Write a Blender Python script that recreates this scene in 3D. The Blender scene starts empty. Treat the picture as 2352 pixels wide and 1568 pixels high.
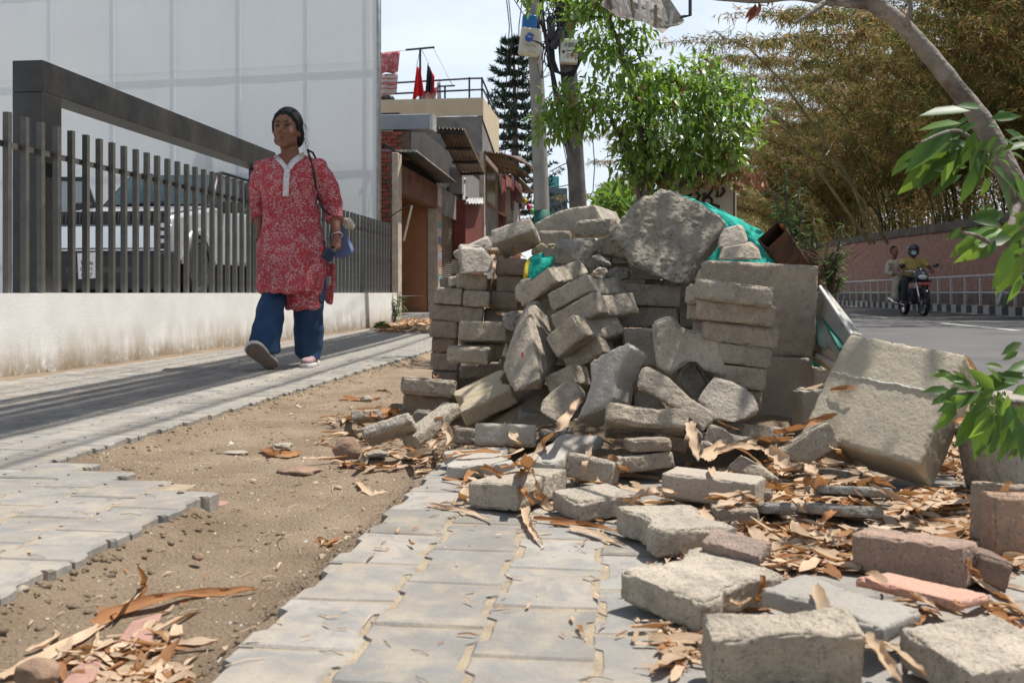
import bpy, bmesh, math, random
import numpy as np
from mathutils import Vector, Matrix, Euler, noise, Quaternion
from mathutils.bvhtree import BVHTree
random.seed(7); np.random.seed(7)
sc = bpy.context.scene
R = math.radians
PI = math.pi
# ------------------------------------------------------------------ camera
F, CX, HY, H = 2287.0, 1176.0, 672.0, 0.5      # focal length in sheet pixels, principal column, horizon row, eye height (m)
cam = bpy.data.objects.new('camera', bpy.data.cameras.new('camera'))
sc.collection.objects.link(cam); sc.camera = cam
cam.location = (0, 0, H); cam.rotation_euler = (R(90), 0, 0)
cam.data.sensor_width = 36; cam.data.lens = 35; cam.data.shift_y = -112.0 / 2352
cam.data.clip_start = 0.05; cam.data.clip_end = 3000
cam.data.dof.use_dof = True; cam.data.dof.focus_distance = 4.6; cam.data.dof.aperture_fstop = 9.0
# ------------------------------------------------------------------ sky and sun
SUN_EL, SUN_AZ = R(67), math.atan2(0.93, 0.36)   # azimuth from +Y towards +X
SUN_DIR = Vector((math.sin(SUN_AZ) * math.cos(SUN_EL), math.cos(SUN_AZ) * math.cos(SUN_EL), math.sin(SUN_EL)))
w = bpy.data.worlds.new('World'); sc.world = w; w.use_nodes = True
nt = w.node_tree; bg = nt.nodes['Background']
sky = nt.nodes.new('ShaderNodeTexSky'); sky.sky_type = 'NISHITA'; sky.sun_disc = False
sky.sun_elevation = SUN_EL; sky.sun_rotation = SUN_AZ; sky.air_density = 1.0; sky.dust_density = 1.5; sky.ozone_density = 1.0
tc = nt.nodes.new('ShaderNodeTexCoord'); mp = nt.nodes.new('ShaderNodeMapping'); mp.inputs['Scale'].default_value = (1, 1, 2.6)
nz = nt.nodes.new('ShaderNodeTexNoise'); nz.inputs['Scale'].default_value = 2.3; nz.inputs['Detail'].default_value = 6; nz.inputs['Roughness'].default_value = 0.55
cr = nt.nodes.new('ShaderNodeValToRGB'); cr.color_ramp.elements[0].position = 0.42; cr.color_ramp.elements[1].position = 0.68
mx = nt.nodes.new('ShaderNodeMix'); mx.data_type = 'RGBA'; mx.inputs['B'].default_value = (12.8, 14.0, 15.3, 1)
ml = nt.nodes.new('ShaderNodeMath'); ml.operation = 'MULTIPLY_ADD'; ml.inputs[1].default_value = 0.24; ml.inputs[2].default_value = 0.55
L = nt.links.new
L(tc.outputs['Generated'], mp.inputs['Vector']); L(mp.outputs['Vector'], nz.inputs['Vector']); L(nz.outputs['Fac'], cr.inputs['Fac'])
sx = nt.nodes.new('ShaderNodeSeparateXYZ'); L(tc.outputs['Generated'], sx.inputs[0])
hz_ = nt.nodes.new('ShaderNodeMapRange'); hz_.inputs['From Min'].default_value = .02; hz_.inputs['From Max'].default_value = .75; hz_.inputs['To Min'].default_value = .70; hz_.inputs['To Max'].default_value = .02; L(sx.outputs['Z'], hz_.inputs['Value'])
ad_ = nt.nodes.new('ShaderNodeMath'); ad_.operation = 'ADD'; ad_.use_clamp = True; ml.inputs[2].default_value = 0; L(ml.outputs[0], ad_.inputs[0]); L(hz_.outputs['Result'], ad_.inputs[1])
L(cr.outputs['Color'], ml.inputs[0]); L(ad_.outputs[0], mx.inputs['Factor']); L(sky.outputs['Color'], mx.inputs['A']); L(mx.outputs['Result'], bg.inputs['Color'])
bg.inputs['Strength'].default_value = 0.066
sun = bpy.data.objects.new('sun', bpy.data.lights.new('sun', 'SUN')); sc.collection.objects.link(sun)
sun.data.energy = 5.0; sun.data.angle = R(0.55); sun.data.color = (1.0, 0.955, 0.895)
sun.rotation_euler = SUN_DIR.to_track_quat('Z', 'Y').to_euler(); sun.location = (5, 5, 20)
sc.view_settings.view_transform = 'Standard'; sc.view_settings.look = 'None'; sc.view_settings.gamma = 1
sc.view_settings.use_curve_mapping = False; sc.view_settings.exposure = 0.47
sc.render.engine = 'CYCLES'
try:
    sc.cycles.use_denoising = True; sc.cycles.max_bounces = 7; sc.cycles.transparent_max_bounces = 12
    sc.cycles.sample_clamp_indirect = 6; sc.cycles.caustics_reflective = False; sc.cycles.caustics_refractive = False
except Exception: pass
# ------------------------------------------------------------------ coordinates
CS, SN = 0.99341, 0.11461                       # the street runs 6.6 degrees to the right of the view
def P(x, y, Y): return Vector(((x - CX) / F * Y, Y, H - (y - HY) / F * Y))
def G(x, y, z=0.0): return P(x, y, (H - z) * F / (y - HY))
def S(u, v, z=0.0): return Vector((u * CS + v * SN, -u * SN + v * CS, z))
def to_uv(p): return (p[0] * CS - p[1] * SN, p[0] * SN + p[1] * CS)
def PU(x, y, u): return P(x, y, u / ((x - CX) / F * CS - SN))
YAW = -math.atan2(SN, CS)                       # rotation about z that turns +Y to the street direction
# ------------------------------------------------------------------ mesh builder
class MB:
    def __init__(s): s.v = []; s.f = []; s.m = []; s.uv = []; s.hasuv = False
    def add(s, vs, fs, m=0, uvs=None):
        n = len(s.v); s.v += [tuple(p) for p in vs]
        for k, f in enumerate(fs):
            s.f.append(tuple(i + n for i in f)); s.m.append(m)
            if uvs is not None: s.hasuv = True
            s.uv.append([uvs[i] for i in f] if uvs is not None else None)
        return s
    def box(s, c, size, rot=None, m=0):
        a, b, d = size[0] / 2, size[1] / 2, size[2] / 2
        vs = [Vector((x, y, z)) for z in (-d, d) for y in (-b, b) for x in (-a, a)]
        if rot is not None:
            q = rot if isinstance(rot, (Matrix, Quaternion)) else Euler(rot).to_matrix()
            vs = [q @ p for p in vs]
        c = Vector(c); vs = [p + c for p in vs]
        return s.add(vs, [(0, 2, 3, 1), (4, 5, 7, 6), (0, 1, 5, 4), (2, 6, 7, 3), (0, 4, 6, 2), (1, 3, 7, 5)], m)
    def hexa(s, b, t, m=0):       # four bottom points, four top points, same order round
        return s.add(list(b) + list(t), [(3, 2, 1, 0), (4, 5, 6, 7), (0, 1, 5, 4), (1, 2, 6, 5), (2, 3, 7, 6), (3, 0, 4, 7)], m)
    def tube(s, pts, r, n=6, m=0, cap=True):
        pts = [Vector(p) for p in pts]; k = len(pts)
        if not hasattr(r, '__len__'): r = [r] * k
        vs = []; up = Vector((0, 0, 1)); prev = None
        for i, p in enumerate(pts):
            d = (pts[min(i + 1, k - 1)] - pts[max(i - 1, 0)])
            d = d.normalized() if d.length > 1e-9 else Vector((0, 0, 1))
            a = (prev - d * prev.dot(d)) if prev is not None else d.cross(up if abs(d.z) < .95 else Vector((1, 0, 0)))
            a = a.normalized() if a.length > 1e-6 else d.orthogonal().normalized()
            prev = a; b = d.cross(a)
            for j in range(n):
                t = 2 * PI * j / n; vs.append(p + (a * math.cos(t) + b * math.sin(t)) * r[i])
        fs = [(i * n + j, i * n + (j + 1) % n, (i + 1) * n + (j + 1) % n, (i + 1) * n + j) for i in range(k - 1) for j in range(n)]
        if cap: fs += [tuple(range(n - 1, -1, -1)), tuple((k - 1) * n + j for j in range(n))]
        return s.add(vs, fs, m)
    def loft(s, rings, m=0, cap=True, close=True):
        n = len(rings[0]); k = len(rings); vs = [p for r_ in rings for p in r_]
        J = n if close else n - 1
        fs = [(i * n + j, i * n + (j + 1) % n, (i + 1) * n + (j + 1) % n, (i + 1) * n + j) for i in range(k - 1) for j in range(J)]
        if cap: fs += [tuple(range(n - 1, -1, -1)), tuple((k - 1) * n + j for j in range(n))]
        return s.add(vs, fs, m)
    def ball(s, c, r, seg=12, rings=8, rot=None, m=0):
        if not hasattr(r, '__len__'): r = (r, r, r)
        vs = []; c = Vector(c)
        for i in range(rings + 1):
            th = PI * i / rings
            for j in range(seg):
                ph = 2 * PI * j / seg
                p = Vector((r[0] * math.sin(th) * math.cos(ph), r[1] * math.sin(th) * math.sin(ph), r[2] * math.cos(th)))
                if rot is not None: p = rot @ p
                vs.append(c + p)
        fs = [(i * seg + j, (i + 1) * seg + j, (i + 1) * seg + (j + 1) % seg, i * seg + (j + 1) % seg) for i in range(rings) for j in range(seg)]
        return s.add(vs, fs, m)
    def prism(s, pts, d, m=0):    # closed outline swept by the vector d
        n = len(pts); d = Vector(d); pts = [Vector(p) for p in pts]
        nn = Vector((0, 0, 0))
        for i in range(n): nn += pts[i].cross(pts[(i + 1) % n])
        if nn.dot(d) > 0: pts = pts[::-1]
        vs = pts + [p + d for p in pts]
        return s.add(vs, [tuple(range(n)), tuple(range(2 * n - 1, n - 1, -1))] + [(i, i + n, (i + 1) % n + n, (i + 1) % n) for i in range(n)], m)
    def cyl(s, a, b, r, n=16, m=0): return s.tube([a, b], r, n, m)
ABS = {}
def tag(o, label=None, cat=None, group=None, kind=None):
    if label: o['label'] = label
    if cat: o['category'] = cat
    if group: o['group'] = group
    if kind: o['kind'] = kind
    return o
def empty(name, loc, label=None, cat=None, group=None, kind=None):
    o = bpy.data.objects.new(name, None); sc.collection.objects.link(o); o.location = loc; o.empty_display_size = .2
    ABS[o.name] = Vector(loc); return tag(o, label, cat, group, kind)
def mesh_from(name, mb, mats, smooth=False, off=None):
    me = bpy.data.meshes.new(name)
    vs = mb.v
    if off is not None: vs = [(p[0] - off[0], p[1] - off[1], p[2] - off[2]) for p in vs]
    me.from_pydata(vs, [], mb.f)
    for m_ in (mats if isinstance(mats, (list, tuple)) else [mats]): me.materials.append(m_)
    me.polygons.foreach_set('material_index', mb.m)
    if mb.hasuv:
        uvl = me.uv_layers.new(name='UVMap'); flat = []
        for f, u in zip(mb.f, mb.uv): flat += [c for q in (u or [(0, 0)] * len(f)) for c in q]
        uvl.data.foreach_set('uv', flat)
    if smooth: me.polygons.foreach_set('use_smooth', [True] * len(me.polygons))
    me.update(); return me
def obj(name, mb, mats, parent=None, label=None, cat=None, group=None, kind=None, smooth=False, bevel=0, origin=None, seg=2, sharp=None):
    if parent is not None: off = ABS[parent.name]
    elif origin is not None: off = Vector(origin)
    else:
        a = np.array(mb.v); off = Vector(((a[:, 0].min() + a[:, 0].max()) / 2, (a[:, 1].min() + a[:, 1].max()) / 2, a[:, 2].min()))
    me = mesh_from(name, mb, mats, smooth, off)
    o = bpy.data.objects.new(name, me); sc.collection.objects.link(o)
    if parent is not None: o.parent = parent
    else: o.location = off
    ABS[o.name] = Vector(off)
    if bevel:
        b = o.modifiers.new('bevel', 'BEVEL'); b.width = bevel; b.segments = seg; b.limit_method = 'ANGLE'; b.angle_limit = R(35)
        me.polygons.foreach_set('use_smooth', [True] * len(me.polygons))
        if hasattr(b, 'harden_normals'): b.harden_normals = False
        try:
            me.set_sharp_from_angle(angle=R(50))
        except Exception: pass
    if sharp:
        me.polygons.foreach_set('use_smooth', [True] * len(me.polygons)); me.set_sharp_from_angle(angle=R(sharp))
    return tag(o, label, cat, group, kind)
def copy_tree(o, parent=None):
    c = o.copy(); sc.collection.objects.link(c); c.parent = parent
    for ch in list(o.children): copy_tree(ch, c)
    return c
# ------------------------------------------------------------------ materials
def nodes_of(m): return m.node_tree.nodes, m.node_tree.links.new
def mat(name, col, rough=.8, var=.18, scale=6, bump=0, bscale=60, col2=None, metal=0, spec=.4, detail=5, coat=0, trans=0, tint=False, rvar=0, bdist=.01):
    m = bpy.data.materials.new(name); m.use_nodes = True; N, L = nodes_of(m); b = N['Principled BSDF']
    tc = N.new('ShaderNodeTexCoord'); n1 = N.new('ShaderNodeTexNoise'); n1.inputs['Scale'].default_value = scale; n1.inputs['Detail'].default_value = detail
    n1.inputs['Roughness'].default_value = .62
    L(tc.outputs['Object'], n1.inputs['Vector'])
    rp = N.new('ShaderNodeValToRGB'); c = col; c2 = col2 or tuple(min(1, x * (1 + var)) for x in col)
    c1 = col if col2 else tuple(x * (1 - var) for x in col)
    rp.color_ramp.elements[0].position = .33; rp.color_ramp.elements[1].position = .68
    rp.color_ramp.elements[0].color = (*c1, 1); rp.color_ramp.elements[1].color = (*c2, 1)
    L(n1.outputs['Fac'], rp.inputs['Fac']); out = rp.outputs['Color']
    if tint:
        oi = N.new('ShaderNodeObjectInfo'); mm = N.new('ShaderNodeMix'); mm.data_type = 'RGBA'; mm.blend_type = 'MULTIPLY'; mm.inputs['Factor'].default_value = 1
        L(out, mm.inputs['A']); L(oi.outputs['Color'], mm.inputs['B']); out = mm.outputs['Result']
    L(out, b.inputs['Base Color'])
    b.inputs['Roughness'].default_value = rough; b.inputs['Metallic'].default_value = metal; b.inputs['Specular IOR Level'].default_value = spec
    b.inputs['Coat Weight'].default_value = coat; b.inputs['Transmission Weight'].default_value = trans
    if rvar:
        mr = N.new('ShaderNodeMapRange'); mr.inputs['To Min'].default_value = max(0, rough - rvar); mr.inputs['To Max'].default_value = min(1, rough + rvar)
        L(n1.outputs['Fac'], mr.inputs['Value']); L(mr.outputs['Result'], b.inputs['Roughness'])
    if bump:
        n2 = N.new('ShaderNodeTexNoise'); n2.inputs['Scale'].default_value = bscale; n2.inputs['Detail'].default_value = 4
        L(tc.outputs['Object'], n2.inputs['Vector'])
        bp = N.new('ShaderNodeBump'); bp.inputs['Strength'].default_value = bump; bp.inputs['Distance'].default_value = bdist
        L(n2.outputs['Fac'], bp.inputs['Height']); L(bp.outputs['Normal'], b.inputs['Normal'])
    return m
def emis_none(): pass
def mixcol(m, fac_out, col, link=None, blend='MIX'):
    """Lay a second colour over the base colour where fac_out is high."""
    N, L = nodes_of(m); b = N['Principled BSDF']; src = b.inputs['Base Color'].links[0].from_socket
    mm = N.new('ShaderNodeMix'); mm.data_type = 'RGBA'; mm.blend_type = blend
    L(fac_out, mm.inputs['Factor']); L(src, mm.inputs['A']); mm.inputs['B'].default_value = (*col, 1); L(mm.outputs['Result'], b.inputs['Base Color'])
def ramp(m, out, a, b_, ease='LINEAR'):
    N, L = nodes_of(m); r_ = N.new('ShaderNodeMapRange'); r_.clamp = True; r_.inputs['From Min'].default_value = a; r_.inputs['From Max'].default_value = b_
    L(out, r_.inputs['Value']); return r_.outputs['Result']
def noise_out(m, scale, detail=4, coord='Object', stretch=None, rough=.6, kind='noise', dist=0):
    N, L = nodes_of(m); tc = N.new('ShaderNodeTexCoord'); o = tc.outputs[coord]
    if stretch:
        mp = N.new('ShaderNodeMapping'); mp.inputs['Scale'].default_value = stretch; L(o, mp.inputs['Vector']); o = mp.outputs['Vector']
    if kind == 'noise':
        n = N.new('ShaderNodeTexNoise'); n.inputs['Scale'].default_value = scale; n.inputs['Detail'].default_value = detail; n.inputs['Roughness'].default_value = rough
        n.inputs['Distortion'].default_value = dist
        L(o, n.inputs['Vector']); return n.outputs['Fac']
    n = N.new('ShaderNodeTexVoronoi'); n.inputs['Scale'].default_value = scale; n.feature = 'DISTANCE_TO_EDGE' if kind == 'edge' else 'F1'
    L(o, n.inputs['Vector']); return n.outputs['Distance']
def mathn(m, op, a, b=None):
    N, L = nodes_of(m); n = N.new('ShaderNodeMath'); n.operation = op
    for i, x in enumerate((a, b)):
        if x is None: continue
        if isinstance(x, (int, float)): n.inputs[i].default_value = x
        else: L(x, n.inputs[i])
    return n.outputs[0]
def sepz(m, coord='Object', axis='Z'):
    N, L = nodes_of(m)
    if coord == 'World': g = N.new('ShaderNodeNewGeometry'); o = g.outputs['Position']
    else: g = N.new('ShaderNodeTexCoord'); o = g.outputs[coord]
    s_ = N.new('ShaderNodeSeparateXYZ'); L(o, s_.inputs[0]); return s_.outputs[axis]

# concrete of the loose pavers and kerb pieces: pale cement grey, pores, sandy stains, tinted per block
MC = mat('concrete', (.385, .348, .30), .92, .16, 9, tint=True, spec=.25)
mixcol(MC, mathn(MC, 'MULTIPLY', ramp(MC, noise_out(MC, 26, 6), .48, .68), .6), (.21, .185, .15))
mixcol(MC, mathn(MC, 'MULTIPLY', ramp(MC, noise_out(MC, 5, 5), .55, .72), .5), (.45, .38, .28))
mixcol(MC, mathn(MC, 'MULTIPLY', ramp(MC, noise_out(MC, 120, 3), .58, .68), .6), (.13, .115, .10))
mixcol(MC, mathn(MC, 'MULTIPLY', ramp(MC, noise_out(MC, 150, 2), .36, .28), .5), (.60, .57, .52))
def concrete_bump(m, s1=1.0, s2=.6, sc1=140, sc2=38):
    N, L = nodes_of(m); b = N['Principled BSDF']
    h = mathn(m, 'ADD', mathn(m, 'MULTIPLY', noise_out(m, sc1, 5, rough=.7), .5), noise_out(m, sc2, 4))
    h = mathn(m, 'SUBTRACT', h, mathn(m, 'MULTIPLY', ramp(m, noise_out(m, 190, 1, kind='f1'), .22, .05), .35))
    bp = N.new('ShaderNodeBump'); bp.inputs['Strength'].default_value = s1; bp.inputs['Distance'].default_value = s2 * .01
    L(h, bp.inputs['Height']); L(bp.outputs['Normal'], b.inputs['Normal'])
concrete_bump(MC, 1.0, 1.15)
MCS = mat('smooth_concrete', (.365, .335, .29), .9, .12, 5, tint=True, spec=.25)
mixcol(MCS, mathn(MCS, 'MULTIPLY', ramp(MCS, noise_out(MCS, 9, 6), .5, .7), .4), (.36, .325, .27)); mixcol(MCS, mathn(MCS, 'MULTIPLY', ramp(MCS, noise_out(MCS, 150, 2), .60, .68), .6), (.15, .135, .12))
concrete_bump(MCS, .6, .4, 170, 90)
# the big broken slab: exposed gravel
MR = mat('broken_concrete', (.40, .365, .31), .95, .2, 12, tint=True, spec=.25)
mixcol(MR, mathn(MR, 'MULTIPLY', ramp(MR, noise_out(MR, 60, 3, kind='f1'), .35, .1), .35), (.5, .46, .4))
mixcol(MR, mathn(MR, 'MULTIPLY', ramp(MR, noise_out(MR, 90, 6), .55, .7), .6), (.17, .155, .13))
N_, L_ = nodes_of(MR); hh = mathn(MR, 'ADD', mathn(MR, 'MULTIPLY', noise_out(MR, 130, 5, rough=.75), .7), mathn(MR, 'MULTIPLY', ramp(MR, noise_out(MR, 45, 1, kind='f1'), .5, 0), .8))
bp = N_.new('ShaderNodeBump'); bp.inputs['Strength'].default_value = 1; bp.inputs['Distance'].default_value = .022
L_(hh, bp.inputs['Height']); L_(bp.outputs['Normal'], N_['Principled BSDF'].inputs['Normal'])
# laid pavers: greyer, dusted
MP = mat('paver_concrete', (.262, .248, .225), .93, .13, 7, tint=True, spec=.2)
mixcol(MP, mathn(MP, 'MULTIPLY', ramp(MP, noise_out(MP, 9, 6), .47, .62), .6), (.345, .30, .23))
mixcol(MP, mathn(MP, 'MULTIPLY', ramp(MP, noise_out(MP, 13, 6, dist=1), .47, .62), .6), (.185, .188, .188))
mixcol(MP, mathn(MP, 'MULTIPLY', ramp(MP, noise_out(MP, 210, 3), .6, .72), .45), (.17, .16, .15))
concrete_bump(MP, .6, .45)
# soil
MD = mat('soil', (.205, .15, .10), .97, .25, 3.5, col2=(.33, .255, .178), spec=.15)
mixcol(MD, mathn(MD, 'MULTIPLY', ramp(MD, noise_out(MD, 14, 8, rough=.75), .47, .66), .6), (.17, .12, .08))
mixcol(MD, mathn(MD, 'MULTIPLY', ramp(MD, noise_out(MD, 120, 3, kind='f1'), .3, .1), .4), (.46, .39, .30))
N_, L_ = nodes_of(MD); hh = mathn(MD, 'ADD', noise_out(MD, 70, 8, rough=.8), mathn(MD, 'MULTIPLY', ramp(MD, noise_out(MD, 90, 1, kind='f1'), .5, 0), .5))
bp = N_.new('ShaderNodeBump'); bp.inputs['Strength'].default_value = .9; bp.inputs['Distance'].default_value = .012
L_(hh, bp.inputs['Height']); L_(bp.outputs['Normal'], N_['Principled BSDF'].inputs['Normal'])
MSAND = mat('joint_sand', (.32, .26, .185), .97, .2, 20, bump=.8, bscale=200, bdist=.006, spec=.15)
MASPH = mat('asphalt', (.085, .083, .082), .85, .2, 1.2, bump=.5, bscale=180, bdist=.006)
mixcol(MASPH, mathn(MASPH, 'MULTIPLY', ramp(MASPH, noise_out(MASPH, .8, 6), .45, .75), .5), (.14, .13, .12))
MWHITEP = mat('road_paint', (.50, .50, .47), .8, .25, 9)
MKW = mat('kerb_paint_white', (.42, .41, .38), .85, .25, 9); MKB = mat('kerb_paint_black', (.06, .06, .058), .85, .3, 9)
MWALL = mat('wall_plaster', (.60, .59, .56), .9, .07, 3, bump=.35, bscale=70, bdist=.005)
mixcol(MWALL, mathn(MWALL, 'MULTIPLY', mathn(MWALL, 'MULTIPLY', ramp(MWALL, sepz(MWALL), .42, .10), ramp(MWALL, noise_out(MWALL, 7, 6, stretch=(1, 1, .35)), .38, .62)), .95), (.27, .205, .125))
mixcol(MWALL, mathn(MWALL, 'MULTIPLY', mathn(MWALL, 'MULTIPLY', ramp(MWALL, sepz(MWALL), .26, .10), ramp(MWALL, noise_out(MWALL, 20, 5), .3, .5)), .9), (.20, .15, .09))
mixcol(MWALL, mathn(MWALL, 'MULTIPLY', ramp(MWALL, noise_out(MWALL, 3, 6, stretch=(1, 1, .12)), .60, .76), .25), (.42, .39, .33))
MFENCE = mat('fence_paint', (.082, .078, .068), .5, .25, 14, spec=.5, bump=.15, bscale=90)
mixcol(MFENCE, mathn(MFENCE, 'MULTIPLY', ramp(MFENCE, noise_out(MFENCE, 5, 6, stretch=(1, 1, .3)), .5, .75), .45), (.15, .135, .11))
for m_ in (MC, MCS, MR, MP):      # grain and stains differ from piece to piece: read the place, not the piece's own origin
    N_, L_ = nodes_of(m_); g_ = N_.new('ShaderNodeNewGeometry')
    for l_ in list(m_.node_tree.links):
        if l_.from_node.type == 'TEX_COORD': L_(g_.outputs['Position'], l_.to_socket)
# =================================================================== GROUND
def lines(segs):
    out = []
    for a, b, st in segs:
        n = max(1, int(round((b - a) / st))); out += [a + (b - a) * i / n for i in range(n)]
    return out + [segs[-1][1]]
def edge_left(v):        # right-hand edge of the laid path on the left
    if v < 2.30: return -1.04
    if v < 2.95: return -1.04 - .60 * (v - 2.30) / .65
    return -1.70
EDGE_MID = -0.545
def paved(u, v):
    if u < edge_left(v) and u > -3.5: return True
    return u > EDGE_MID and u < 1.55 and v < 2.95
def dist_paved(u, v):
    d = 9
    e = edge_left(v)
    if u < -3.5: d = min(d, -3.5 - u)
    if u > e: d = min(d, u - e)
    if v < 2.95 and u < EDGE_MID: d = min(d, EDGE_MID - u)
    if v < 2.95 and u > 1.55: d = min(d, u - 1.55)
    if v >= 2.95 and u > EDGE_MID: d = min(d, v - 2.95)
    return max(d, 0)
def sst(x, a, b):
    t = min(1, max(0, (x - a) / (b - a))); return t * t * (3 - 2 * t)
def mound(u, v):
    m = sst(v, 2.75, 4.1) * sst(v, 5.9, 5.0) * sst(u, -.75, -.1) * sst(u, 1.35, .9)
    return m * (.30 + .05 * noise.noise(Vector((u * 6, v * 6, 0))))
def ground_z(u, v):
    n = noise.fractal(Vector((u * 1.7, v * 1.7, 3.1)), 1.0, 2.0, 5)
    n2 = noise.fractal(Vector((u * 9, v * 9, 8.1)), 1.0, 2.0, 4)
    if u > 1.7 or v > 40: return -.03
    if paved(u, v): return -.016 + .002 * n2 + (mound(u, v) if u > -.6 else 0)
    d = max(0, dist_paved(u, v) - .018 - .03 * n2)
    z = -.016 - .034 * min(1, d / .05) * (1 if v < 4 else .75)
    z += min(1, d / .12) * (.016 * n + .009 * n2 + .010 * max(0, n2) * min(1, max(0, 1 - d / .2)))
    if u < -3.4: z = -.004 + .012 * (n + .4)
    z += mound(u, v)
    return z
us = lines([(-300, -30, 60), (-30, -5, 5), (-5, -3.8, .3), (-3.8, -3.3, .05), (-3.3, -1.9, .2), (-1.9, -.3, .022), (-.3, 1.6, .035), (1.6, 9, 1), (9, 40, 6), (40, 300, 60)])
vs_ = lines([(-20, 0.4, 2), (.4, .9, .1), (.9, 3.4, .022), (3.4, 6, .04), (6, 10, .1), (10, 20, .5), (20, 60, 4), (60, 900, 80)])
g = MB(); nu = len(us)
gv = [S(u, v, ground_z(u, v) if (-6 < u < 3 and v < 25) else -.03) for v in vs_ for u in us]
gf = [(j * nu + i, j * nu + i + 1, (j + 1) * nu + i + 1, (j + 1) * nu + i) for j in range(len(vs_) - 1) for i in range(nu - 1)]
g.add(gv, gf)
ground = obj('ground', g, MD, kind='structure', smooth=True, origin=(0, 0, 0))
# ---- laid pavers (dumbbell outline, columns along the street, neighbouring columns half a paver apart)
PL, PWE, PWN, PITCH = .222, .182, .150, .166
def dumb_outline(L=PL, we=PWE, wn=PWN, gap=.009, curve=True):
    a, b, l = we / 2 - gap / 2, wn / 2 - gap / 2, L / 2 - gap / 2
    side = [(a, -l), (a, -l * .56), (b, -l * .42), (b, l * .42), (a, l * .56), (a, l)]
    return side + [(-x, -y) for x, y in side]
def paver_mesh(seed, coarse=False):
    rnd = random.Random(seed); o = dumb_outline(); ch = .0045
    # round and chip the rim a little
    pts = []
    n = len(o)
    for i in range(n):
        p = Vector(o[i]); q = Vector(o[(i + 1) % n]); k = 1 if coarse else 3
        for j in range(k):
            t = j / k; x = p.lerp(q, t)
            jit = .0018 if not coarse else 0
            pts.append((x.x + rnd.uniform(-jit, jit), x.y + rnd.uniform(-jit, jit)))
    inner = [(x * (1 - ch / .08), y * (1 - ch / .1)) for x, y in pts]
    m = len(pts); vs = [(x, y, -.0032 - rnd.random() * .0025) for x, y in pts] + [(x, y, -.062) for x, y in pts] + [(x, y, 0) for x, y in inner] + [(0, 0, .0004)]
    fs = [(i, i + m, (i + 1) % m + m, (i + 1) % m)[::-1] for i in range(m)]
    fs += [(2 * m + i, i, (i + 1) % m, 2 * m + (i + 1) % m) for i in range(m)]
    fs += [(3 * m, 2 * m + i, 2 * m + (i + 1) % m) for i in range(m)]
    b = MB(); b.add(vs, fs); return b
pmeshes = [mesh_from('paver', paver_mesh(k), MP) for k in range(6)]
for me in pmeshes:
    me.polygons.foreach_set('use_smooth', [False] * len(me.polygons))
def lay(parent, ulo, uhi, vlo, vhi, edgef, limit_v, skip=lambda u, v: False, right_aligned=True):
    cells = []; ncol = int((uhi - ulo) / PITCH) + 2
    for c in range(ncol):
        for r_ in range(int((vhi - vlo) / PL) + 2):
            u = (uhi - PITCH / 2 - c * PITCH) if right_aligned else (ulo + PITCH / 2 + c * PITCH)
            v = vlo + r_ * PL + (PL / 2 if c % 2 else 0)
            if not edgef(u, v) or skip(u, v): continue
            cells.append((u, v))
    cells.sort(key=lambda t: t[1]); rest = MB()
    for k, (u, v) in enumerate(cells):
        rnd = random.Random(int(u * 977) * 131 + int(v * 733))
        z = rnd.uniform(-.001, .002); rot = Euler((rnd.uniform(-.012, .012), rnd.uniform(-.012, .012), YAW + rnd.uniform(-.012, .012)))
        near_edge = dist_edge(u, v) < .2
        z = max(z, -.0005)
        if near_edge: rot.z += rnd.uniform(-.03, .03)
        if k < limit_v:
            me = rnd.choice(pmeshes); o = bpy.data.objects.new('paver', me); sc.collection.objects.link(o)
            o.parent = parent; o.location = S(u, v, z); o.rotation_euler = rot
            t = rnd.uniform(.78, 1.16); c_ = rnd.uniform(.90, 1.0); o.color = (t, t * (.5 + .5 * c_), t * c_, 1)
        else:
            b = coarse_p; mt = Matrix.Translation(S(u, v, z)) @ rot.to_matrix().to_4x4()
            rest.add([mt @ Vector(p) for p in b.v], b.f)
    if rest.f:
        o = obj('paver', rest, MP, parent=parent); o['kind'] = 'stuff'; o.color = (1, .98, .95, 1)
coarse_p = paver_mesh(1, True)
def dist_edge(u, v): return min(abs(u - edge_left(v)), abs(u - EDGE_MID))
path = empty('footpath', (0, 0, 0), kind='structure')
def left_ok(u, v):
    if v < .9 or u < -3.5: return False
    return u < edge_left(v) - .06
lay(path, -3.5, -1.03, .75, 15.2, left_ok, 295, skip=lambda u, v: (u > -1.25 and 1.72 < v < 1.78))
patch = empty('pavement_patch', (0, 0, 0), kind='structure')
lay(patch, EDGE_MID, 1.5, .80, 2.95, lambda u, v: u < 1.5 and v < 2.85, 200, right_aligned=False)
sd = MB()
sd.add([S(-3.5, .7, -.0028), S(-1.06, .7, -.0028), S(-1.12, 2.50, -.0028), S(-3.5, 2.50, -.0028)], [(0, 1, 2, 3)])
sd.add([S(-3.5, 2.98, -.0028), S(-1.76, 2.98, -.0028), S(-1.76, 15.2, -.0028), S(-3.5, 15.2, -.0028)], [(0, 1, 2, 3)])
sd.add([S(EDGE_MID + .02, .7, -.0028), S(1.5, .7, -.0028), S(1.5, 2.9, -.0028), S(EDGE_MID + .02, 2.9, -.0028)], [(0, 1, 2, 3)])
obj('joint_sand', sd, MSAND, kind='structure')
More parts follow.
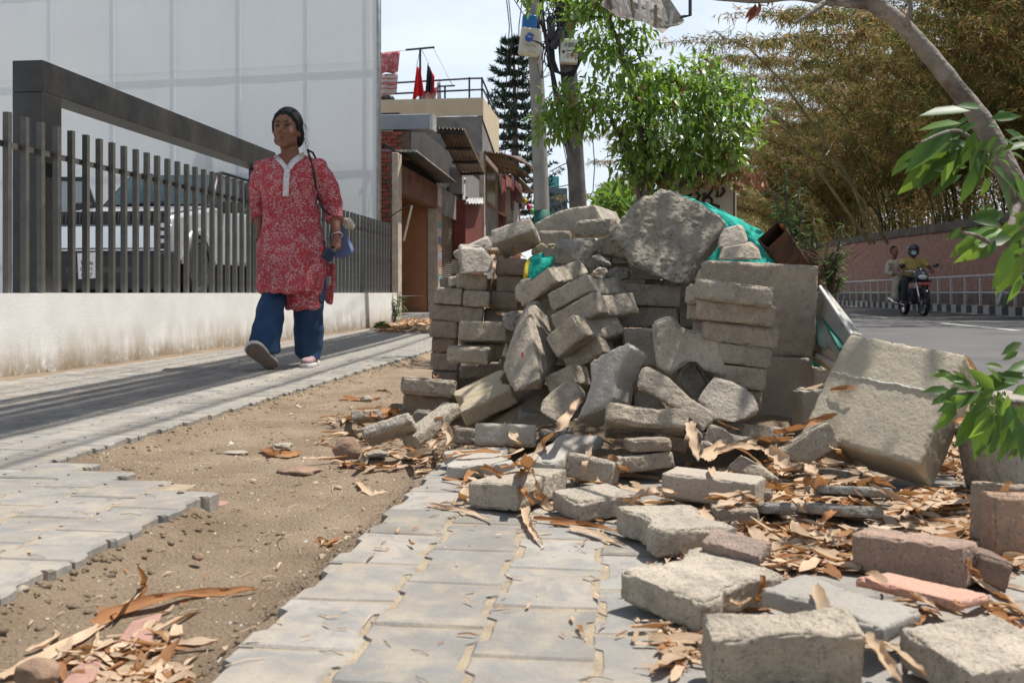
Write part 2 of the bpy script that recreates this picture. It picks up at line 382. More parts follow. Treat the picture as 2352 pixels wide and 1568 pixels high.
# ---- road, far kerb, verge
rd = MB(); rd.add([S(1.95, -10, -.016), S(8.55, -10, -.016), S(8.55, 700, -.016), S(1.95, 700, -.016)], [(0, 1, 2, 3)])
obj('road', rd, MASPH, kind='structure')
kb = MB()
for k in range(60):
    v0 = -2 + k * .8; kb.box(S(1.85, v0 + .39, -.05), (.16, .77, .11), (0, 0, YAW))
obj('near_kerb', kb, MC, kind='structure', bevel=.01)
lm = MB()
for v0 in (7.5, 14.2, 21, 28, 35, 42): lm.add([S(5.2, v0, -.011), S(5.32, v0, -.011), S(5.32, v0 + 3.4, -.011), S(5.2, v0 + 3.4, -.011)], [(0, 1, 2, 3)])
lm.add([S(8.3, 5, -.011), S(8.4, 5, -.011), S(8.4, 200, -.011), S(8.3, 200, -.011)], [(0, 1, 2, 3)])
obj('road_marking', lm, MWHITEP, kind='structure')
kerb = empty('far_kerb', (0, 0, 0), kind='structure')
bk = MB(); bk.box((0, 0, 0), (.2, .392, .2)); 
for i_, m_ in ((0, MKB), (1, MKW)):
    pass
km = [mesh_from('kerb_stone', bk, m_) for m_ in (MKB, MKW)]
for k in range(120):
    v0 = 15 + k * .4; o = bpy.data.objects.new('kerb_stone', km[k % 2]); sc.collection.objects.link(o); o.parent = kerb
    o.location = S(8.65, v0, .085); o.rotation_euler = (0, random.uniform(-.01, .01), YAW)
vg = MB(); vg.add([S(8.75, -5, .15), S(10.3, -5, .17), S(10.3, 300, .17), S(8.75, 300, .15)], [(0, 1, 2, 3)])
obj('verge', vg, mat('verge_earth', (.26, .19, .13), .97, .35, 2.5, bump=1, bscale=12, bdist=.03), kind='structure')
bkk = MB(); bkk.add([S(10.62, -5, 2.2), S(60, -5, 2.8), S(60, 300, 2.8), S(10.62, 300, 2.2), S(10.62, -5, 0), S(10.62, 300, 0)], [(0, 1, 2, 3), (4, 0, 3, 5)])
obj('earth_bank', bkk, mat('bank_earth', (.10, .07, .045), .98, .35, 1.5, bump=1, bscale=6, bdist=.1), kind='structure')
# =================================================================== LOW WALL, FENCE, PORTAL, SCREEN
wl = MB(); zt = .497
for k in range(63):
    v0 = 2.6 + k * .2072; v1 = v0 + .2072
    j0 = .006 * noise.noise(Vector((v0 * 2, 1, 1))); j1 = .006 * noise.noise(Vector((v1 * 2, 1, 1)))
    a = [S(-3.64 + j0, v0, -.12), S(-3.64 + j1, v1, -.12), S(-3.92, v1, -.12), S(-3.92, v0, -.12)]
    b = [S(-3.665 + j0, v0, zt + j0 * .5), S(-3.665 + j1, v1, zt + j1 * .5), S(-3.92, v1, zt), S(-3.92, v0, zt)]
    n = len(wl.v); wl.v += [tuple(p) for p in a + b]
    fcs = [(0, 1, 5, 4), (4, 5, 6, 7), (2, 3, 7, 6)] + ([(3, 0, 4, 7)] if k == 0 else []) + ([(1, 2, 6, 5)] if k == 62 else [])
    for f in fcs: wl.f.append(tuple(i + n for i in f)); wl.m.append(0); wl.uv.append(None)
obj('boundary_wall', wl, MWALL, label='low white plastered wall with brown stains under the metal fence', cat='wall')
fence = empty('metal_fence', S(-3.79, 5, zt), 'dark grey metal bar fence standing on the low white wall', 'fence')
bar = MB(); bar.box((0, 0, .555), (.037, .037, 1.11))
bme = mesh_from('bar', bar, MFENCE)
v0 = 4.25; FU = -3.745
k = 0
while v0 < 15.55:
    o = bpy.data.objects.new('bar', bme); sc.collection.objects.link(o); o.parent = fence
    o.location = S(FU, v0, zt - .01) - ABS[fence.name]; o.rotation_euler = (random.uniform(-.004, .004), random.uniform(-.004, .004), YAW + random.uniform(-.05, .05))
    v0 += .177; k += 1
for z in (.91,):
    r_ = MB(); r_.box(S(FU - .034, 9.9, zt + z), (.022, 11.4, .035), (0, 0, YAW)); obj('rail', r_, MFENCE, fence)
# portal frame of steel behind the fence
pf = empty('steel_portal', S(-3.86, 6.4, 0.3), 'large charcoal steel portal frame rising behind the bar fence', 'gate frame')
zt2 = 2.03
def pbox(name, v0, v1, z0, z1, u0=-4.03, u1=-3.815):
    b = MB(); b.hexa([S(u0, v0, z0), S(u1, v0, z0), S(u1, v1, z0), S(u0, v1, z0)], [S(u0, v0, z1), S(u1, v0, z1), S(u1, v1, z1), S(u0, v1, z1)])
    return obj(name, b, MSTEEL, pf, bevel=.004)
MSTEEL = mat('portal_steel', (.035, .034, .033), .42, .3, 7, metal=.3, spec=.5, bump=.12, bscale=40)
mixcol(MSTEEL, mathn(MSTEEL, 'MULTIPLY', ramp(MSTEEL, noise_out(MSTEEL, 3, 7, stretch=(1, 1, .5)), .5, .72), .5), (.11, .095, .075))
pbox('post', 6.15, 6.37, -.1, zt2 - .21); pbox('post', 10.28, 10.52, -.1, zt2 - .21); pbox('beam', 6.15, 10.52, zt2 - .209, zt2)
# raised yard behind the wall
yd = MB(); yd.add([S(-30, 1, .44), S(-3.9, 1, .44), S(-3.9, 19, .44), S(-30, 19, .44)], [(0, 1, 2, 3)])
obj('yard', yd, mat('yard_concrete', (.22, .21, .19), .9, .2, 2), kind='structure')
# screen of translucent sheets on a frame
MSCR = mat('white_sheeting', (.74, .755, .75), .55, .04, 1.2, bump=.05, bscale=6)
mixcol(MSCR, mathn(MSCR, 'MULTIPLY', ramp(MSCR, noise_out(MSCR, 2.2, 6, stretch=(3, 3, .12)), .5, .75), .35), (.64, .66, .665))
N_, L_ = nodes_of(MSCR); pb = N_['Principled BSDF']; tr = N_.new('ShaderNodeBsdfTranslucent'); ms = N_.new('ShaderNodeMixShader'); ms.inputs[0].default_value = .24
tr.inputs['Color'].default_value = (.66, .69, .69, 1)
L_(pb.outputs[0], ms.inputs[1]); L_(tr.outputs[0], ms.inputs[2]); L_(ms.outputs[0], N_['Material Output'].inputs['Surface'])
MGALV = mat('galvanised', (.32, .32, .31), .45, .2, 8, metal=.5)
SD = Vector((-4.755, 1, 0)).normalized(); SP0 = P(871, 672, 16.9); SP0.z = 0
def scr(xp):      # point on the screen line seen at column xp
    t = (SP0.y * (xp - CX) / F - SP0.x) / (SD.x - SD.y * (xp - CX) / F); return SP0 + SD * t
screen = empty('sheet_screen', scr(500), 'tall screen of pale grey sheeting on a frame behind the parked car', 'screen')
cols = [871, 846, 709, 553, 402, 263, 119, -20, -180, -340]
rows = [.4, 1.15, 2.72, 4.42, 6.1, 7.9]
nrm = Vector((SD.y, -SD.x, 0)); nrm = nrm if nrm.y < 0 else -nrm
for i in range(len(cols) - 1):
    for j in range(len(rows) - 1):
        a, b = scr(cols[i]), scr(cols[i + 1]); z0, z1 = rows[j] + .001, rows[j + 1] - .001
        d = (b - a).normalized() * .001; q = MB(); nseg = 4; pts = []
        for jj in range(nseg + 1):
            for ii in range(nseg + 1):
                s_, t_ = ii / nseg, jj / nseg; p = (a + d).lerp(b - d, s_); p.z = z0 + (z1 - z0) * t_
                p += nrm * (.012 * math.sin(s_ * PI) * math.sin(t_ * PI) * random.uniform(.6, 1.3)); pts.append(p)
        q.add(pts, [(y * (nseg + 1) + x, y * (nseg + 1) + x + 1, (y + 1) * (nseg + 1) + x + 1, (y + 1) * (nseg + 1) + x) for y in range(nseg) for x in range(nseg)])
        obj('sheet', q, MSCR, screen, smooth=True)
for xc in cols:
    p = scr(xc) - nrm * .045; b = MB(); b.box(p + Vector((0, 0, 4.1)), (.03, .03, 7.8)); obj('upright', b, MGALV, screen)
for z in rows[1:]:
    a, b = scr(cols[0]) - nrm * .045, scr(cols[-1]) - nrm * .045; q = MB(); a.z = b.z = z; q.tube([a, b], .016, 6); obj('cross_rail', q, MGALV, screen)
# edge roll at the right-hand end
e = scr(869.5); q = MB(); q.tube([e + Vector((0, -.02, .4)), e + Vector((0, -.02, 8))], .03, 8); obj('edge_tube', q, MGALV, screen, smooth=True)
# =================================================================== FAR SIDE: red wall and railing
MRED = mat('red_brick_wall', (.34, .19, .15), .9, .22, 5, spec=.2)
N_, L_ = nodes_of(MRED); br = N_.new('ShaderNodeTexBrick'); tc_ = N_.new('ShaderNodeUVMap'); br.inputs['Scale'].default_value = 1
br.inputs['Color1'].default_value = (1, 1, 1, 1); br.inputs['Color2'].default_value = (.72, .72, .72, 1); br.inputs['Mortar'].default_value = (1.5, 1.9, 2.0, 1)
br.inputs['Brick Width'].default_value = .23; br.inputs['Row Height'].default_value = .075; br.inputs['Mortar Size'].default_value = .008
L_(tc_.outputs[0], br.inputs['Vector']); mm = N_.new('ShaderNodeMix'); mm.data_type = 'RGBA'; mm.blend_type = 'MULTIPLY'; mm.inputs['Factor'].default_value = .4
src = N_['Principled BSDF'].inputs['Base Color'].links[0].from_socket; L_(src, mm.inputs['A']); L_(br.outputs['Color'], mm.inputs['B']); L_(mm.outputs['Result'], N_['Principled BSDF'].inputs['Base Color'])
MCAP = mat('mossy_coping', (.12, .105, .085), .95, .4, 3, bump=1, bscale=12, bdist=.03)
rw = empty('red_brick_wall', S(10.3, 30, 0), 'long red brick wall with dark coping beyond the road', 'wall')
q = MB(); segs = [(6, 2.30), (24, 2.34), (34, 2.5), (45, 2.72), (60, 2.95), (90, 3.2)]
for (va, za), (vb, zb) in zip(segs, segs[1:]):
    q.add([S(10.3, va, 0), S(10.3, vb, 0), S(10.3, vb, zb), S(10.3, va, za)], [(3, 2, 1, 0)], 0, [(va, 0), (vb, 0), (vb, zb), (va, za)])
obj('brickwork', q, MRED, rw)
nst = 62
for k in range(nst):
    va = 14 + k * .9; vb = va + .885
    def hz(v):
        for (a_, z_), (b_, y_) in zip(segs, segs[1:]):
            if a_ <= v <= b_: return z_ + (y_ - z_) * (v - a_) / (b_ - a_)
        return 3.2
    q = MB(); zz = random.uniform(-.02, .02)
    a0, b0 = hz(va) + zz, hz(vb) + zz
    q.hexa([S(10.20, va, a0), S(10.20, vb, b0), S(10.75, vb, b0), S(10.75, va, a0)], [S(10.27, va, a0 + .3), S(10.27, vb, b0 + .3), S(10.7, vb, b0 + .33), S(10.7, va, a0 + .33)])
    obj('coping_stone', q, MCAP, rw)
q = MB(); q.hexa([S(10.12, 6, .1), S(10.12, 90, .1), S(10.296, 90, .1), S(10.296, 6, .1)], [S(10.15, 6, .52), S(10.15, 90, .52), S(10.296, 90, .55), S(10.296, 6, .55)])
obj('plinth', q, mat('plinth', (.16, .13, .11), .95, .3, 3), rw)
MRAIL = mat('railing_paint', (.45, .45, .44), .5, .25, 12, metal=.2)
rail = empty('street_railing', S(8.95, 30, .15), 'grey tubular street railing in front of the red brick wall', 'railing')
RU = 8.98
for z, r_ in ((.93, .032), (.50, .026)):
    q = MB(); q.tube([S(RU, 12, z), S(RU, 90, z)], r_, 8); obj('rail', q, MRAIL, rail, smooth=True)
pm = MB(); pm.box((0, 0, .39), (.055, .055, .78)); pme = mesh_from('post', pm, MRAIL)
for k in range(60):
    o = bpy.data.objects.new('post', pme); sc.collection.objects.link(o); o.parent = rail; o.location = S(RU, 14 + k * 1.15, .15) - ABS[rail.name]; o.rotation_euler = (0, 0, YAW)
# small green trestle at the right edge
tr_ = empty('barrier_trestle', S(8.35, 21.2, 0), 'green and grey leaning barrier frame before the far railing', 'barrier')
MGRN = mat('green_paint', (.02, .16, .11), .5, .2, 8)
for dx in (-.0, .34):
    q = MB(); q.tube([P(2290 + dx * 60, 702, 21.5), P(2318 + dx * 60, 625, 21.7)], .035, 8); obj('leg', q, MRAIL if dx == 0 else MGRN, tr_, smooth=True)
q = MB(); q.tube([P(2312, 640, 21.65), P(2400, 634, 21.4)], .03, 8); obj('rail', q, MGRN, tr_, smooth=True)
# =================================================================== RUBBLE: loose pavers, kerb pieces, slabs
REG = {1: (1600, 760), 2: (2400, 760), 3: (1500, 1400), 4: (2300, 1400), 5: (2200, 1900), 6: (2896, 1931), 7: (2896, 1100)}
def px(reg, p): x0, y0 = REG[reg]; return ((x0 + p[0] / 1.96) / 1.74150, (y0 + p[1] / 1.96) / 1.74150)
def expm(rv):
    a = np.linalg.norm(rv)
    if a < 1e-9: return np.eye(3)
    k = rv / a; K = np.array([[0, -k[2], k[1]], [k[2], 0, -k[0]], [-k[1], k[0], 0]])
    return np.eye(3) + math.sin(a) * K + (1 - math.cos(a)) * K @ K
def solve_box(A, Lp, Wp, Tp, Y0, prior, away=(1, 1, 1), wd=.10):
    """Corner A nearest the eye and the far ends of its three edges, as picture points -> corner and the three edge vectors."""
    obs = [A, Lp, Wp, Tp]; pr = np.log(np.array(prior))
    sg = 1.0
    def model(x, hand):
        Rm = expm(x[3:6]); d = np.exp(x[6:9]); p = x[0:3]
        e = [Rm[:, 0] * d[0], Rm[:, 1] * d[1], Rm[:, 2] * d[2] * hand]
        return p, e
    def resid(x, hand):
        p, e = model(x, hand); r = []
        for k, o in enumerate(obs):
            if o is None: continue
            q = p if k == 0 else p + e[k - 1]
            r += [(CX + q[0] / q[1] * F - o[0]) / 2.5, (HY - (q[2] - H) / q[1] * F - o[1]) / 2.5]
        r += list((x[6:9] - pr) / wd); r.append((p[1] - Y0) / (.035 * Y0))
        for k in range(3):
            t = e[k][1] / np.exp(x[6 + k]) * away[k]
            r.append(3 * min(0, t + .02) if away[k] else 0)
        return np.array(r)
    best = None; rng = np.random.RandomState(3)
    p0 = np.array(P(A[0], A[1], Y0))
    for hand in (1.0, -1.0):
        for tr_i in range(7):
            x = np.concatenate([p0, rng.uniform(-2.4, 2.4, 3), pr]); lam = 1.0; r = resid(x, hand); c = r @ r
            for it in range(26):
                J = np.empty((len(r), 9))
                for k in range(9):
                    y = x.copy(); y[k] += 1e-5; J[:, k] = (resid(y, hand) - r) / 1e-5
                dx = np.linalg.solve(J.T @ J + lam * np.eye(9), -J.T @ r); y = x + dx; ry = resid(y, hand); cy = ry @ ry
                if cy < c: 
                    done = c - cy < 1e-4 * c; x, r, c, lam = y, ry, cy, lam * .35
                    if done: break
                else: lam *= 4
                if lam > 1e7: break
            if best is None or c < best[0]: best = (c, x, hand)
    c, x, hand = best; p, e = model(x, hand)
    return c, Vector(p), [Vector(q) for q in e]
RAW = []           # (object, kind info) awaiting remeshing
SOLVE_LOG = []; LASTJ = [None]
def outline(kind, l, w_, rnd):
    """Plan outline in the unit square (0..1) x (0..1): x along the concave (long) sides."""
    if kind == 'd':
        d = .115; return [(0, 0), (.2, 0), (.36, d), (.64, d), (.8, 0), (1, 0), (1, 1), (.8, 1), (.64, 1 - d), (.36, 1 - d), (.2, 1), (0, 1)]
    if kind == 'h':      # a dumbbell paver broken in half
        d = .115; return [(0, 0), (.38, 0), (.7, d), (1.0, d), (.93, .35), (1.03, .6), (.95, 1 - d), (.7, 1 - d), (.38, 1), (0, 1)]
    if kind == 'c':      # corner broken away
        a = rnd.uniform(.15, .35); return [(0, 0), (1, 0), (1, 1 - a), (1 - a * .4, 1 - a * .5), (1 - a, 1), (0, 1)]
    return [(0, 0), (1, 0), (1, 1), (0, 1)]
def add_raw(name, mb, Yn, label, group, rough=1.0, tint=(1, 1, 1), mat_=None, chips=1.0, bev=.005, seed=0, cat='paver', g=None):
    if name == 'concrete_chunk' and mat_ is None: mat_ = MR
    zm = min(p[2] for p in mb.v)
    if g is not None or zm < -.005:          # rest it on the ground: move it along its line of sight until its lowest point is there
        f = (H - (g or 0.0)) / (H - zm); mb.v = [(p[0] * f, p[1] * f, H + (p[2] - H) * f) for p in mb.v]; Yn *= f
    RAW.append(dict(name=name, mb=mb, Y=Yn, label=label, group=group, rough=rough, tint=tint, mat=mat_ or MC, chips=chips, seed=seed, cat=cat))
CATS = {'loose_paver': 'paver', 'loose_brick': 'brick', 'kerb_block': 'kerb block', 'concrete_slab': 'slab', 'concrete_chunk': 'rubble'}
def J(reg, kind, Y, A, Lp, Wp, Tp, label, name='loose_paver', dims=None, away=(1, 1, 1), wd=.2, **k):
    pr = dims or {'d': (.225, .19, .078), 'h': (.15, .19, .078), 'b': (.22, .11, .068), 'c': (.22, .11, .068)}[kind]
    cv = lambda q: None if q is None else px(reg, q)
    c, p, e = solve_box(cv(A), cv(Lp), cv(Wp), cv(Tp), Y, pr, away, wd)
    SOLVE_LOG.append((label[:30], round(c, 1), [round(x.length, 3) for x in e]))
    o = outline(kind, 1, 1, random.Random(len(RAW)))
    b = MB(); pts = [p + e[0] * s + e[1] * t for s, t in o]; b.prism(pts, e[2]); LASTJ[0] = [b, p, e]
    add_raw(name, b, p.y, label, k.pop('group', 'loose pavers and bricks heaped on the pavement'), seed=len(RAW), cat=CATS[name], **k)
def Rb(reg, Y, A, B, D, depth, label, yaw=0, pitch=0, kind='r', name='loose_paver', **k):
    """A, B, D: top left, top right and bottom left of the front face as seen; yaw turns its right end away, pitch tips its top away."""
    a, b, d = [px(reg, q) for q in (A, B, D)]
    pa = P(*a, Y); n = Vector((math.sin(R(yaw)), -math.cos(R(yaw)), math.sin(R(pitch)))).normalized() if False else None
    lx, lz = (b[0] - a[0]) / F * Y, -(b[1] - a[1]) / F * Y
    ln = math.hypot(lx, lz) / max(.35, math.cos(R(yaw))); tt = math.hypot(d[0] - a[0], d[1] - a[1]) / F * Y / max(.35, math.cos(R(pitch)))
    eL = Vector((lx, 0, lz)).normalized() * math.cos(R(yaw)) + Vector((0, 1, 0)) * math.sin(R(yaw))
    down = Vector((0, -math.sin(R(pitch)), -math.cos(R(pitch))))
    eT = (down - eL * down.dot(eL)).normalized(); eW = eL.cross(eT)
    if eW.y < 0: eW = -eW
    b_ = MB()
    if kind in ('d', 'dw', 'c'):
        o = outline(kind[0], 1, 1, random.Random(len(RAW)))
        if kind == 'dw': o = [(y, x) for x, y in o]       # concave sides are the two ends
    else: o = outline('r', 1, 1, None)
    pts = [pa + eL * ln * s + eW * depth * t for s, t in o]; b_.prism(pts, eT * tt)
    add_raw(name, b_, Y, label, k.pop('group', 'loose pavers and bricks heaped on the pavement'), seed=len(RAW), cat=CATS[name], **k)
def X(reg, Y, pts, shift, dY, label, yaw=0, tilt=0, name='concrete_chunk', **k):
    """Outline seen in the picture laid on a plane through its centre (turned by yaw, leaning back by tilt), swept back by dY and sideways by shift."""
    q = [px(reg, p) for p in pts]; cx = sum(p[0] for p in q) / len(q); cy = sum(p[1] for p in q) / len(q)
    c = P(cx, cy, Y); n = Vector((-math.sin(R(yaw)) * math.cos(R(tilt)), -math.cos(R(yaw)) * math.cos(R(tilt)), math.sin(R(tilt))))
    eye = Vector((0, 0, H)); out = []
    for p in q:
        d = (P(p[0], p[1], 1) - eye); t = (c - eye).dot(n) / d.dot(n); out.append(eye + d * t)
    s = P(cx + shift[0] / 3.4133, cy + shift[1] / 3.4133, Y + dY) - c
    b = MB(); b.prism(out, s)
    add_raw(name, b, Y, label, k.pop('group', 'broken concrete pieces in the heap'), seed=len(RAW), cat=CATS[name], **k)
def Hl(reg, pts, label, name='concrete_chunk', **k):
    """Hull of picture points, each at its own distance."""
    bm = bmesh.new(); vs = [bm.verts.new(P(*px(reg, (x, y)), Y)) for x, y, Y in pts]
    r_ = bmesh.ops.convex_hull(bm, input=vs); bmesh.ops.delete(bm, geom=list({v for v in r_['geom_interior'] if isinstance(v, bmesh.types.BMVert)}), context='VERTS')
    bm.verts.index_update(); b = MB(); b.add([v.co.copy() for v in bm.verts], [tuple(v.index for v in f.verts) for f in bm.faces]); bm.free()
    add_raw(name, b, min(p[2] for p in pts), label, k.pop('group', 'broken concrete pieces in the heap'), seed=len(RAW), cat=CATS[name], **k)
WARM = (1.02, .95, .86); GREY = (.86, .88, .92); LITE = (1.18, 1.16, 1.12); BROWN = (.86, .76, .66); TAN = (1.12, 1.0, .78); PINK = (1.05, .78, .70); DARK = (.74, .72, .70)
ST = 'bricks stacked in the left tower of the heap'
nb = dict(name='loose_brick', group=ST)
# ---- tower on the left
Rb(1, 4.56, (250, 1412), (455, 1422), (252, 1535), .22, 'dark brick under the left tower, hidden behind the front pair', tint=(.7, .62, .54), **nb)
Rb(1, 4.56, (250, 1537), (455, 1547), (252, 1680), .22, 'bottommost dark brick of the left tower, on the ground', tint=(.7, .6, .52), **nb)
Rb(1, 4.55, (240, 1275), (458, 1285), (244, 1410), .22, 'brown brick at the foot of the left tower, its lowest left one', tint=BROWN, **nb)
Rb(1, 4.56, (248, 1155), (440, 1160), (250, 1275), .22, 'reddish brown brick second from the bottom at the left tower edge', tint=(.8, .62, .52), **nb)
Rb(1, 4.54, (235, 1020), (455, 1035), (237, 1152), .22, 'brown grey brick end third course up at the left tower edge', tint=BROWN, **nb)
Rb(1, 4.54, (235, 888), (657, 925), (237, 1018), .11, 'long brown grey brick lying side on in the left tower', tint=(.88, .8, .72), **nb)
Rb(1, 4.52, (275, 760), (491, 775), (278, 890), .22, 'brick end with orange worn top, left of the pair', tint=WARM, **nb)
Rb(1, 4.52, (495, 783), (707, 796), (489, 910), .22, 'brick end with orange worn top, right of the pair', tint=WARM, **nb)
Rb(1, 4.56, (455, 652), (688, 665), (453, 780), .22, 'warm tan brick standing on the orange topped pair', tint=(1.1, .98, .82), yaw=6, **nb)
Rb(1, 4.62, (660, 928), (930, 940), (660, 1060), .22, 'brown brick half hidden right of the long tower brick', tint=DARK, **nb)
Rb(1, 4.60, (710, 792), (928, 806), (708, 928), .22, 'grey brown brick lowest in the right column of the tower', tint=BROWN, kind='c', **nb)
Rb(1, 4.62, (757, 668), (985, 674), (755, 800), .22, 'brown grey brick middle of the right column of the tower', tint=(.92, .84, .74), **nb)
Rb(1, 4.60, (746, 535), (1000, 538), (748, 667), .22, 'brick with bright orange top under the thin leaf tip', tint=(.95, .84, .74), **nb)
Rb(1, 4.65, (372, 682), (450, 672), (362, 765), .16, 'small pale brick end poking out left of the tan brick', tint=LITE, **nb)
Rb(1, 4.75, (405, 543), (480, 548), (402, 660), .2, 'grey brick end behind the pale tilted paver of the tower', tint=DARK, **nb)
Rb(1, 4.7, (465, 600), (520, 600), (440, 690), .12, 'pale broken sliver behind the warm tan brick', tint=LITE, name='concrete_chunk', pitch=15)
J(1, 'd', 4.45, (485, 560), None, (742, 572), (500, 655), 'pale tilted paver with sunlit top on the left tower', dims=(.13, .17, .075), away=(1, 1, 1), tint=LITE) if False else \
X(1, 4.5, [(468, 500), (480, 455), (560, 460), (650, 468), (735, 545), (742, 590), (700, 655), (500, 660), (470, 600)], (-20, -40), .12, 'pale tilted paver with sunlit top on the left tower', tilt=24, tint=LITE, name='loose_paver')
X(1, 4.75, [(412, 492), (690, 362), (725, 440), (700, 480), (440, 545)], (0, -10), .18, 'pale paver leaning up behind the left tower', tilt=20, tint=LITE, name='loose_paver')
Rb(1, 4.85, (625, 452), (878, 442), (628, 498), .2, 'thin tan brick lying behind the left tower, orange rimmed', tint=(1.1, .95, .8), pitch=8, name='loose_brick')
Rb(1, 4.87, (700, 497), (876, 496), (700, 540), .2, 'tan brick under the thin orange rimmed brick', tint=WARM, name='loose_brick')
J(1, 'b', 4.5, (735, 425), (1045, 312), (820, 545), (712, 312), 'large pale paver tilted up at the top left of the heap', dims=(.22, .2, .078), tint=LITE)
X(1, 4.62, [(1045, 310), (1085, 345), (1080, 430), (1050, 420), (1025, 370)], (10, 0), .14, 'pale broken wedge behind the large tilted paver', tint=LITE)
X(1, 5.2, [(1040, 268), (1140, 215), (1240, 165), (1340, 138), (1525, 113), (1578, 222), (1570, 345), (1060, 345)], (190, 45), .5, 'long pale kerb piece with broken slanting top at the back of the heap', yaw=-8, name='concrete_slab', tint=(1.12, 1.1, 1.06))
X(1, 4.95, [(1370, 262), (1400, 240), (1560, 228), (1655, 222), (1640, 330), (1600, 362), (1440, 372), (1362, 370)], (60, -5), .2, 'broken grey lump sitting in front of the long pale kerb piece', tint=(.98, .95, .88))
Rb(1, 4.9, (1086, 318), (1345, 320), (1086, 430), .12, 'rough brown grey brick with an orange right end', tint=(.85, .79, .72), name='loose_brick')
X(1, 4.6, [(1025, 470), (1110, 412), (1150, 440), (1150, 480), (1100, 510), (1028, 515)], (10, -5), .15, 'small cream brick end left of the green netting', tint=TAN)
Rb(1, 4.75, (1150, 420), (1225, 415), (1150, 470), .15, 'small grey paver end above the green netting', tint=GREY)
Rb(1, 4.45, (1222, 385), (1540, 372), (1228, 510), .2, 'grey paver lying flat above the concave pavers', pitch=8, tint=GREY)
X(1, 4.2, [(1385, 408), (1480, 396), (1550, 440), (1555, 490), (1500, 520), (1590, 600), (1510, 624), (1440, 585), (1345, 540), (1335, 490)], (30, -10), .12, 'notched paver half tilted between the heap top and the boulder', tilt=25, tint=(1, .98, .92))
X(1, 4.05, [(1522, 395), (1620, 365), (1735, 425), (1800, 492), (1780, 548), (1700, 520), (1560, 500), (1530, 450)], (10, 20), .16, 'flat brownish broken piece jammed against the left of the boulder', tilt=15, tint=(.95, .88, .76))
X(1, 4.0, [(1490, 520), (1610, 595), (1670, 590), (1640, 560), (1560, 500)], (0, 20), .1, 'small grey wedge under the flat brownish broken piece', tint=GREY, tilt=30)
X(1, 3.95, [(1505, 640), (1560, 600), (1622, 612), (1640, 680), (1580, 700), (1510, 680)], (10, 5), .1, 'little knobbly pale lump above the double stacked pavers', tilt=20, tint=LITE, rough=2)
X(1, 3.9, [(1625, 632), (1700, 600), (1790, 608), (1815, 645), (1790, 690), (1690, 720), (1640, 690)], (10, 5), .14, 'rounded grey paver piece in the shade below the boulder', tilt=20, tint=GREY)
# ---- boulder
X(2, 3.75, [(48, 362), (150, 255), (240, 128), (330, 58), (400, 42), (438, 2), (490, 12), (535, 8), (620, 58), (780, 128), (925, 228), (962, 282), (930, 400), (800, 560), (692, 732), (600, 738), (480, 702), (350, 640), (232, 582), (195, 490), (110, 400)], (55, -15), .24, 'huge broken slab of gravelly concrete crowning the heap', yaw=-4, tilt=24, name='concrete_slab', rough=2.6, mat_=MR, tint=(1.05, 1.03, .98), group='big concrete slabs of the heap', chips=2)
for k_, (a_, b_) in enumerate((((330, 728), 16), ((430, 722), 24))): pass
Rb(2, 3.78, (180, 733), (634, 745), (190, 905), .2, 'grey paver lying in the shade right under the gravelly slab', tint=(.92, .9, .84), kind='r')
Rb(2, 3.80, (155, 915), (602, 912), (150, 1080), .2, 'second grey paver down under the gravelly slab', tint=(.86, .84, .78))
X(2, 3.65, [(955, 305), (1080, 276), (1112, 290), (1148, 405), (1130, 440), (1030, 470), (920, 470), (925, 400)], (20, -10), .2, 'pale paver leaning behind the top of the kerb block', tilt=20, tint=LITE, name='loose_paver')
X(2, 3.5, [(925, 550), (955, 462), (1080, 445), (1185, 424), (1245, 462), (1270, 552)], (0, -25), .2, 'pale warm paver lying on top of the kerb block', tilt=25, tint=(1.22, 1.15, 1.04), name='loose_paver')
# ---- right stack and kerb blocks
KB = 'kerb blocks standing behind the paver stack'
Rb(2, 3.32, (850, 548), (1738, 590), (852, 1290), .11, 'upper big square kerb block behind the right paver stack', name='kerb_block', tint=(.86, .79, .70), group=KB, yaw=3, chips=1.6)
Rb(2, 3.30, (1010, 1292), (1682, 1320), (1010, 1860), .12, 'lower big kerb block under the square one', name='kerb_block', tint=(.72, .69, .66), group=KB, yaw=3, mat_=MCS)
RS = 'pavers stacked in the right column'
Rb(2, 2.98, (765, 688), (1368, 762), (768, 850), .19, 'topmost paver of the right stack, chipped at its right end', pitch=6, tint=(1.0, .97, .9), kind='dw', group=RS, chips=1.5)
Rb(2, 3.0, (775, 848), (1392, 912), (778, 1012), .19, 'second paver from the top of the right stack', tint=(.95, .88, .78), group=RS, kind='dw', pitch=2)
Rb(2, 3.01, (820, 1020), (1412, 1090), (835, 1180), .19, 'third paver from the top of the right stack', tint=(.9, .84, .74), group=RS, kind='dw')
Rb(2, 3.0, (940, 1195), (1360, 1248), (945, 1352), .19, 'fourth paver from the top of the right stack', tint=(.88, .84, .76), group=RS, kind='dw')
Rb(2, 3.0, (950, 1365), (1318, 1403), (955, 1540), .19, 'fifth paver from the top of the right stack', tint=(.9, .85, .76), group=RS)
Rb(4, 3.02, (1250, 300), (1475, 322), (1250, 470), .19, 'lowest visible paver end of the right stack', tint=(.84, .8, .74), group=RS)
Rb(4, 2.92, (1425, 505), (1612, 528), (1430, 610), .17, 'small notched paver at the foot of the right stack', tint=(.86, .84, .8), pitch=12, kind='dw', yaw=-8, g=0.0)
Rb(4, 3.08, (1780, 322), (1990, 318), (1785, 640), .12, 'grey kerb piece standing behind the fallen big slab', name='kerb_block', tint=(.8, .78, .75), group=KB, mat_=MCS)
Rb(4, 3.5, (1865, 130), (2020, 140), (1868, 330), .2, 'small kerb piece wedged between kerb blocks and fallen slab', name='kerb_block', tint=(.95, .92, .86), group=KB, pitch=6, mat_=MCS)
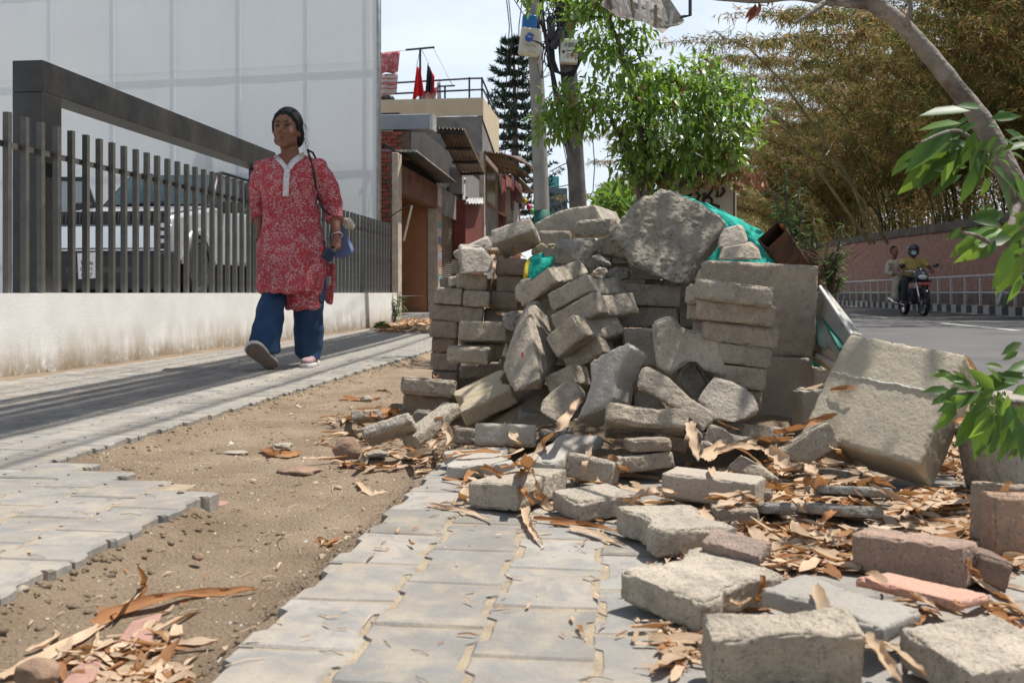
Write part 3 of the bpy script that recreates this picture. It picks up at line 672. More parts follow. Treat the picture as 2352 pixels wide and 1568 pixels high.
# ---- middle of the heap
J(1, 'd', 3.8, (1240, 722), (1492, 652), (960, 925), (1148, 612), 'large pale concave paver thrust up in the heap middle', tint=(1.12, 1.08, .98))
X(1, 4.0, [(893, 775), (940, 712), (1025, 698), (1000, 780), (960, 840), (955, 892), (905, 862)], (15, -15), .12, 'small pale paver end left of the large concave one', tilt=20, tint=LITE)
J(1, 'd', 3.55, (1440, 658), (1735, 686), (1145, 815), (1500, 788), 'upper of the two concave pavers lying one on the other', tint=(1.0, .97, .9))
J(1, 'd', 3.5, (1498, 795), (1830, 802), (1170, 985), (1566, 960), 'lower of the two concave pavers lying one on the other', tint=(1.02, .97, .88))
J(1, 'd', 3.42, (1345, 968), (1690, 960), (1135, 1150), (1450, 1140), 'pale paver with exposed pebbles just below the stacked pair', tint=(1.1, 1.03, .9), chips=1.6)
J(1, 'h', 3.45, (1530, 1112), (1680, 1120), (1248, 1285), (1600, 1275), 'buff paver beneath the pebbly one', tint=(1.06, .98, .84))
J(3, 'h', 3.3, (1545, 98), (1688, 105), (1322, 212), (1590, 262), 'rounded buff paver half left of the big smooth grey paver', tint=(1.06, .99, .86))
X(3, 3.15, [(1292, 480), (1308, 400), (1400, 310), (1490, 245), (1590, 258), (1655, 340), (1625, 410), (1560, 500), (1410, 562)], (10, 10), .12, 'buff paver tipped face up beside the big smooth grey paver', tilt=38, tint=(1.05, .99, .88), name='loose_paver')
Hl(1, [(1000, 885, 3.85), (1080, 860, 3.85), (1130, 885, 3.95), (1145, 965, 3.8), (1180, 1080, 3.8), (1240, 1330, 3.62), (1105, 1560, 3.42), (900, 1580, 3.4), (805, 1400, 3.55), (840, 1260, 3.7), (935, 1000, 3.85), (1010, 990, 3.62), (1062, 1250, 3.48), (1085, 1480, 3.36), (1000, 900, 4.0), (870, 1500, 3.75), (1180, 1400, 3.9)],
   'tall narrow slab standing on end left of the heap middle', name='concrete_slab', tint=(.98, .93, .85), group='big concrete slabs of the heap', rough=1.4)
Rb(1, 4.1, (465, 1022), (850, 1030), (460, 1176), .16, 'pale rough paver above the front left of the heap', pitch=10, tint=(1.12, 1.05, .93), chips=1.7, yaw=4)
X(1, 4.0, [(802, 985), (870, 962), (942, 968), (938, 1080), (880, 1110), (830, 1088), (806, 1040)], (10, -18), .12, 'small sunlit paver end against the tall narrow slab', tilt=22, tint=LITE)
J(1, 'd', 4.0, (690, 1245), (845, 1195), (362, 1228), (684, 1372), 'pale paver with a chipped sunlit top above the front pair', tint=(1.1, 1.03, .92), chips=1.8)
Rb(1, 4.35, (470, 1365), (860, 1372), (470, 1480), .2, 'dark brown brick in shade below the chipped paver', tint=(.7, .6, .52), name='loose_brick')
Rb(3, 3.98, (208, 200), (638, 238), (210, 335), .19, 'upper paver of the low front left pair', pitch=8, tint=(1.08, 1.0, .9), chips=1.8, group='pair of pavers at the front left of the heap')
Rb(3, 4.0, (222, 342), (590, 372), (225, 478), .19, 'lower paver of the low front left pair', tint=(.9, .82, .72), group='pair of pavers at the front left of the heap', g=0.0)
J(3, 'd', 3.3, (655, 490), (608, 325), (1080, 295), (730, 605), 'smooth tan paver with a side notch leaning at the heap front', tint=TAN, rough=.5, g=0.0, mat_=MCS)
Rb(3, 3.5, (1130, 488), (1335, 500), (1140, 640), .17, 'shaded grey paver behind the flat notched one', tint=DARK)
Rb(3, 3.18, (785, 568), (1268, 585), (787, 738), .235, 'flat lying grey paver with notched sides at the heap front', pitch=10, tint=(.96, .95, .92), kind='dw', rough=.6, g=0.0, mat_=MCS)
J(3, 'b', 3.3, (318, 690), (668, 408), (182, 668), (350, 756), 'pale brick leaning on its edge at the front left', dims=(.235, .07, .11), tint=(1.12, 1.08, .98), name='loose_brick', wd=.2, g=0.0)
Rb(3, 3.42, (612, 598), (790, 612), (640, 720), .16, 'small tan brick end behind the curled leaf', pitch=10, tint=WARM, name='loose_brick', g=0.0)
J(3, 'd', 2.72, (562, 925), (533, 785), (1100, 882), (572, 1008), 'smooth grey paver lying flat with notched ends, nearest the bare path', tint=(.95, .96, .97), rough=.5, g=0.0, mat_=MCS)
J(3, 'd', 2.85, (1400, 900), (1785, 665), (1090, 862), (1405, 965), 'smooth grey paver sloping under the long upright leaf', tint=(.95, .96, .97), rough=.5, mat_=MCS)
Rb(3, 2.86, (1508, 795), (1870, 862), (1518, 985), .2, 'grey paver with a crumbly top in front of the concave one', pitch=10, tint=(1, .97, .9), yaw=-14)
Rb(3, 2.88, (1880, 845), (2350, 800), (1885, 970), .19, 'grey brown paver right of the crumbly topped one', pitch=9, tint=(.98, .94, .86), yaw=8)
J(3, 'b', 2.25, (1112, 1052), (1510, 930), (722, 1028), (1118, 1268), 'pale brick with a pitted corner under the broken leaf', tint=(1.08, 1.03, .95), chips=1.7, name='loose_brick', dims=(.24, .12, .068), g=0.0)
J(3, 'b', 2.2, (1565, 1192), (2040, 1130), (1382, 1092), (1602, 1362), 'pale brick half sunk in sand right of the pitted one', tint=(1.06, 1.01, .93), chips=1.7, name='loose_brick', dims=(.23, .10, .06), g=0.0)
J(4, 'd', 2.72, (232, 545), (888, 612), (228, 690), (243, 400), 'rough concave paver standing on edge with its curved side up', tint=(1.08, 1.02, .92), chips=1.6, wd=.28)
X(3, 3.0, [(1680, 110), (1705, 75), (1850, -10), (1985, -62), (2010, -20), (1940, 80), (1920, 140), (1885, 200), (1872, 370), (1800, 445), (1568, 550), (1640, 380), (1690, 220)], (150, 75), .06, 'big smooth grey paver standing up in the heap centre', yaw=24, tilt=20, name='loose_paver', tint=(.93, .94, .95), rough=.5, mat_=MCS)
X(3, 3.08, [(1880, 170), (1945, 95), (2045, 150), (2068, 250), (2035, 400), (1990, 440), (1860, 400)], (20, 0), .08, 'crumbling sandy lump stuck to the big smooth grey paver', tilt=25, tint=(1.3, 1.12, .86), rough=2.4)
X(4, 3.05, [(455, 370), (485, 300), (560, 330), (640, 380), (715, 460), (460, 470)], (10, -5), .1, 'pale paver corner behind the concave one on edge', tilt=25, tint=(1.1, 1.05, .96))
X(4, 2.85, [(482, 285), (498, 190), (538, 116), (660, 170), (742, 218), (830, 300), (900, 370), (1088, 485), (1075, 560), (1000, 642), (930, 570), (850, 500), (760, 440), (700, 400), (600, 340)], (15, 25), .09, 'long speckled paver lying aslant right of the smooth grey one', tilt=28, yaw=10, name='loose_paver', tint=(1.0, .96, .88))
X(4, 3.1, [(790, 235), (850, 130), (882, 95), (955, 118), (1028, 262), (965, 382), (900, 350)], (25, 5), .12, 'dark grey paver corner pointing up below the standing dumbbell paver', tilt=18, yaw=20, name='loose_paver', tint=(.85, .86, .86))
X(4, 2.88, [(958, 388), (1020, 290), (1090, 208), (1230, 245), (1340, 300), (1400, 360), (1440, 440), (1428, 490), (1330, 540), (1240, 565), (1170, 555), (1080, 555)], (5, 20), .1, 'curved grey paver streaked with leaf shadow, left of the right stack foot', tilt=36, name='loose_paver', tint=(1.0, .98, .95))
X(4, 3.05, [(1170, 232), (1240, 208), (1310, 236), (1372, 300), (1350, 345), (1240, 300)], (0, -5), .08, 'small crusty piece behind the curved grey paver', tilt=25, tint=LITE, rough=2)
X(2, 3.02, [(412, 1040), (480, 1008), (540, 988), (590, 1008), (640, 1075), (700, 1098), (800, 1102), (862, 1074), (942, 1080), (965, 1220), (988, 1478), (880, 1430), (820, 1420), (762, 1352), (695, 1350), (620, 1400), (548, 1455), (440, 1385), (425, 1200)], (-12, -8), .08, 'dumbbell paver standing upright under the dark gap, dappled with shade', yaw=6, tilt=16, name='loose_paver', tint=(1.05, 1.02, .95), chips=1.5)
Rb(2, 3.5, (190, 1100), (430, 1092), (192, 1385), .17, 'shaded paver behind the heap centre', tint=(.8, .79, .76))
X(2, 3.1, [(805, 1455), (870, 1470), (860, 1530), (815, 1540)], (5, 0), .08, 'tiny pale chip below the dumbbell paver', tint=LITE)
# ---- lower right slopes
X(4, 2.78, [(1008, 690), (1050, 580), (1150, 610), (1215, 660), (1300, 680), (1395, 692), (1250, 750), (1140, 765), (1012, 750)], (0, -12), .12, 'grey paver with broken edge half under pale leaves', tilt=18, name='loose_paver', tint=(.88, .85, .82))
X(4, 2.72, [(965, 715), (1040, 712), (1118, 765), (1062, 832), (960, 835)], (0, -10), .1, 'small round cornered paver end among leaves', tilt=12, tint=(1, .96, .88), name='loose_paver')
X(4, 2.7, [(928, 608), (992, 650), (1002, 705), (940, 735)], (5, -5), .1, 'thin dark rimmed paver edge beside the small round cornered end', tint=(.8, .78, .74))
X(4, 2.58, [(1600, 800), (1700, 720), (1820, 640), (1992, 566), (2030, 600), (2055, 660), (2092, 700), (2075, 752), (1960, 820), (1840, 888), (1700, 872)], (-28, -16), .08, 'grey brown brick lying aslant in front of the fallen slab', tilt=10, name='loose_brick', tint=(.95, .92, .84), yaw=12)
X(4, 2.5, [(1180, 935), (1240, 880), (1292, 828), (1440, 900), (1605, 1012), (1560, 1030), (1330, 985)], (5, -10), .09, 'paver corner rising out of leaves behind the long block', tilt=22, tint=(.9, .87, .82), name='loose_paver')
J(4, 'b', 2.22, (1410, 1045), (676, 958), (1500, 985), (1410, 1260), 'clean edged long grey brick lying across the heap front', dims=(.215, .1, .065), tint=(.95, .89, .83), name='loose_brick', rough=.6, mat_=MCS)
Rb(4, 2.27, (1120, 1262), (1452, 1250), (1125, 1390), .1, 'stub under the right end of the long clean brick', tint=(.85, .78, .68), name='loose_brick', g=0.0)
Rb(4, 2.34, (1470, 1190), (1742, 1194), (1465, 1275), .12, 'small slate grey piece right of the long clean brick', pitch=14, tint=GREY, kind='c', g=0.0)
J(5, 'd', 1.93, (832, 425), (520, 235), (1470, 405), (818, 655), 'pale wavy topped paver left of the small reddish one', tint=(1.12, 1.08, 1.0), chips=1.5, wd=.15, g=0.0)
J(5, 'b', 1.93, (1642, 650), (1185, 512), (1745, 520), (1640, 722), 'small reddish grey brick resting on two pavers', g=.05, dims=(.18, .09, .05), tint=(.88, .72, .68), name='loose_brick', wd=.15)
J(5, 'd', 1.47, (1200, 1000), (1840, 765), (542, 742), (1188, 1262), 'broad pale paver with sharp dark side, front of the spill', tint=(1.12, 1.08, 1.0), chips=1.4, wd=.28, g=0.0)
J(6, 'd', 1.47, (1238, 1142), (292, 822), (1562, 985), (1240, 1290), 'smooth slate grey paver between the two rough front ones', g=.035, tint=(.76, .77, .78), rough=.5, wd=.28, mat_=MCS)
J(6, 'd', 1.2, (-95, 1240), (1130, 1190), (-178, 1002), (-115, 1660), 'thick pale paver with pitted front at the bottom edge of the view', dims=(.2, .14, .085), tint=(1.1, 1.05, .95), chips=1.2, rough=1.6, wd=.28, g=0.0)
J(6, 'b', 1.2, (1950, 1500), (1368, 1128), (2760, 1350), (1935, 1820), 'large pale paver cut by the bottom right corner', g=0.0, dims=(.2, .18, .08), tint=(1.15, 1.1, 1.02), chips=1.4, name='loose_paver', wd=.15)
J(6, 'b', 1.66, (1868, 510), (985, 388), (1998, 447), (1882, 850), 'reddish brick set on edge behind the salmon one', g=0.0, dims=(.2, .05, .085), tint=(.98, .74, .66), name='loose_brick', wd=.28)
J(6, 'b', 1.55, (1842, 935), (1025, 735), (2100, 870), (1842, 1000), 'smooth salmon pink brick leaning among the leaves', g=.03, dims=(.2, .09, .03), tint=(1.22, .72, .60), name='loose_brick', rough=.4, wd=.2, mat_=MCS)
UP = 'bricks standing upright at the right edge'
Rb(6, 1.98, (2058, 10), (2500, 40), (2055, 480), .07, 'rear of two bricks standing upright at the right edge', tint=(.95, .8, .7), name='loose_brick', group=UP, pitch=4)
Rb(6, 1.84, (2120, 90), (2560, 105), (2185, 600), .06, 'nearer of two upright bricks with a rusty orange side', tint=(1.0, .72, .58), name='loose_brick', group=UP, pitch=4)
Rb(6, 1.9, (1995, 540), (2300, 640), (2010, 780), .1, 'dark reddish brick under the upright pair', tint=(.62, .45, .40), name='loose_brick')
Rb(6, 2.16, (690, 150), (1262, 190), (690, 240), .14, 'flat grey paver among leaves before the fallen slab', pitch=12, tint=GREY, kind='c')
Rb(6, 2.36, (780, 10), (1345, 42), (780, 80), .16, 'slate grey paver at the shadow of the fallen slab', pitch=12, tint=(.8, .85, .9), kind='r')
Rb(3, 3.75, (-120, 605), (262, 478), (-112, 690), .12, 'pale slab lying low among leaves left of the front pair', pitch=26, tint=LITE, g=0.0)
Rb(3, 4.1, (295, 490), (420, 492), (297, 580), .12, 'little grey chunk behind the leaning edge brick', tint=DARK, name='concrete_chunk')
Rb(3, 4.4, (-190, 470), (40, 455), (-190, 540), .1, 'flat broken bit at the far left foot of the heap', pitch=20, tint=LITE, name='concrete_chunk')
Rb(4, 2.95, (1300, 570), (1640, 604), (1300, 680), .17, 'dusty paver lying behind the pale upright leaves', tint=LITE, pitch=16)
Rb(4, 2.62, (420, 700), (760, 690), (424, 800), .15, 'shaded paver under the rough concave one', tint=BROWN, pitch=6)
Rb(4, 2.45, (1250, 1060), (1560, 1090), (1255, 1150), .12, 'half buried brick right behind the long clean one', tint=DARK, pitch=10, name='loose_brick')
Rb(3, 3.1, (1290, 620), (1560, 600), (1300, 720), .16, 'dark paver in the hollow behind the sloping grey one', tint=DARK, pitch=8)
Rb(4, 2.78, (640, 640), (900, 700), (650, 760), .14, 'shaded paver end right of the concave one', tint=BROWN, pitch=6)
# ---- fallen slab at right
J(7, 'b', 2.62, (1520, 1490), (1902, 622), (590, 1235), (1640, 1680), 'big clean edged kerb slab fallen on its corner right of the heap', dims=(.42, .36, .13), name='concrete_slab', tint=(1.05, 1.0, .88), group='big concrete slabs of the heap', wd=.2, rough=.6, g=0.0, mat_=MCS)
SLABJ = LASTJ[0]
Rb(7, 2.75, (2080, 1140), (2560, 1080), (2085, 1640), .25, 'concrete block behind the leaves at the right edge', name='kerb_block', tint=(1, .96, .9), pitch=12)
# ---- filler behind and below, so that no light comes through the heap
def fill(Y, x0, y0, x1, y1, rows, label, d=.2):
    k = 0
for (x0, y0, x1, y1, Y, nx, ny) in [(1010, 640, 1480, 900, 4.8, 5, 7), (1250, 570, 1640, 860, 4.4, 5, 8), (1200, 760, 1560, 960, 3.95, 5, 5), (1400, 760, 1720, 960, 3.65, 4, 5)]:
    for i in range(nx):
        for j in range(ny):
            xa = x0 + (x1 - x0) * (i + (.5 if j % 2 else 0)) / nx; ya = y0 + (y1 - y0) * j / ny; wd_ = (x1 - x0) / nx * .96; hd = (y1 - y0) / ny * .97
            if xa + wd_ > x1 + 20: continue
            a = P(xa, ya, Y + random.uniform(-.03, .05)); s_ = 1 / F * Y; b = MB()
            pts = [a, a + Vector((wd_ * s_, random.uniform(-.02, .02), 0)), a + Vector((wd_ * s_, .2, 0)), a + Vector((0, .2, 0))]
            b.prism(pts, Vector((0, 0, -hd * s_)))
            RAW.append(dict(name='loose_paver', mb=b, Y=Y, label='shaded paver buried deep inside the heap', group='pavers buried inside the heap', rough=.6, tint=(.85, .82, .76), mat=MC, chips=.6, seed=len(RAW), cat='paver', cheap=True))
FILL_FROM = 0
# ---- remesh, chip and roughen all of them
col = sc.collection
for i, d in enumerate(RAW):
    me = mesh_from(d['name'], d['mb'], d['mat']); o = bpy.data.objects.new(d['name'], me); col.objects.link(o); d['o'] = o
    if d.get('cheap'): continue
    m_ = o.modifiers.new('r', 'REMESH'); m_.mode = 'VOXEL'
    a = np.array(d['mb'].v); ext = (a.max(0) - a.min(0)); big = ext.max()
    vox = max(.0026, d['Y'] * .00115)
    if big > .38: vox = max(vox, .0055)
    m_.voxel_size = vox; d['vox'] = vox
dg = bpy.context.evaluated_depsgraph_get()
HEAP = []
def roughen(me, vox, rough, chips, seed):
    n = len(me.vertices); co = np.empty(n * 3); me.vertices.foreach_get('co', co); co = co.reshape(-1, 3)
    no = np.empty(n * 3); me.vertices.foreach_get('normal', no); no = no.reshape(-1, 3)
    ed = np.empty(len(me.edges) * 2, dtype=np.int64); me.edges.foreach_get('vertices', ed); ed = ed.reshape(-1, 2)
    deg = np.bincount(ed.ravel(), minlength=n).clip(1)[:, None]
    def avg(x):
        s = np.zeros_like(x); np.add.at(s, ed[:, 0], x[ed[:, 1]]); np.add.at(s, ed[:, 1], x[ed[:, 0]]); return s / deg
    k = max(1, int(round(.006 / vox)))
    sm = no.copy()
    for _ in range(k + 1): sm = avg(sm)
    sharp = np.clip((1 - np.linalg.norm(sm, axis=1)) * 6, 0, 1)          # 0 on flats, 1 at edges and corners
    nz1 = np.array([noise.noise(Vector(p) * 28 + Vector((seed * 3.1, 0, 0))) for p in co])
    nz2 = np.array([noise.noise(Vector(p) * 75 + Vector((0, seed * 1.7, 0))) for p in co])
    nz3 = np.array([noise.noise(Vector(p) * 9 + Vector((0, 0, seed * 2.3))) for p in co])
    chip = sharp * (np.clip(nz1 + .05, 0, 1) * .011 + np.clip(nz2, 0, 1) * .006 + np.clip(nz3 - .12, 0, 1) * .022 + .0004) * chips
    disp = -chip + rough * (.0014 * nz1 + .0015 * nz2 + .0014 * nz3 - .006 * np.clip(nz2 - .34, 0, 1) - .006 * np.clip(nz1 - .42, 0, 1))
    if rough > 2:
        nz4 = np.array([noise.fractal(Vector(p) * 14, 1.0, 2.0, 4) for p in co])
        disp += .010 * nz4 + .0045 * np.clip(np.array([noise.noise(Vector(p) * 46) for p in co]), -.2, 1)
    lim = .016
    co2 = co + no * np.clip(disp, -lim * 1.2, lim)[:, None]
    me.vertices.foreach_set('co', co2.ravel()); me.update()
for d in RAW:
    o = d['o']
    if d.get('cheap'):
        a = np.array(d['mb'].v); c = Vector(a.mean(0)); c.z = a[:, 2].min(); o.data.transform(Matrix.Translation(-c)); o.location = c
    else:
        me = bpy.data.meshes.new_from_object(o.evaluated_get(dg), depsgraph=dg); o.modifiers.clear(); old = o.data; o.data = me; bpy.data.meshes.remove(old)
        me.name = d['name']
        if not me.materials: me.materials.append(d['mat'])
        roughen(me, d['vox'], d['rough'], d['chips'], d['seed'])
        me.polygons.foreach_set('use_smooth', [True] * len(me.polygons))
        n = len(me.vertices); co = np.empty(n * 3); me.vertices.foreach_get('co', co); co = co.reshape(-1, 3)
        c = Vector(co.mean(0)); c.z = co[:, 2].min(); me.transform(Matrix.Translation(-c)); o.location = c
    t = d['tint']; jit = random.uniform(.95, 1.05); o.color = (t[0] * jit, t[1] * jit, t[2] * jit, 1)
    tag(o, d['label'], d['cat'], d['group']); HEAP.append(o)
for l in SOLVE_LOG:
    if l[1] > 60: print('SOLVE', l)
# keep only those buried pieces that show between the others, and say which neighbour each shows behind
vv, ff_, own = [], [], []
for k, o in enumerate(HEAP):
    n0 = len(vv); me = o.data; n = len(me.vertices); co = np.empty(n * 3); me.vertices.foreach_get('co', co); co = co.reshape(-1, 3) + np.array(o.location); vv += co.tolist(); ff_ += [tuple(n0 + i for i in p.vertices) for p in me.polygons]; own += [k] * len(me.polygons)
bvh_ = BVHTree.FromPolygons(vv, ff_); seen = {}; eye_ = Vector((0, 0, H))
for y in range(420, 1100, 5):
    for x in range(900, 2000, 5):
        h = bvh_.ray_cast(eye_, (P(x, y, 1) - eye_).normalized())
        if h[2] is not None: seen.setdefault(own[h[2]], []).append((x, y))
named = [(o, seen[k]) for k, o in enumerate(HEAP) if k in seen and 'deep inside' not in o['label']]
cen = [(sum(p[0] for p in s_) / len(s_), sum(p[1] for p in s_) / len(s_), o) for o, s_ in named]
used_l = {}
for k, o in list(enumerate(HEAP)):
    if 'deep inside' not in o['label']: continue
    if len(seen.get(k, ())) < 2: bpy.data.objects.remove(o); HEAP[k] = None; continue
    s_ = seen[k]; mx_, my_ = sum(p[0] for p in s_) / len(s_), sum(p[1] for p in s_) / len(s_); n_ = sorted(cen, key=lambda c: math.hypot(c[0] - mx_, c[1] - my_))
    for c in n_[:6]:
        dx, dy = mx_ - c[0], my_ - c[1]; side = ('above' if dy < 0 else 'below') if abs(dy) > abs(dx) else ('left of' if dx < 0 else 'right of'); lb = ' '.join(('shaded paver %s the %s' % (side, c[2]['label'])).split()[:16])
        if lb not in used_l: break
    used_l[lb] = 1; o['label'] = lb; o['group'] = 'shaded pavers showing in the gaps of the heap'
HEAP = [o for o in HEAP if o is not None]
print('heap pieces', len(HEAP), 'verts', sum(len(o.data.vertices) for o in HEAP))

# raised mortar line across the face of the fallen slab
b_, p_, e_ = SLABJ; zm_ = min((p_ + e_[0] * s_ + e_[1] * t_ + e_[2] * k_).z for s_ in (0, 1) for t_ in (0, 1) for k_ in (0, 1)); f_ = H / (H - zm_)
sc_ = lambda q: Vector((q.x * f_, q.y * f_, H + (q.z - H) * f_))
slab_o = [o for o in HEAP if o['label'].startswith('big clean edged kerb slab')][0]; ABS[slab_o.name] = slab_o.location.copy()
nn_ = e_[0].cross(e_[1]).normalized(); nn_ = nn_ if nn_.y < 0 else -nn_
q = MB(); r_ = random.Random(2); a_, c_ = p_ + e_[0] * .62, p_ + e_[0] * .60 + e_[1]
q.tube([sc_(a_.lerp(c_, k / 40)) + nn_ * .0015 + e_[0].normalized() * r_.uniform(-.003, .003) for k in range(1, 40)], [r_.uniform(.0012, .0042) for k in range(1, 40)], 5)
obj('mortar_line', q, mat('pale_mortar', (.55, .53, .48), .95, .1, 30), slab_o)
# =================================================================== PARKED CAR behind the fence
CAR0 = Vector((-6.18, 13.0, .46))        # ground point below its front corner on the far left
def cl(x, y, z): return CAR0 + Vector((x * CS + y * SN, -x * SN + y * CS, z))
MSIL = mat('silver_paint', (.62, .63, .64), .28, .04, 2, metal=.65, spec=.5, coat=.6)
MBLK = mat('black_plastic', (.02, .02, .021), .5, .2, 6); MROOF = mat('black_paint', (.010, .012, .016), .4, .1, 2, coat=.15)
MGLS = mat('dark_glass', (.03, .045, .05), .04, .1, 2, spec=.9, coat=.5); MTYRE = mat('tyre_rubber', (.022, .022, .022), .85, .2, 20)
MALLOY = mat('alloy', (.25, .25, .26), .35, .1, 5, metal=.8); MLAMP = mat('lamp_glass', (.55, .57, .58), .1, .1, 5, spec=.8)
MPAPER = mat('paper', (.72, .72, .70), .8, .05, 5); MINK = mat('ink', (.03, .03, .035), .7, .1, 5)
car = empty('parked_car', cl(.9, 2.2, 0), 'silver and black boxy off road car parked behind the metal fence with its door open', 'car')
W_ = 1.82
def side_prism(pts, x0, x1, m=0):
    b = MB(); b.prism([cl(x0, y, z) for y, z in pts], cl(x1, 0, 0) - cl(x0, 0, 0), m); return b
body = side_prism([(.0, .52), (.0, .98), (.05, 1.03), (.25, 1.07), (1.38, 1.25), (4.15, 1.25), (4.15, .45), (.1, .45)], 0, W_)
obj('body', body, MSIL, car, bevel=.05, seg=3)
hd = side_prism([(.12, 1.05), (.16, 1.075), (1.36, 1.275), (1.36, 1.25), (.3, 1.09)], .12, W_ - .12); obj('hood', hd, MSIL, car, bevel=.02)
gh = MB(); zb, zr = 1.25, 1.80
gh.hexa([cl(.06, 1.35, zb), cl(W_ - .06, 1.35, zb), cl(W_ - .06, 4.12, zb), cl(.06, 4.12, zb)], [cl(.2, 1.98, zr), cl(W_ - .2, 1.98, zr), cl(W_ - .2, 4.0, zr), cl(.2, 4.0, zr)])
obj('cabin', gh, MROOF, car, bevel=.05, seg=3)
ws = MB(); ws.add([cl(.17, 1.40, zb + .03), cl(W_ - .17, 1.40, zb + .03), cl(W_ - .29, 1.92, zr - .05), cl(.29, 1.92, zr - .05)], [(0, 1, 2, 3)])
MWS = mat('windscreen', (.018, .032, .040), .12, .5, .5, col2=(.07, .10, .11), spec=.3)
ws.v = [tuple(Vector(p) + (cl(0, -.03, .02) - cl(0, 0, 0))) for p in ws.v]; wso = obj('windscreen', ws, MWS, car)
wp = MB(); wp.tube([cl(.5, 1.36, zb + .06), cl(1.1, 1.40, zb + .1)], .012, 5); obj('wiper', wp, MBLK, wso)
for y0, y1 in ((1.75, 2.65), (2.75, 3.6)):
    b = MB(); b.add([cl(W_ - .075, y0 - .1, zb + .05), cl(W_ - .075, y1, zb + .05), cl(W_ - .185, y1, zr - .07), cl(W_ - .185, y0 + .22, zr - .07)], [(0, 1, 2, 3)])
    b.v = [tuple(Vector(p) + (cl(.012, 0, .004) - cl(0, 0, 0))) for p in b.v]; obj('side_window', b, MGLS, car)
for x in (.3, W_ - .3):
    rr = MB(); rr.tube([cl(x, 2.1, zr + .01), cl(x, 2.3, zr + .06), cl(x, 3.9, zr + .06), cl(x, 3.98, zr + .01)], .025, 6); obj('roof_rail', rr, MBLK, car)
gr = MB(); gr.box(cl(W_ / 2, -.012, 1.005), (W_ - .04, .05, .17), (0, 0, YAW)); gro = obj('grille', gr, MBLK, car, bevel=.01)
gs = MB(); MBB0 = mat('grille_grey', (.06, .06, .062), .5, .2, 5)
for k in range(34):
    if abs(k - 16.5) > 1.2: gs.box(cl(.12 + k * .048, -.045, 1.005), (.016, .02, .12), (0, 0, YAW))
gso = obj('grille_slot', gs, MBB0, gro); gso['kind'] = 'stuff'
bm_ = side_prism([(-.14, .06), (-.14, .54), (-.05, .58), (.2, .58), (.2, .04)], -.02, W_ + .02); obj('bumper', bm_, MBLK, car, bevel=.03, seg=3)
ub = MB(); ub.box(cl(W_ / 2, 2.2, .25), (W_ - .5, 3.7, .5), (0, 0, YAW)); obj('underbody_shade', ub, MBLK, car)  # black box down to the ground stands in for the shade under the car
sk = MB(); sk.box(cl(W_ / 2, -.13, .33), (.9, .03, .08), (0, 0, YAW)); obj('skid_plate', sk, MBB0, car, bevel=.01)
fl = MB(); fl.hexa([cl(.02, -.03, .60), cl(W_ - .02, -.03, .60), cl(W_ - .02, .2, .60), cl(.02, .2, .60)], [cl(.0, -.02, .915), cl(W_, -.02, .915), cl(W_, .2, .915), cl(.0, .2, .915)])
obj('front_panel', fl, MSIL, car, bevel=.02)
for x in (.07, W_ - .07):
    b = MB(); b.box(cl(x, -.04, .80), (.12, .07, .40), (0, 0, YAW)); h_ = obj('headlight', b, MBLK, car, bevel=.015)
    b = MB()
    for k in range(3): b.box(cl(x, -.08, .70 + k * .1), (.07, .02, .055), (0, 0, YAW))
    obj('lamp', b, MLAMP, h_)
def wheel(x, y):
    b = MB(); n = 28
    prof = [(.30, -.11), (.36, -.12), (.385, -.09), (.39, 0), (.385, .09), (.36, .12), (.30, .11)]
    rings = []
    for k in range(n):
        t = 2 * PI * k / n; rings.append([cl(x + o, y + r_ * math.cos(t), .39 + r_ * math.sin(t)) for r_, o in prof])
    rings.append(rings[0]); b.loft(rings, cap=False, close=True); wh = obj('wheel', b, MTYRE, car, smooth=True)
    q = MB(); q.cyl(cl(x + .07, y, .39), cl(x + .085, y, .39), .06, 12)
    for k in range(8):
        t = 2 * PI * k / 8
        for dt in (-.12, .12):
            q.hexa([cl(x + .05, y + .05 * math.cos(t + dt * 3), .39 + .05 * math.sin(t + dt * 3)), cl(x + .05, y + .06 * math.cos(t + dt * 3 + .3), .39 + .06 * math.sin(t + dt * 3 + .3)), cl(x + .08, y + .06 * math.cos(t + dt * 3 + .3), .39 + .06 * math.sin(t + dt * 3 + .3)), cl(x + .08, y + .05 * math.cos(t + dt * 3), .39 + .05 * math.sin(t + dt * 3))],
                   [cl(x + .05, y + .29 * math.cos(t + dt), .39 + .29 * math.sin(t + dt)), cl(x + .05, y + .29 * math.cos(t + dt + .07), .39 + .29 * math.sin(t + dt + .07)), cl(x + .08, y + .29 * math.cos(t + dt + .07), .39 + .29 * math.sin(t + dt + .07)), cl(x + .08, y + .29 * math.cos(t + dt), .39 + .29 * math.sin(t + dt))])
    rings = []
    for k in range(n + 1):
        t = 2 * PI * k / n; rings.append([cl(x + o, y + r_ * math.cos(t), .39 + r_ * math.sin(t)) for r_, o in ((.27, -.08), (.305, -.1), (.305, .1), (.28, .1), (.27, .06))])
    q.loft(rings, cap=False); obj('rim', q, MALLOY, wh)
for x, y in ((W_ - .09, .82), (.09, .82), (W_ - .09, 3.6), (.09, 3.6)): wheel(x, y)
for x in (W_ + .005, -.005):
    b = MB(); rings = []
    for k in range(15):
        t = PI * k / 14; rings.append([cl(x + o, .82 + r_ * math.cos(t), .42 + r_ * math.sin(t)) for r_, o in ((.41, -.06), (.41, .03), (.50, .02), (.52, -.06))])
    b.loft(rings); obj('wheel_arch', b, MSIL if x > 0 else MBLK, car, smooth=True)
b = MB(); b.cyl(cl(W_ - .34, .82, .42), cl(W_ + .004, .82, .42), .415, 24); obj('wheel_well', b, MBLK, car)
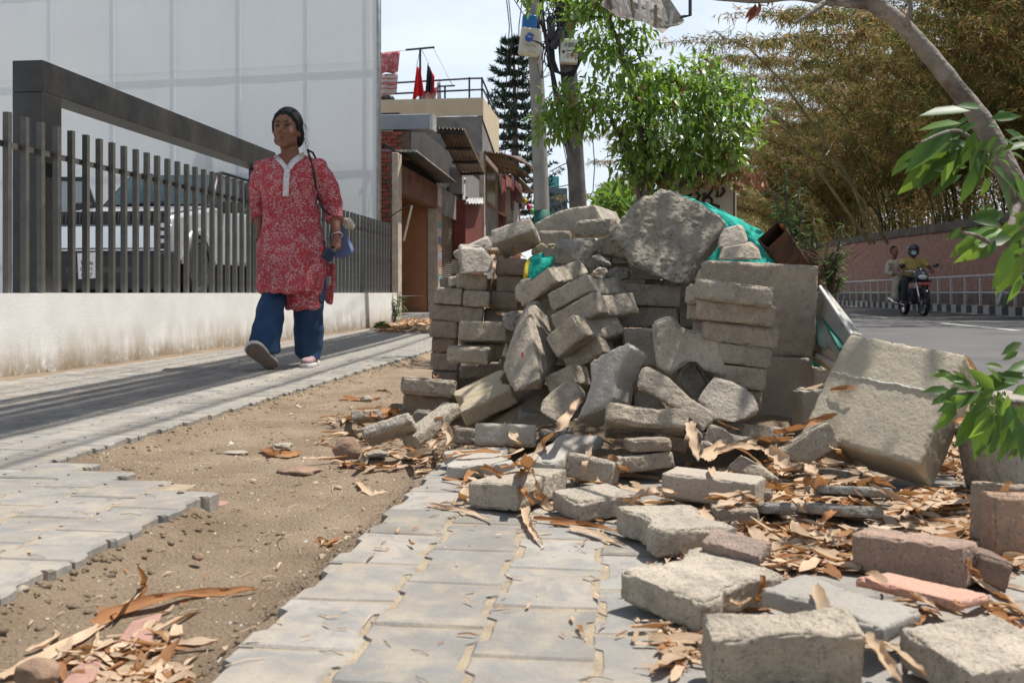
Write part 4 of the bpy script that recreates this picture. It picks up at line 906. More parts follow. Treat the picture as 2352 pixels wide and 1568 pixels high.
# open door on the far side, with mirror
dr = MB(); dr.box(cl(-.46, 1.55, .82), (.88, .09, .70), (0, 0, YAW - .12)); do = obj('open_door', dr, MSIL, car, bevel=.03, seg=3)
f = MB(); q0, q1, q2, q3 = cl(-.88, 1.62, 1.17), cl(-.04, 1.52, 1.17), cl(-.26, 1.56, 1.70), cl(-.84, 1.62, 1.72)
for a_, b_ in ((q0, q1), (q1, q2), (q2, q3), (q3, q0)): f.tube([a_, b_], .035, 6)
obj('window_frame', f, MROOF, do)
f = MB(); f.add([q0, q1, q2, q3], [(0, 1, 2, 3)]); MTG = mat('tinted_pane', (.22, .26, .27), .05, .3, 1, spec=.8); obj('pane', f, MTG, do)
f = MB(); f.box(cl(-.18, 1.38, 1.25), (.26, .12, .17), (0, 0, YAW)); obj('mirror', f, MBLK, do, bevel=.03, seg=3)
f = MB(); f.box(cl(W_ + .12, 1.62, 1.27), (.24, .12, .17), (0, 0, YAW)); obj('mirror', f, MBLK, car, bevel=.03, seg=3)
# paper with printed lines on the bumper
def text_obj(name, s, loc, rot, size, m, parent=None, ext=.001, align='CENTER'):
    cu = bpy.data.curves.new(name, 'FONT'); cu.body = s; cu.size = size; cu.extrude = ext; cu.align_x = align; cu.align_y = 'CENTER'; cu.resolution_u = 2
    o = bpy.data.objects.new(name, cu); sc.collection.objects.link(o)
    dg = bpy.context.evaluated_depsgraph_get(); me = bpy.data.meshes.new_from_object(o.evaluated_get(dg)); me.name = name
    bpy.data.objects.remove(o); me.materials.clear(); me.materials.append(m)
    o = bpy.data.objects.new(name, me); sc.collection.objects.link(o); o.rotation_euler = rot
    if parent: o.parent = parent; o.location = Vector(loc) - ABS[parent.name]
    else: o.location = loc
    ABS[o.name] = Vector(loc); return o
pc = cl(.76, -.165, .385)
b = MB(); b.box(pc, (.24, .008, .33), (0, R(-3), YAW)); po = obj('paper_notice', b, MPAPER, car)
for k, s in enumerate(('¾"', 'Trade', '01-01', '8727')):
    text_obj('lettering', s, pc + Vector((.0, -.008, .11 - k * .078)), (R(90), 0, YAW), .075, MINK, po)
# =================================================================== PEOPLE
def remeshed(name, mb, m, vox, smooth_it=1, parent=None, fn=None, sub=None):
    """One continuous surface grown over overlapping forms."""
    me = mesh_from(name, mb, m); o = bpy.data.objects.new(name, me); sc.collection.objects.link(o)
    r_ = o.modifiers.new('r', 'REMESH'); r_.mode = 'VOXEL'; r_.voxel_size = vox
    if smooth_it: s_ = o.modifiers.new('s', 'SMOOTH'); s_.iterations = smooth_it; s_.factor = .5
    dg = bpy.context.evaluated_depsgraph_get(); me2 = bpy.data.meshes.new_from_object(o.evaluated_get(dg), depsgraph=dg)
    bpy.data.objects.remove(o); me2.name = name
    if not me2.materials:
        for mm_ in (m if isinstance(m, (list, tuple)) else [m]): me2.materials.append(mm_)
    if fn:
        k = len(me2.vertices); co = np.empty(k * 3); no = np.empty(k * 3); me2.vertices.foreach_get('co', co); me2.vertices.foreach_get('normal', no)
        co = co.reshape(-1, 3); no = no.reshape(-1, 3); me2.vertices.foreach_set('co', np.array([fn(Vector(a), Vector(b)) for a, b in zip(co, no)]).ravel()); me2.update()
    off = ABS[parent.name]; me2.transform(Matrix.Translation(-off)); me2.polygons.foreach_set('use_smooth', [True] * len(me2.polygons))
    o = bpy.data.objects.new(name, me2); sc.collection.objects.link(o); o.parent = parent; ABS[o.name] = off.copy(); return o
def ell(c, ax, ay, n=20, tilt=0, rot=0):    # horizontal ring
    return [Vector((c[0] + ax * math.cos(t + rot), c[1] + ay * math.sin(t + rot), c[2] + tilt * math.cos(t))) for t in [2 * PI * k / n for k in range(n)]]
def limb(mb, pts, rs, n=14): mb.tube(pts, rs, n)
MSKIN = mat('skin', (.19, .085, .05), .55, .12, 14, spec=.35); MHAIR = mat('hair', (.010, .009, .009), .6, .3, 30, spec=.25, bump=.5, bscale=90)
# --- the woman: points read from the figure, WX(column, row, distance)
def WX(x, y, Y): return P((900 + x / 1.425) / 1.7415, (400 + y / 1.425) / 1.7415, Y)
woman = empty('person', Vector((-1.63, 6.75, 0)), 'woman in a red floral tunic and blue jeans walking along the paved path', 'person')
wb = MB(); YB = 6.66
# skull, jaw, neck
hc = WX(352, 168, YB); fd = Vector((-.12, -1, .02)).normalized(); rt = Vector((1, -.12, 0)).normalized(); rt = (rt - fd * rt.dot(fd)).normalized(); upv = rt.cross(fd) * 1
if upv.z < 0: upv = -upv
HS = 1.13
def hp(x, y, z): return hc + (rt * x + fd * y + upv * z) * HS      # x to picture right, y out of the face, z up
hr = Matrix((rt, fd, upv)).transposed()
def hb0(mb, x, y, z, r): mb.ball(hp(x, y, z), tuple(a * HS for a in r), 20, 14, hr)
hb0(wb, 0, -.014, .028, (.078, .094, .092)); hb0(wb, 0, .016, -.028, (.069, .072, .088)); hb0(wb, 0, .026, -.072, (.054, .056, .044)); hb0(wb, 0, .060, -.100, (.026, .022, .020))
for s_ in (-1, 1):
    hb0(wb, s_ * .034, .046, -.034, (.030, .030, .032)); hb0(wb, s_ * .040, .022, -.070, (.028, .040, .030)); hb0(wb, s_ * .074, -.008, -.018, (.010, .018, .028)); hb0(wb, s_ * .028, .074, .026, (.024, .011, .007)); hb0(wb, s_ * .014, .090, -.032, (.010, .011, .008))
wb.tube([hp(0, .078, .014), hp(0, .096, -.014), hp(0, .103, -.028)], [.008, .011, .0135], 10)
hb0(wb, 0, .078, -.064, (.026, .014, .012))
neck = WX(375, 318, YB + .02)
wb.tube([hp(0, -.02, -.06), neck, WX(380, 380, YB + .03)], [.060, .060, .075], 16)
# trunk and limbs under the clothes
wb.loft([ell(WX(385, 345, YB + .03), .17, .08), ell(WX(372, 420, YB + .03), .19, .105), ell(WX(368, 560, YB + .03), .17, .10), ell(WX(370, 700, YB + .03), .165, .11), ell(WX(375, 860, YB + .03), .19, .12)])
SHL, ELL_, WRL = WX(212, 372, YB + .02), WX(196, 600, YB + .14), WX(200, 745, YB + .05)
SHR, ELR, WRR = WX(535, 365, YB + .02), WX(612, 600, YB + .10), WX(640, 775, YB - .02)
limb(wb, [SHL, SHL.lerp(ELL_, .5), ELL_, ELL_.lerp(WRL, .4), WRL], [.042, .045, .042, .038, .027])
limb(wb, [SHR, SHR.lerp(ELR, .5), ELR, ELR.lerp(WRR, .4), WRR], [.042, .045, .043, .038, .027])
HPL, KNL, ANL = WX(300, 880, YB), WX(262, 1150, YB - .12), WX(228, 1440, YB - .22)
HPR, KNR, ANR = WX(450, 880, YB + .03), WX(470, 1190, YB + .08), WX(490, 1465, YB + .14)
for a_, b_, c_ in ((HPL, KNL, ANL), (HPR, KNR, ANR)): limb(wb, [a_, a_.lerp(b_, .5), b_, b_.lerp(c_, .4), c_], [.08, .07, .055, .05, .036])
def hand(mb, wr, dirv, palm_n, sgn, curl, k=1.0):
    d = dirv.normalized(); pn = (palm_n - d * palm_n.dot(d)).normalized(); sd_ = d.cross(pn) * sgn
    mb.tube([wr, wr + d * .03 * k, wr + d * .085 * k], [.024 * k, .030 * k, .033 * k], 12)
    mb.ball(wr + d * .055 * k, (.03 * k,) * 3, 10, 8)
    for i, (off, ln) in enumerate(((.030, .066), (.011, .075), (-.009, .070), (-.028, .055))):
        p0 = wr + d * .07 * k + sd_ * off * k; p = p0; a = 0; pts = [p0, wr + d * .09 * k + sd_ * off * k]
        for j in range(3):
            a += curl * (1 + .12 * i); v = d * math.cos(a) + pn * math.sin(a); pts.append(pts[-1] + v * ln * k * (.45, .32, .23)[j])
        mb.tube(pts, [.0095 * k, .0098 * k, .009 * k, .0082 * k, .0068 * k], 8)
    pts = [wr + d * .02 * k + sd_ * .02 * k, wr + d * .045 * k + sd_ * .045 * k + pn * .008, wr + d * .07 * k + sd_ * .052 * k + pn * .02, wr + d * .092 * k + sd_ * .045 * k + pn * .03]
    mb.tube(pts, [.014 * k, .0125 * k, .0105 * k, .0085 * k], 8)
hand(wb, WRR, WX(625, 870, YB - .06) - WRR, Vector((-.9, -.5, 0)), 1, .42, 1.05)
hand(wb, WRL, WX(200, 810, YB - .02) - WRL, Vector((.9, -.2, 0)), -1, .5, 1.0)
def skinfn(co, no):
    return co
bodyo = remeshed('body', wb, MSKIN, .0042, 1, woman)
# eyes, brows, lips, bindi, hair
eb = MB()
MEYE = mat('eye_white', (.20, .17, .15), .3, .05, 5); MIRIS = mat('iris', (.02, .012, .01), .2, .1, 5)
for s_ in (-1, 1):
    q = MB(); q.ball(hp(s_ * .029, .069, .004), (.0145, .0115, .0062), 12, 8, hr); e_ = obj('eye', q, MEYE, woman, smooth=True)
    q = MB(); q.ball(hp(s_ * .029 - .003, .0785, .0042), (.0066, .0035, .0060), 10, 8, hr); obj('iris', q, MIRIS, e_, smooth=True)
    q = MB(); q.tube([hp(s_ * .010, .083, .028), hp(s_ * .030, .084, .035), hp(s_ * .052, .066, .027)], [.0028, .0034, .002], 6); obj('eyebrow', q, MHAIR, woman, smooth=True)
    q = MB(); q.tube([hp(s_ * .014, .077, .008), hp(s_ * .029, .0805, .0125), hp(s_ * .044, .070, .007)], [.0022, .0028, .002], 6); obj('eyelid', q, MHAIR, woman, smooth=True)
MLIP = mat('lips', (.15, .045, .035), .45, .1, 9)
q = MB(); q.tube([hp(-.024, .080, -.064), hp(-.008, .0905, -.0600), hp(.008, .0905, -.0600), hp(.024, .080, -.064)], [.002, .0042, .0042, .002], 6)
q.tube([hp(-.021, .080, -.068), hp(0, .0900, -.0725), hp(.021, .080, -.068)], [.002, .0052, .002], 6); obj('lips', q, MLIP, woman, smooth=True)
q = MB(); q.ball(hp(0.002, .074, .072), (.0035, .003, .005), 8, 6, hr); obj('bindi', q, mat('bindi_red', (.08, .01, .01), .9, spec=.1), woman)
hm = MB()
hb0(hm, 0, -.026, .040, (.087, .099, .100)); hb0(hm, .004, -.060, -.020, (.082, .060, .086)); hb0(hm, .060, -.05, -.045, (.028, .035, .05)); hb0(hm, .018, -.112, -.050, (.042, .036, .046))
for s_ in (-1, 1): hm.tube([hp(s_ * .010, .050, .098), hp(s_ * .046, .046, .078), hp(s_ * .071, .026, .038), hp(s_ * .079, -.012, -.018)], [.014, .016, .015, .018], 10)
remeshed('hair', hm, MHAIR, .0075, 2, woman)
q = MB()
for k in range(26):
    a = random.uniform(-1, 1); st = hp(.085 * math.copysign(1, a + .4), random.uniform(-.08, .0), random.uniform(-.06, .05))
    q.tube([st, st + Vector((random.uniform(-.0, .03), random.uniform(-.02, .02), random.uniform(-.05, .0))), st + Vector((random.uniform(.0, .05), 0, random.uniform(-.10, -.03)))], [.0011, .001, .0006], 3)
obj('loose_hair', q, MHAIR, woman)['kind'] = 'stuff'
# tunic: red cloth with a block print of pale flowers and grey leaves
MTUN = mat('tunic_print', (.37, .045, .055), .88, .2, 4, spec=.15)
def tunic_print(m):
    f1 = noise_out(m, 13, 3, dist=1.5)
    ed = ramp(m, noise_out(m, 38, 1, kind='edge'), .04, .015)
    N, L = nodes_of(m)
    tc = N.new('ShaderNodeTexCoord'); vo = N.new('ShaderNodeTexVoronoi'); vo.inputs['Scale'].default_value = 12.5; vo.inputs['Randomness'].default_value = .85
    nzv = N.new('ShaderNodeTexNoise'); nzv.inputs['Scale'].default_value = 20; L(tc.outputs['Object'], nzv.inputs['Vector'])
    vm = N.new('ShaderNodeVectorMath'); vm.operation = 'MULTIPLY_ADD'; vm.inputs[1].default_value = (.035, .035, .035); L(nzv.outputs['Color'], vm.inputs[0]); L(tc.outputs['Object'], vm.inputs[2]); L(vm.outputs[0], vo.inputs['Vector'])
    sb = N.new('ShaderNodeVectorMath'); sb.operation = 'SUBTRACT'; L(vm.outputs[0], sb.inputs[0]); L(vo.outputs['Position'], sb.inputs[1])
    sx = N.new('ShaderNodeSeparateXYZ'); L(sb.outputs[0], sx.inputs[0])
    ang = mathn(m, 'ARCTAN2', sx.outputs['Z'], sx.outputs['X']); pet = mathn(m, 'ABSOLUTE', mathn(m, 'SINE', mathn(m, 'MULTIPLY', ang, 3.5)))
    ray = mathn(m, 'LESS_THAN', pet, .27); d1 = vo.outputs['Distance']
    inring = mathn(m, 'MULTIPLY', mathn(m, 'LESS_THAN', d1, .37), mathn(m, 'GREATER_THAN', d1, .06))
    flower = mathn(m, 'MULTIPLY', ray, inring)
    gl = ramp(m, noise_out(m, 46, 3, dist=2.5), .56, .60)
    mixcol(m, mathn(m, 'MULTIPLY', gl, .85), (.25, .21, .25))
    mixcol(m, mathn(m, 'MULTIPLY', ed, mathn(m, 'GREATER_THAN', f1, .5)), (.52, .44, .42))
    mixcol(m, mathn(m, 'MULTIPLY', flower, .8), (.58, .50, .48))
tunic_print(MTUN)
tm = MB(); Yt = YB + .02
def tr(x0, x1, y, dy=.0, depth=None, tilt=0):     # ring spanning columns x0..x1 at row y
    a, b = WX(x0, y, Yt), WX(x1, y, Yt); c = (a + b) / 2; ax = (b - a).length / 2; return ell((c.x, c.y + dy, c.z), ax, depth or ax * .62, 28, tilt)
rings = [tr(318, 446, 312, .01, .07), tr(262, 500, 330, .01, .085), tr(196, 552, 352, .01, .10), tr(190, 552, 400, 0, .120), tr(200, 536, 480, -.01, .143), tr(212, 526, 560, 0, .138), tr(212, 532, 640, .005, .130), tr(200, 556, 740, .01, .142), tr(186, 566, 850, -.02, .165), tr(190, 566, 960, -.035, .18), tr(200, 556, 1070, -.05, .19), tr(214, 548, 1098, -.05, .185)]
tm.loft(rings)
tm.loft([tr(346, 548, 1040, 0, .15), tr(344, 546, 1130, -.005, .15), tr(352, 544, 1188, -.01, .145)])
tm.tube([SHL + Vector((.03, 0, -.02)), SHL.lerp(ELL_, .3), SHL.lerp(ELL_, .65), SHL.lerp(ELL_, 1), ELL_.lerp(WRL, .52)], [.066, .068, .066, .064, .058], 18)
tm.tube([SHR + Vector((-.03, 0, -.02)), SHR.lerp(ELR, .3), SHR.lerp(ELR, .65), SHR.lerp(ELR, 1), ELR.lerp(WRR, .52)], [.066, .070, .072, .072, .062], 18)
for c_ in (SHL, SHR): tm.ball(c_ + Vector((.02 if c_ is SHL else -.02, 0, -.012)), (.078, .075, .048), 16, 12)
def cloth(co, no):
    q = co.copy(); z = q.z
    n1 = noise.noise(Vector((q.x * 14, q.y * 14, z * 3.2))); n2 = noise.noise(Vector((q.x * 9 + 5, q.y * 9, z * 11))); n3 = noise.noise(Vector((q.x * 30, q.y * 30, z * 20)))
    k = .5 + 1.5 * max(0, min(1, (1.1 - z) / .5)); am = 1.0
    dx = min((q - ELR).length, (q - ELL_).length)
    if dx < .16: am = 1.6
    return q + no * (.017 * n1 * k + .011 * n2 * am + .004 * n3)
tun = remeshed('tunic', tm, MTUN, .0075, 2, woman, cloth)
# rear flap seen beside the bag
fp = MB(); fp.prism([WX(575, 925, YB + .16), WX(632, 930, YB + .16), WX(632, 1050, YB + .17), WX(602, 1158, YB + .17), WX(560, 1128, YB + .15)], (0, .012, 0))
remeshed('tunic_flap', fp, MTUN, .006, 1, woman, cloth)
# lace edging
MLACE = mat('white_lace', (.60, .58, .58), .85, .2, 60)
mixcol(MLACE, mathn(MLACE, 'MULTIPLY', ramp(MLACE, noise_out(MLACE, 95, 1, kind='f1'), .35, .2), .55), (.30, .12, .13))
lb = MB()
def ontunic(p):
    """Front of the tunic along the line of sight."""
    return p
bv_t = BVHTree.FromObject(tun, bpy.context.evaluated_depsgraph_get())
def front(x, y, lift=.006):
    o_ = Vector((0, 0, H)); t = WX(x, y, 1) - o_; t.normalize(); off = ABS[woman.name]
    h = bv_t.ray_cast(o_ - off, t)
    if h[0] is None: return WX(x, y, YB - .12)
    return h[0] + off - t * lift
def ribbon(path, width, m, name, par, lift=.006, th=.004):
    b = MB(); vs = []
    for k, (x, y) in enumerate(path):
        x2, y2 = path[min(k + 1, len(path) - 1)]; x1, y1 = path[max(k - 1, 0)]; dx, dy = x2 - x1, y2 - y1; l = math.hypot(dx, dy) or 1; nx, ny = -dy / l * width / 2, dx / l * width / 2
        vs += [front(x + nx, y + ny, lift), front(x, y, lift + .003), front(x - nx, y - ny, lift)]
    n = len(path); b.add(vs, [(3 * i + j, 3 * i + j + 1, 3 * i + j + 4, 3 * i + j + 3) for i in range(n - 1) for j in (0, 1)])
    o = obj(name, b, m, par, smooth=True); s_ = o.modifiers.new('s', 'SOLIDIFY'); s_.thickness = th; s_.offset = 0; return o
def interp(pts, n):
    out = []
    for (a, b), (c, d) in zip(pts, pts[1:]): out += [(a + (c - a) * k / n, b + (d - b) * k / n) for k in range(n)]
    return out + [pts[-1]]
ribbon(interp([(284, 318), (312, 345), (336, 372), (350, 392)], 4), 26, MLACE, 'lace_edging', woman)
ribbon(interp([(452, 310), (420, 330), (390, 352), (364, 388)], 4), 32, MLACE, 'lace_edging', woman)
ribbon(interp([(356, 385), (350, 450), (346, 550)], 7), 34, MLACE, 'lace_placket', woman)
# skin of the open neck
nk = MB(); pv = [front(300, 322, .004), front(352, 372, .004), front(440, 312, .004)]
c_ = WX(370, 300, YB - .03); nk.add([front(296, 316, .0035), front(325, 346, .0035), front(356, 378, .0035), front(385, 348, .0035), front(436, 316, .0035), WX(400, 292, YB - .045), WX(335, 292, YB - .05)], [(0, 1, 2, 3, 4, 5, 6)])
obj('neckline', nk, MSKIN, woman, smooth=True)
# jeans
MJ = mat('denim', (.012, .034, .085), .85, .3, 5, col2=(.03, .065, .13), bump=.3, bscale=180, bdist=.003, spec=.2)
jm = MB()
def jr(x0, x1, y, Y, d=.085): 
    a, b = WX(x0, y, Y), WX(x1, y, Y); c = (a + b) / 2; return ell(c, (b - a).length / 2, d, 24)
jm.loft([jr(214, 372, 1000, YB, .12), jr(206, 352, 1110, YB - .05, .11), jr(178, 336, 1220, YB - .12, .105), jr(155, 322, 1320, YB - .17, .105), jr(128, 312, 1400, YB - .21, .115), jr(140, 306, 1440, YB - .22, .11)])
jm.loft([jr(392, 566, 1000, YB + .06, .13), jr(396, 562, 1150, YB + .08, .115), jr(392, 558, 1280, YB + .12, .11), jr(388, 548, 1370, YB + .14, .115), jr(400, 546, 1440, YB + .16, .12), jr(430, 540, 1474, YB + .16, .11)])
jm.loft([jr(522, 582, 800, YB + .04, .06), jr(528, 578, 950, YB + .05, .08), jr(524, 562, 1150, YB + .07, .09)])
def denim(co, no):
    n1 = noise.noise(Vector((co.x * 11, co.y * 11, co.z * 4))); n2 = noise.noise(Vector((co.x * 8, co.y * 8 + 3, co.z * 14))); return co + no * (.015 * n1 + .010 * n2)
remeshed('jeans', jm, MJ, .0085, 2, woman, denim)
MHEM = mat('denim_hem', (.05, .10, .19), .85, .2, 12)
# shoes
MSHOE = mat('shoe_mesh', (.34, .22, .23), .85, .15, 40); MSOLE = mat('shoe_sole', (.55, .53, .50), .8, .12, 30); MTREAD = mat('shoe_tread', (.16, .13, .12), .9, .2, 60, bump=1, bscale=120, bdist=.004)
s1 = MB(); heel = WX(262, 1500, 6.44); toe = WX(150, 1400, 6.26); 
ax_ = (toe - heel).normalized(); nn_ = Vector((.30, -.80, -.42)); nn_ = (nn_ - ax_ * nn_.dot(ax_)).normalized(); sd2 = ax_.cross(nn_)
def sole_ring(t, w, lift=0, th=.0):
    c = heel + (toe - heel) * t; return c, w
prof = [(-.12, .030), (-.04, .046), (.12, .050), (.35, .048), (.6, .056), (.85, .060), (1.02, .052), (1.12, .034), (1.18, .012)]
def shoe_shape(mb, off0, off1, k0, k1):
    top, bot = [], []
    pts = [(t, w) for t, w in prof] + [(t, -w) for t, w in prof[::-1]]
    r0 = [heel + (toe - heel) * t + sd2 * w * k0 + nn_ * off0 for t, w in pts]; r1 = [heel + (toe - heel) * t + sd2 * w * k1 + nn_ * off1 for t, w in pts]
    mb.loft([r0, r1])
q = MB(); shoe_shape(q, .022, .030, .86, .80); so = obj('shoe', q, MTREAD, woman, smooth=False); so['label'] = 'raised front shoe with its brown tread showing'
q = MB(); shoe_shape(q, -.004, .0225, 1.0, .98); obj('sole', q, MSOLE, so, bevel=.004)
q = MB(); 
for t, w, h_ in ((-.05, .040, .07), (.15, .045, .085), (.4, .044, .075), (.65, .05, .055), (.9, .05, .035)): q.ball(heel + (toe - heel) * t - nn_ * h_ * .45, (w, w, h_ * .75), 14, 10)
q.tube([heel + (toe - heel) * .1 - nn_ * .03, ANL], [.045, .038], 12); remeshed('upper', q, MSHOE, .006, 2, so) if False else None
q2 = remeshed('shoe_upper', q, MSHOE, .006, 2, woman)
q = MB(); hb = WX(495, 1500, YB + .20); hb.z = .0
for y, w, h_ in ((.05, .042, .075), (-.03, .045, .07), (-.11, .048, .05), (-.17, .042, .038)): q.ball((hb.x + .0, hb.y + y, .022 + h_ * .45), (w, .06, h_ * .75), 14, 10)
s2 = remeshed('shoe', q, MSHOE, .006, 2, woman)
q = MB(); q.loft([[Vector((hb.x + w, hb.y + y, z)) for y, w in ((.11, .02), (.08, .042), (0, .045), (-.1, .052), (-.2, .046), (-.235, .02), (-.235, -.02), (-.2, -.046), (-.1, -.05), (0, -.045), (.08, -.042), (.11, -.02))] for z in (.003, .026)]); obj('shoe_sole', q, MSOLE, woman, bevel=.004)
# bag, strap, bangle, phone
MBAG = mat('bag_cloth', (.10, .13, .24), .9, .2, 9, bump=.3, bscale=120, bdist=.003); MFLC = mat('fleece', (.50, .45, .36), .95, .15, 40, bump=1, bscale=160, bdist=.01)
q = MB(); q.prism([WX(600, 690, YB + .13), WX(655, 665, YB + .13), WX(672, 700, YB + .13), WX(722, 855, YB + .13), WX(715, 878, YB + .13), WX(655, 905, YB + .13), WX(590, 880, YB + .13)], (0, .085, 0))
bagp = empty('shoulder_bag', WX(650, 900, YB + .16), 'blue cloth shoulder bag hanging behind her elbow on a black strap', 'bag')
remeshed('bag_body', q, MBAG, .007, 4, bagp, lambda c, n: c + n * (.008 * noise.noise(c * 12)))
q = MB(); q.ball(WX(695, 705, YB + .16), (.05, .04, .042), 16, 10); q.ball(WX(722, 722, YB + .16), (.022, .022, .02), 12, 8); remeshed('fleece_item', q, MFLC, .006, 1, bagp, lambda c, n: c + n * (.006 * noise.noise(c * 60)))
MSTRAP = mat('black_strap', (.012, .012, .013), .5, .2, 9)
q = MB(); pth = [front(472, 290, .008), front(486, 335, .010), front(503, 400, .010), front(516, 480, .010), front(530, 560, .010), WX(552, 612, YB - .09), WX(590, 650, YB - .01), WX(628, 672, YB + .02), WX(665, 688, YB + .12)]
q.tube(pth, .0075, 8); obj('strap', q, MSTRAP, bagp, smooth=True)
q = MB(); q.tube([front(470, 285, .008), WX(500, 300, YB + .1), WX(560, 420, YB + .17), WX(600, 560, YB + .19), WX(640, 690, YB + .17)], .0075, 8); obj('strap', q, MSTRAP, bagp, smooth=True)
bg_ = empty('bangle', WRR, 'thin silver bangle on her wrist above the phone', 'bangle')
q = MB(); dW = (WRR - ELR).normalized(); a1 = dW.orthogonal().normalized(); a2 = dW.cross(a1); q.tube([WRR - dW * .005 + (a1 * math.cos(t) + a2 * math.sin(t)) * .036 for t in [2 * PI * k / 24 for k in range(25)]], .0032, 6)
bpy.data.objects.remove(bg_); obj('bangle', q, mat('silver', (.75, .75, .74), .2, .05, 5, metal=.9), label='thin silver bangle on her wrist above the phone', cat='bangle', smooth=True)
q = MB(); q.box(WX(592, 880, YB - .11), (.075, .035, .085), (R(12), R(30), R(20)))
obj('phone_case', q, mat('dark_blue_case', (.012, .025, .06), .35, .2, 9), label='dark blue phone or purse held in her hand', cat='phone', bevel=.012, seg=3)
# =================================================================== SHOPS ALONG THE FOOTPATH, beyond the screen
def z8(x, y): return ((1500 + x / 3.075) / 1.7415, (350 + y / 3.075) / 1.7415)
def E(x, y, u=-3.92): return PU(*z8(x, y), u)
def Vof(x, u=-3.92): p = E(x, 800, u); return to_uv(p)[1]
MBRK = mat('red_brick', (.27, .070, .048), .9, .3, 9, bump=.8, bscale=40, bdist=.01, tint=True); MMORT = mat('mortar', (.16, .11, .085), .95, .3, 8)
MCRM = mat('cream_render', (.55, .45, .31), .9, .08, 1.5); mixcol(MCRM, mathn(MCRM, 'MULTIPLY', ramp(MCRM, noise_out(MCRM, 2, 6, stretch=(1, 1, .2)), .58, .75), .35), (.36, .29, .20))
MCEM = mat('grey_cement', (.19, .18, .17), .92, .3, 2.2); MDARKW = mat('dark_sheet_wall', (.055, .05, .047), .8, .3, 1.5)
MPIL = mat('pale_pillar', (.42, .36, .29), .9, .2, 5); MBEAM = mat('fascia_grey', (.26, .29, .33), .6, .12, 2); MRUST = mat('rusty_brown_steel', (.13, .055, .035), .75, .4, 3)
MOCH = mat('ochre_wall', (.33, .155, .075), .9, .15, 2); MSHUT = mat('shutter_steel', (.24, .21, .18), .55, .2, 3, metal=.3); MREDP = mat('red_painted_wall', (.13, .030, .025), .75, .3, 2.5)
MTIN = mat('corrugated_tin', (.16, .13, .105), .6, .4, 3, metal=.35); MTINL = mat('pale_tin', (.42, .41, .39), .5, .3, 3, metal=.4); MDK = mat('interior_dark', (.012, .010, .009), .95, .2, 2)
MPIPE = mat('grey_pipe', (.22, .215, .20), .6, .15, 4); MTANP = mat('tan_wall', (.25, .17, .10), .9, .2, 2)
def ubox(name, u0, u1, v0, v1, z0, z1, m, par, **k):
    b = MB(); b.hexa([S(u0, v0, z0), S(u1, v0, z0), S(u1, v1, z0), S(u0, v1, z0)], [S(u0, v0, z1), S(u1, v0, z1), S(u1, v1, z1), S(u0, v1, z1)]); return obj(name, b, m, par, **k)
def corr(name, a, b, c, d, n, amp, m, par, along=24, **k):
    """Corrugated sheet a-b-c-d; the ribs run from edge ab to edge dc."""
    q = MB(); a, b, c, d = map(Vector, (a, b, c, d)); nn = (b - a).cross(d - a).normalized(); vs = []
    N_ = n * 4; M_ = 3
    for j in range(M_ + 1):
        for i in range(N_ + 1):
            s_, t = i / N_, j / M_; vs.append((a.lerp(b, s_)).lerp(d.lerp(c, s_), t) + nn * amp * math.sin(2 * PI * n * s_))
    q.add(vs, [(j * (N_ + 1) + i, j * (N_ + 1) + i + 1, (j + 1) * (N_ + 1) + i + 1, (j + 1) * (N_ + 1) + i) for j in range(M_) for i in range(N_)])
    o = obj(name, q, m, par, smooth=True, **k); s_ = o.modifiers.new('s', 'SOLIDIFY'); s_.thickness = .008; return o
UF = -3.92
vA, vB, vC, vD = Vof(285), Vof(775), Vof(1040), Vof(1330, -4.0)
shop = empty('brick_shop', S(-4.4, (vA + vD) / 2, 0), 'low brick shop with a tin awning, dark doorway and closed roller shutter', 'shop')
# end wall of bricks facing the eye
rw_, cw = .072, .21
zt3 = E(285, 800)[2]
yb = to_uv(E(285, 800))[1]
ubox('wall', -6.2, UF - .115, yb + .02, yb + .30, 0, zt3 - .02, MMORT, shop)
bm_ = MB(); bm_.box((0, 0, 0), (.200, .05, .060)); bme2 = mesh_from('brick', bm_, MBRK)
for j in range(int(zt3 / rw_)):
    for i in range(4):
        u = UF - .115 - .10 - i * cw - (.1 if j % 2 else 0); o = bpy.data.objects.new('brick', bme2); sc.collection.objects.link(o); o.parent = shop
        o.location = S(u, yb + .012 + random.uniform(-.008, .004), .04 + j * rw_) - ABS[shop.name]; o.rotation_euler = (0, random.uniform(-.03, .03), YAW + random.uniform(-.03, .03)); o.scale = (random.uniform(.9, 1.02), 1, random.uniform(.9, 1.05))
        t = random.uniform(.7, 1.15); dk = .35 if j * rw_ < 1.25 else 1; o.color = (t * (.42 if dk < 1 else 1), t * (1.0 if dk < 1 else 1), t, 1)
zu0, zu1 = 2.98, 3.5
ubox('upper_wall', -6.2, UF - .1, yb + 1.3, yb + 1.5, zu0, zu1, MMORT, shop)
for j in range(7):
    for i in range(7):
        u = UF - .32 - i * cw - (.1 if j % 2 else 0); o = bpy.data.objects.new('brick', bme2); sc.collection.objects.link(o); o.parent = shop
        o.location = S(u, yb + 1.29 + random.uniform(-.008, .004), zu0 + .04 + j * rw_) - ABS[shop.name]; o.rotation_euler = (0, random.uniform(-.03, .03), YAW); t = random.uniform(.75, 1.2); o.color = (t, t, t, 1)
ubox('corner_pillar', UF - .115, UF, yb, yb + .28, 0, zt3, MPIL, shop, bevel=.01)
ubox('lintel', UF - .2, UF - .005, yb + .281, vB, 2.26, 2.74, MRUST, shop)
ubox('poster_pillar', UF - .22, UF, vB, vB + .42, 0, 2.74, MPIL, shop, bevel=.01)
pcols = [(.28, .16, .12), (.13, .15, .22), (.42, .38, .32), (.15, .26, .27), (.34, .25, .18), (.24, .13, .14), (.2, .2, .27)]
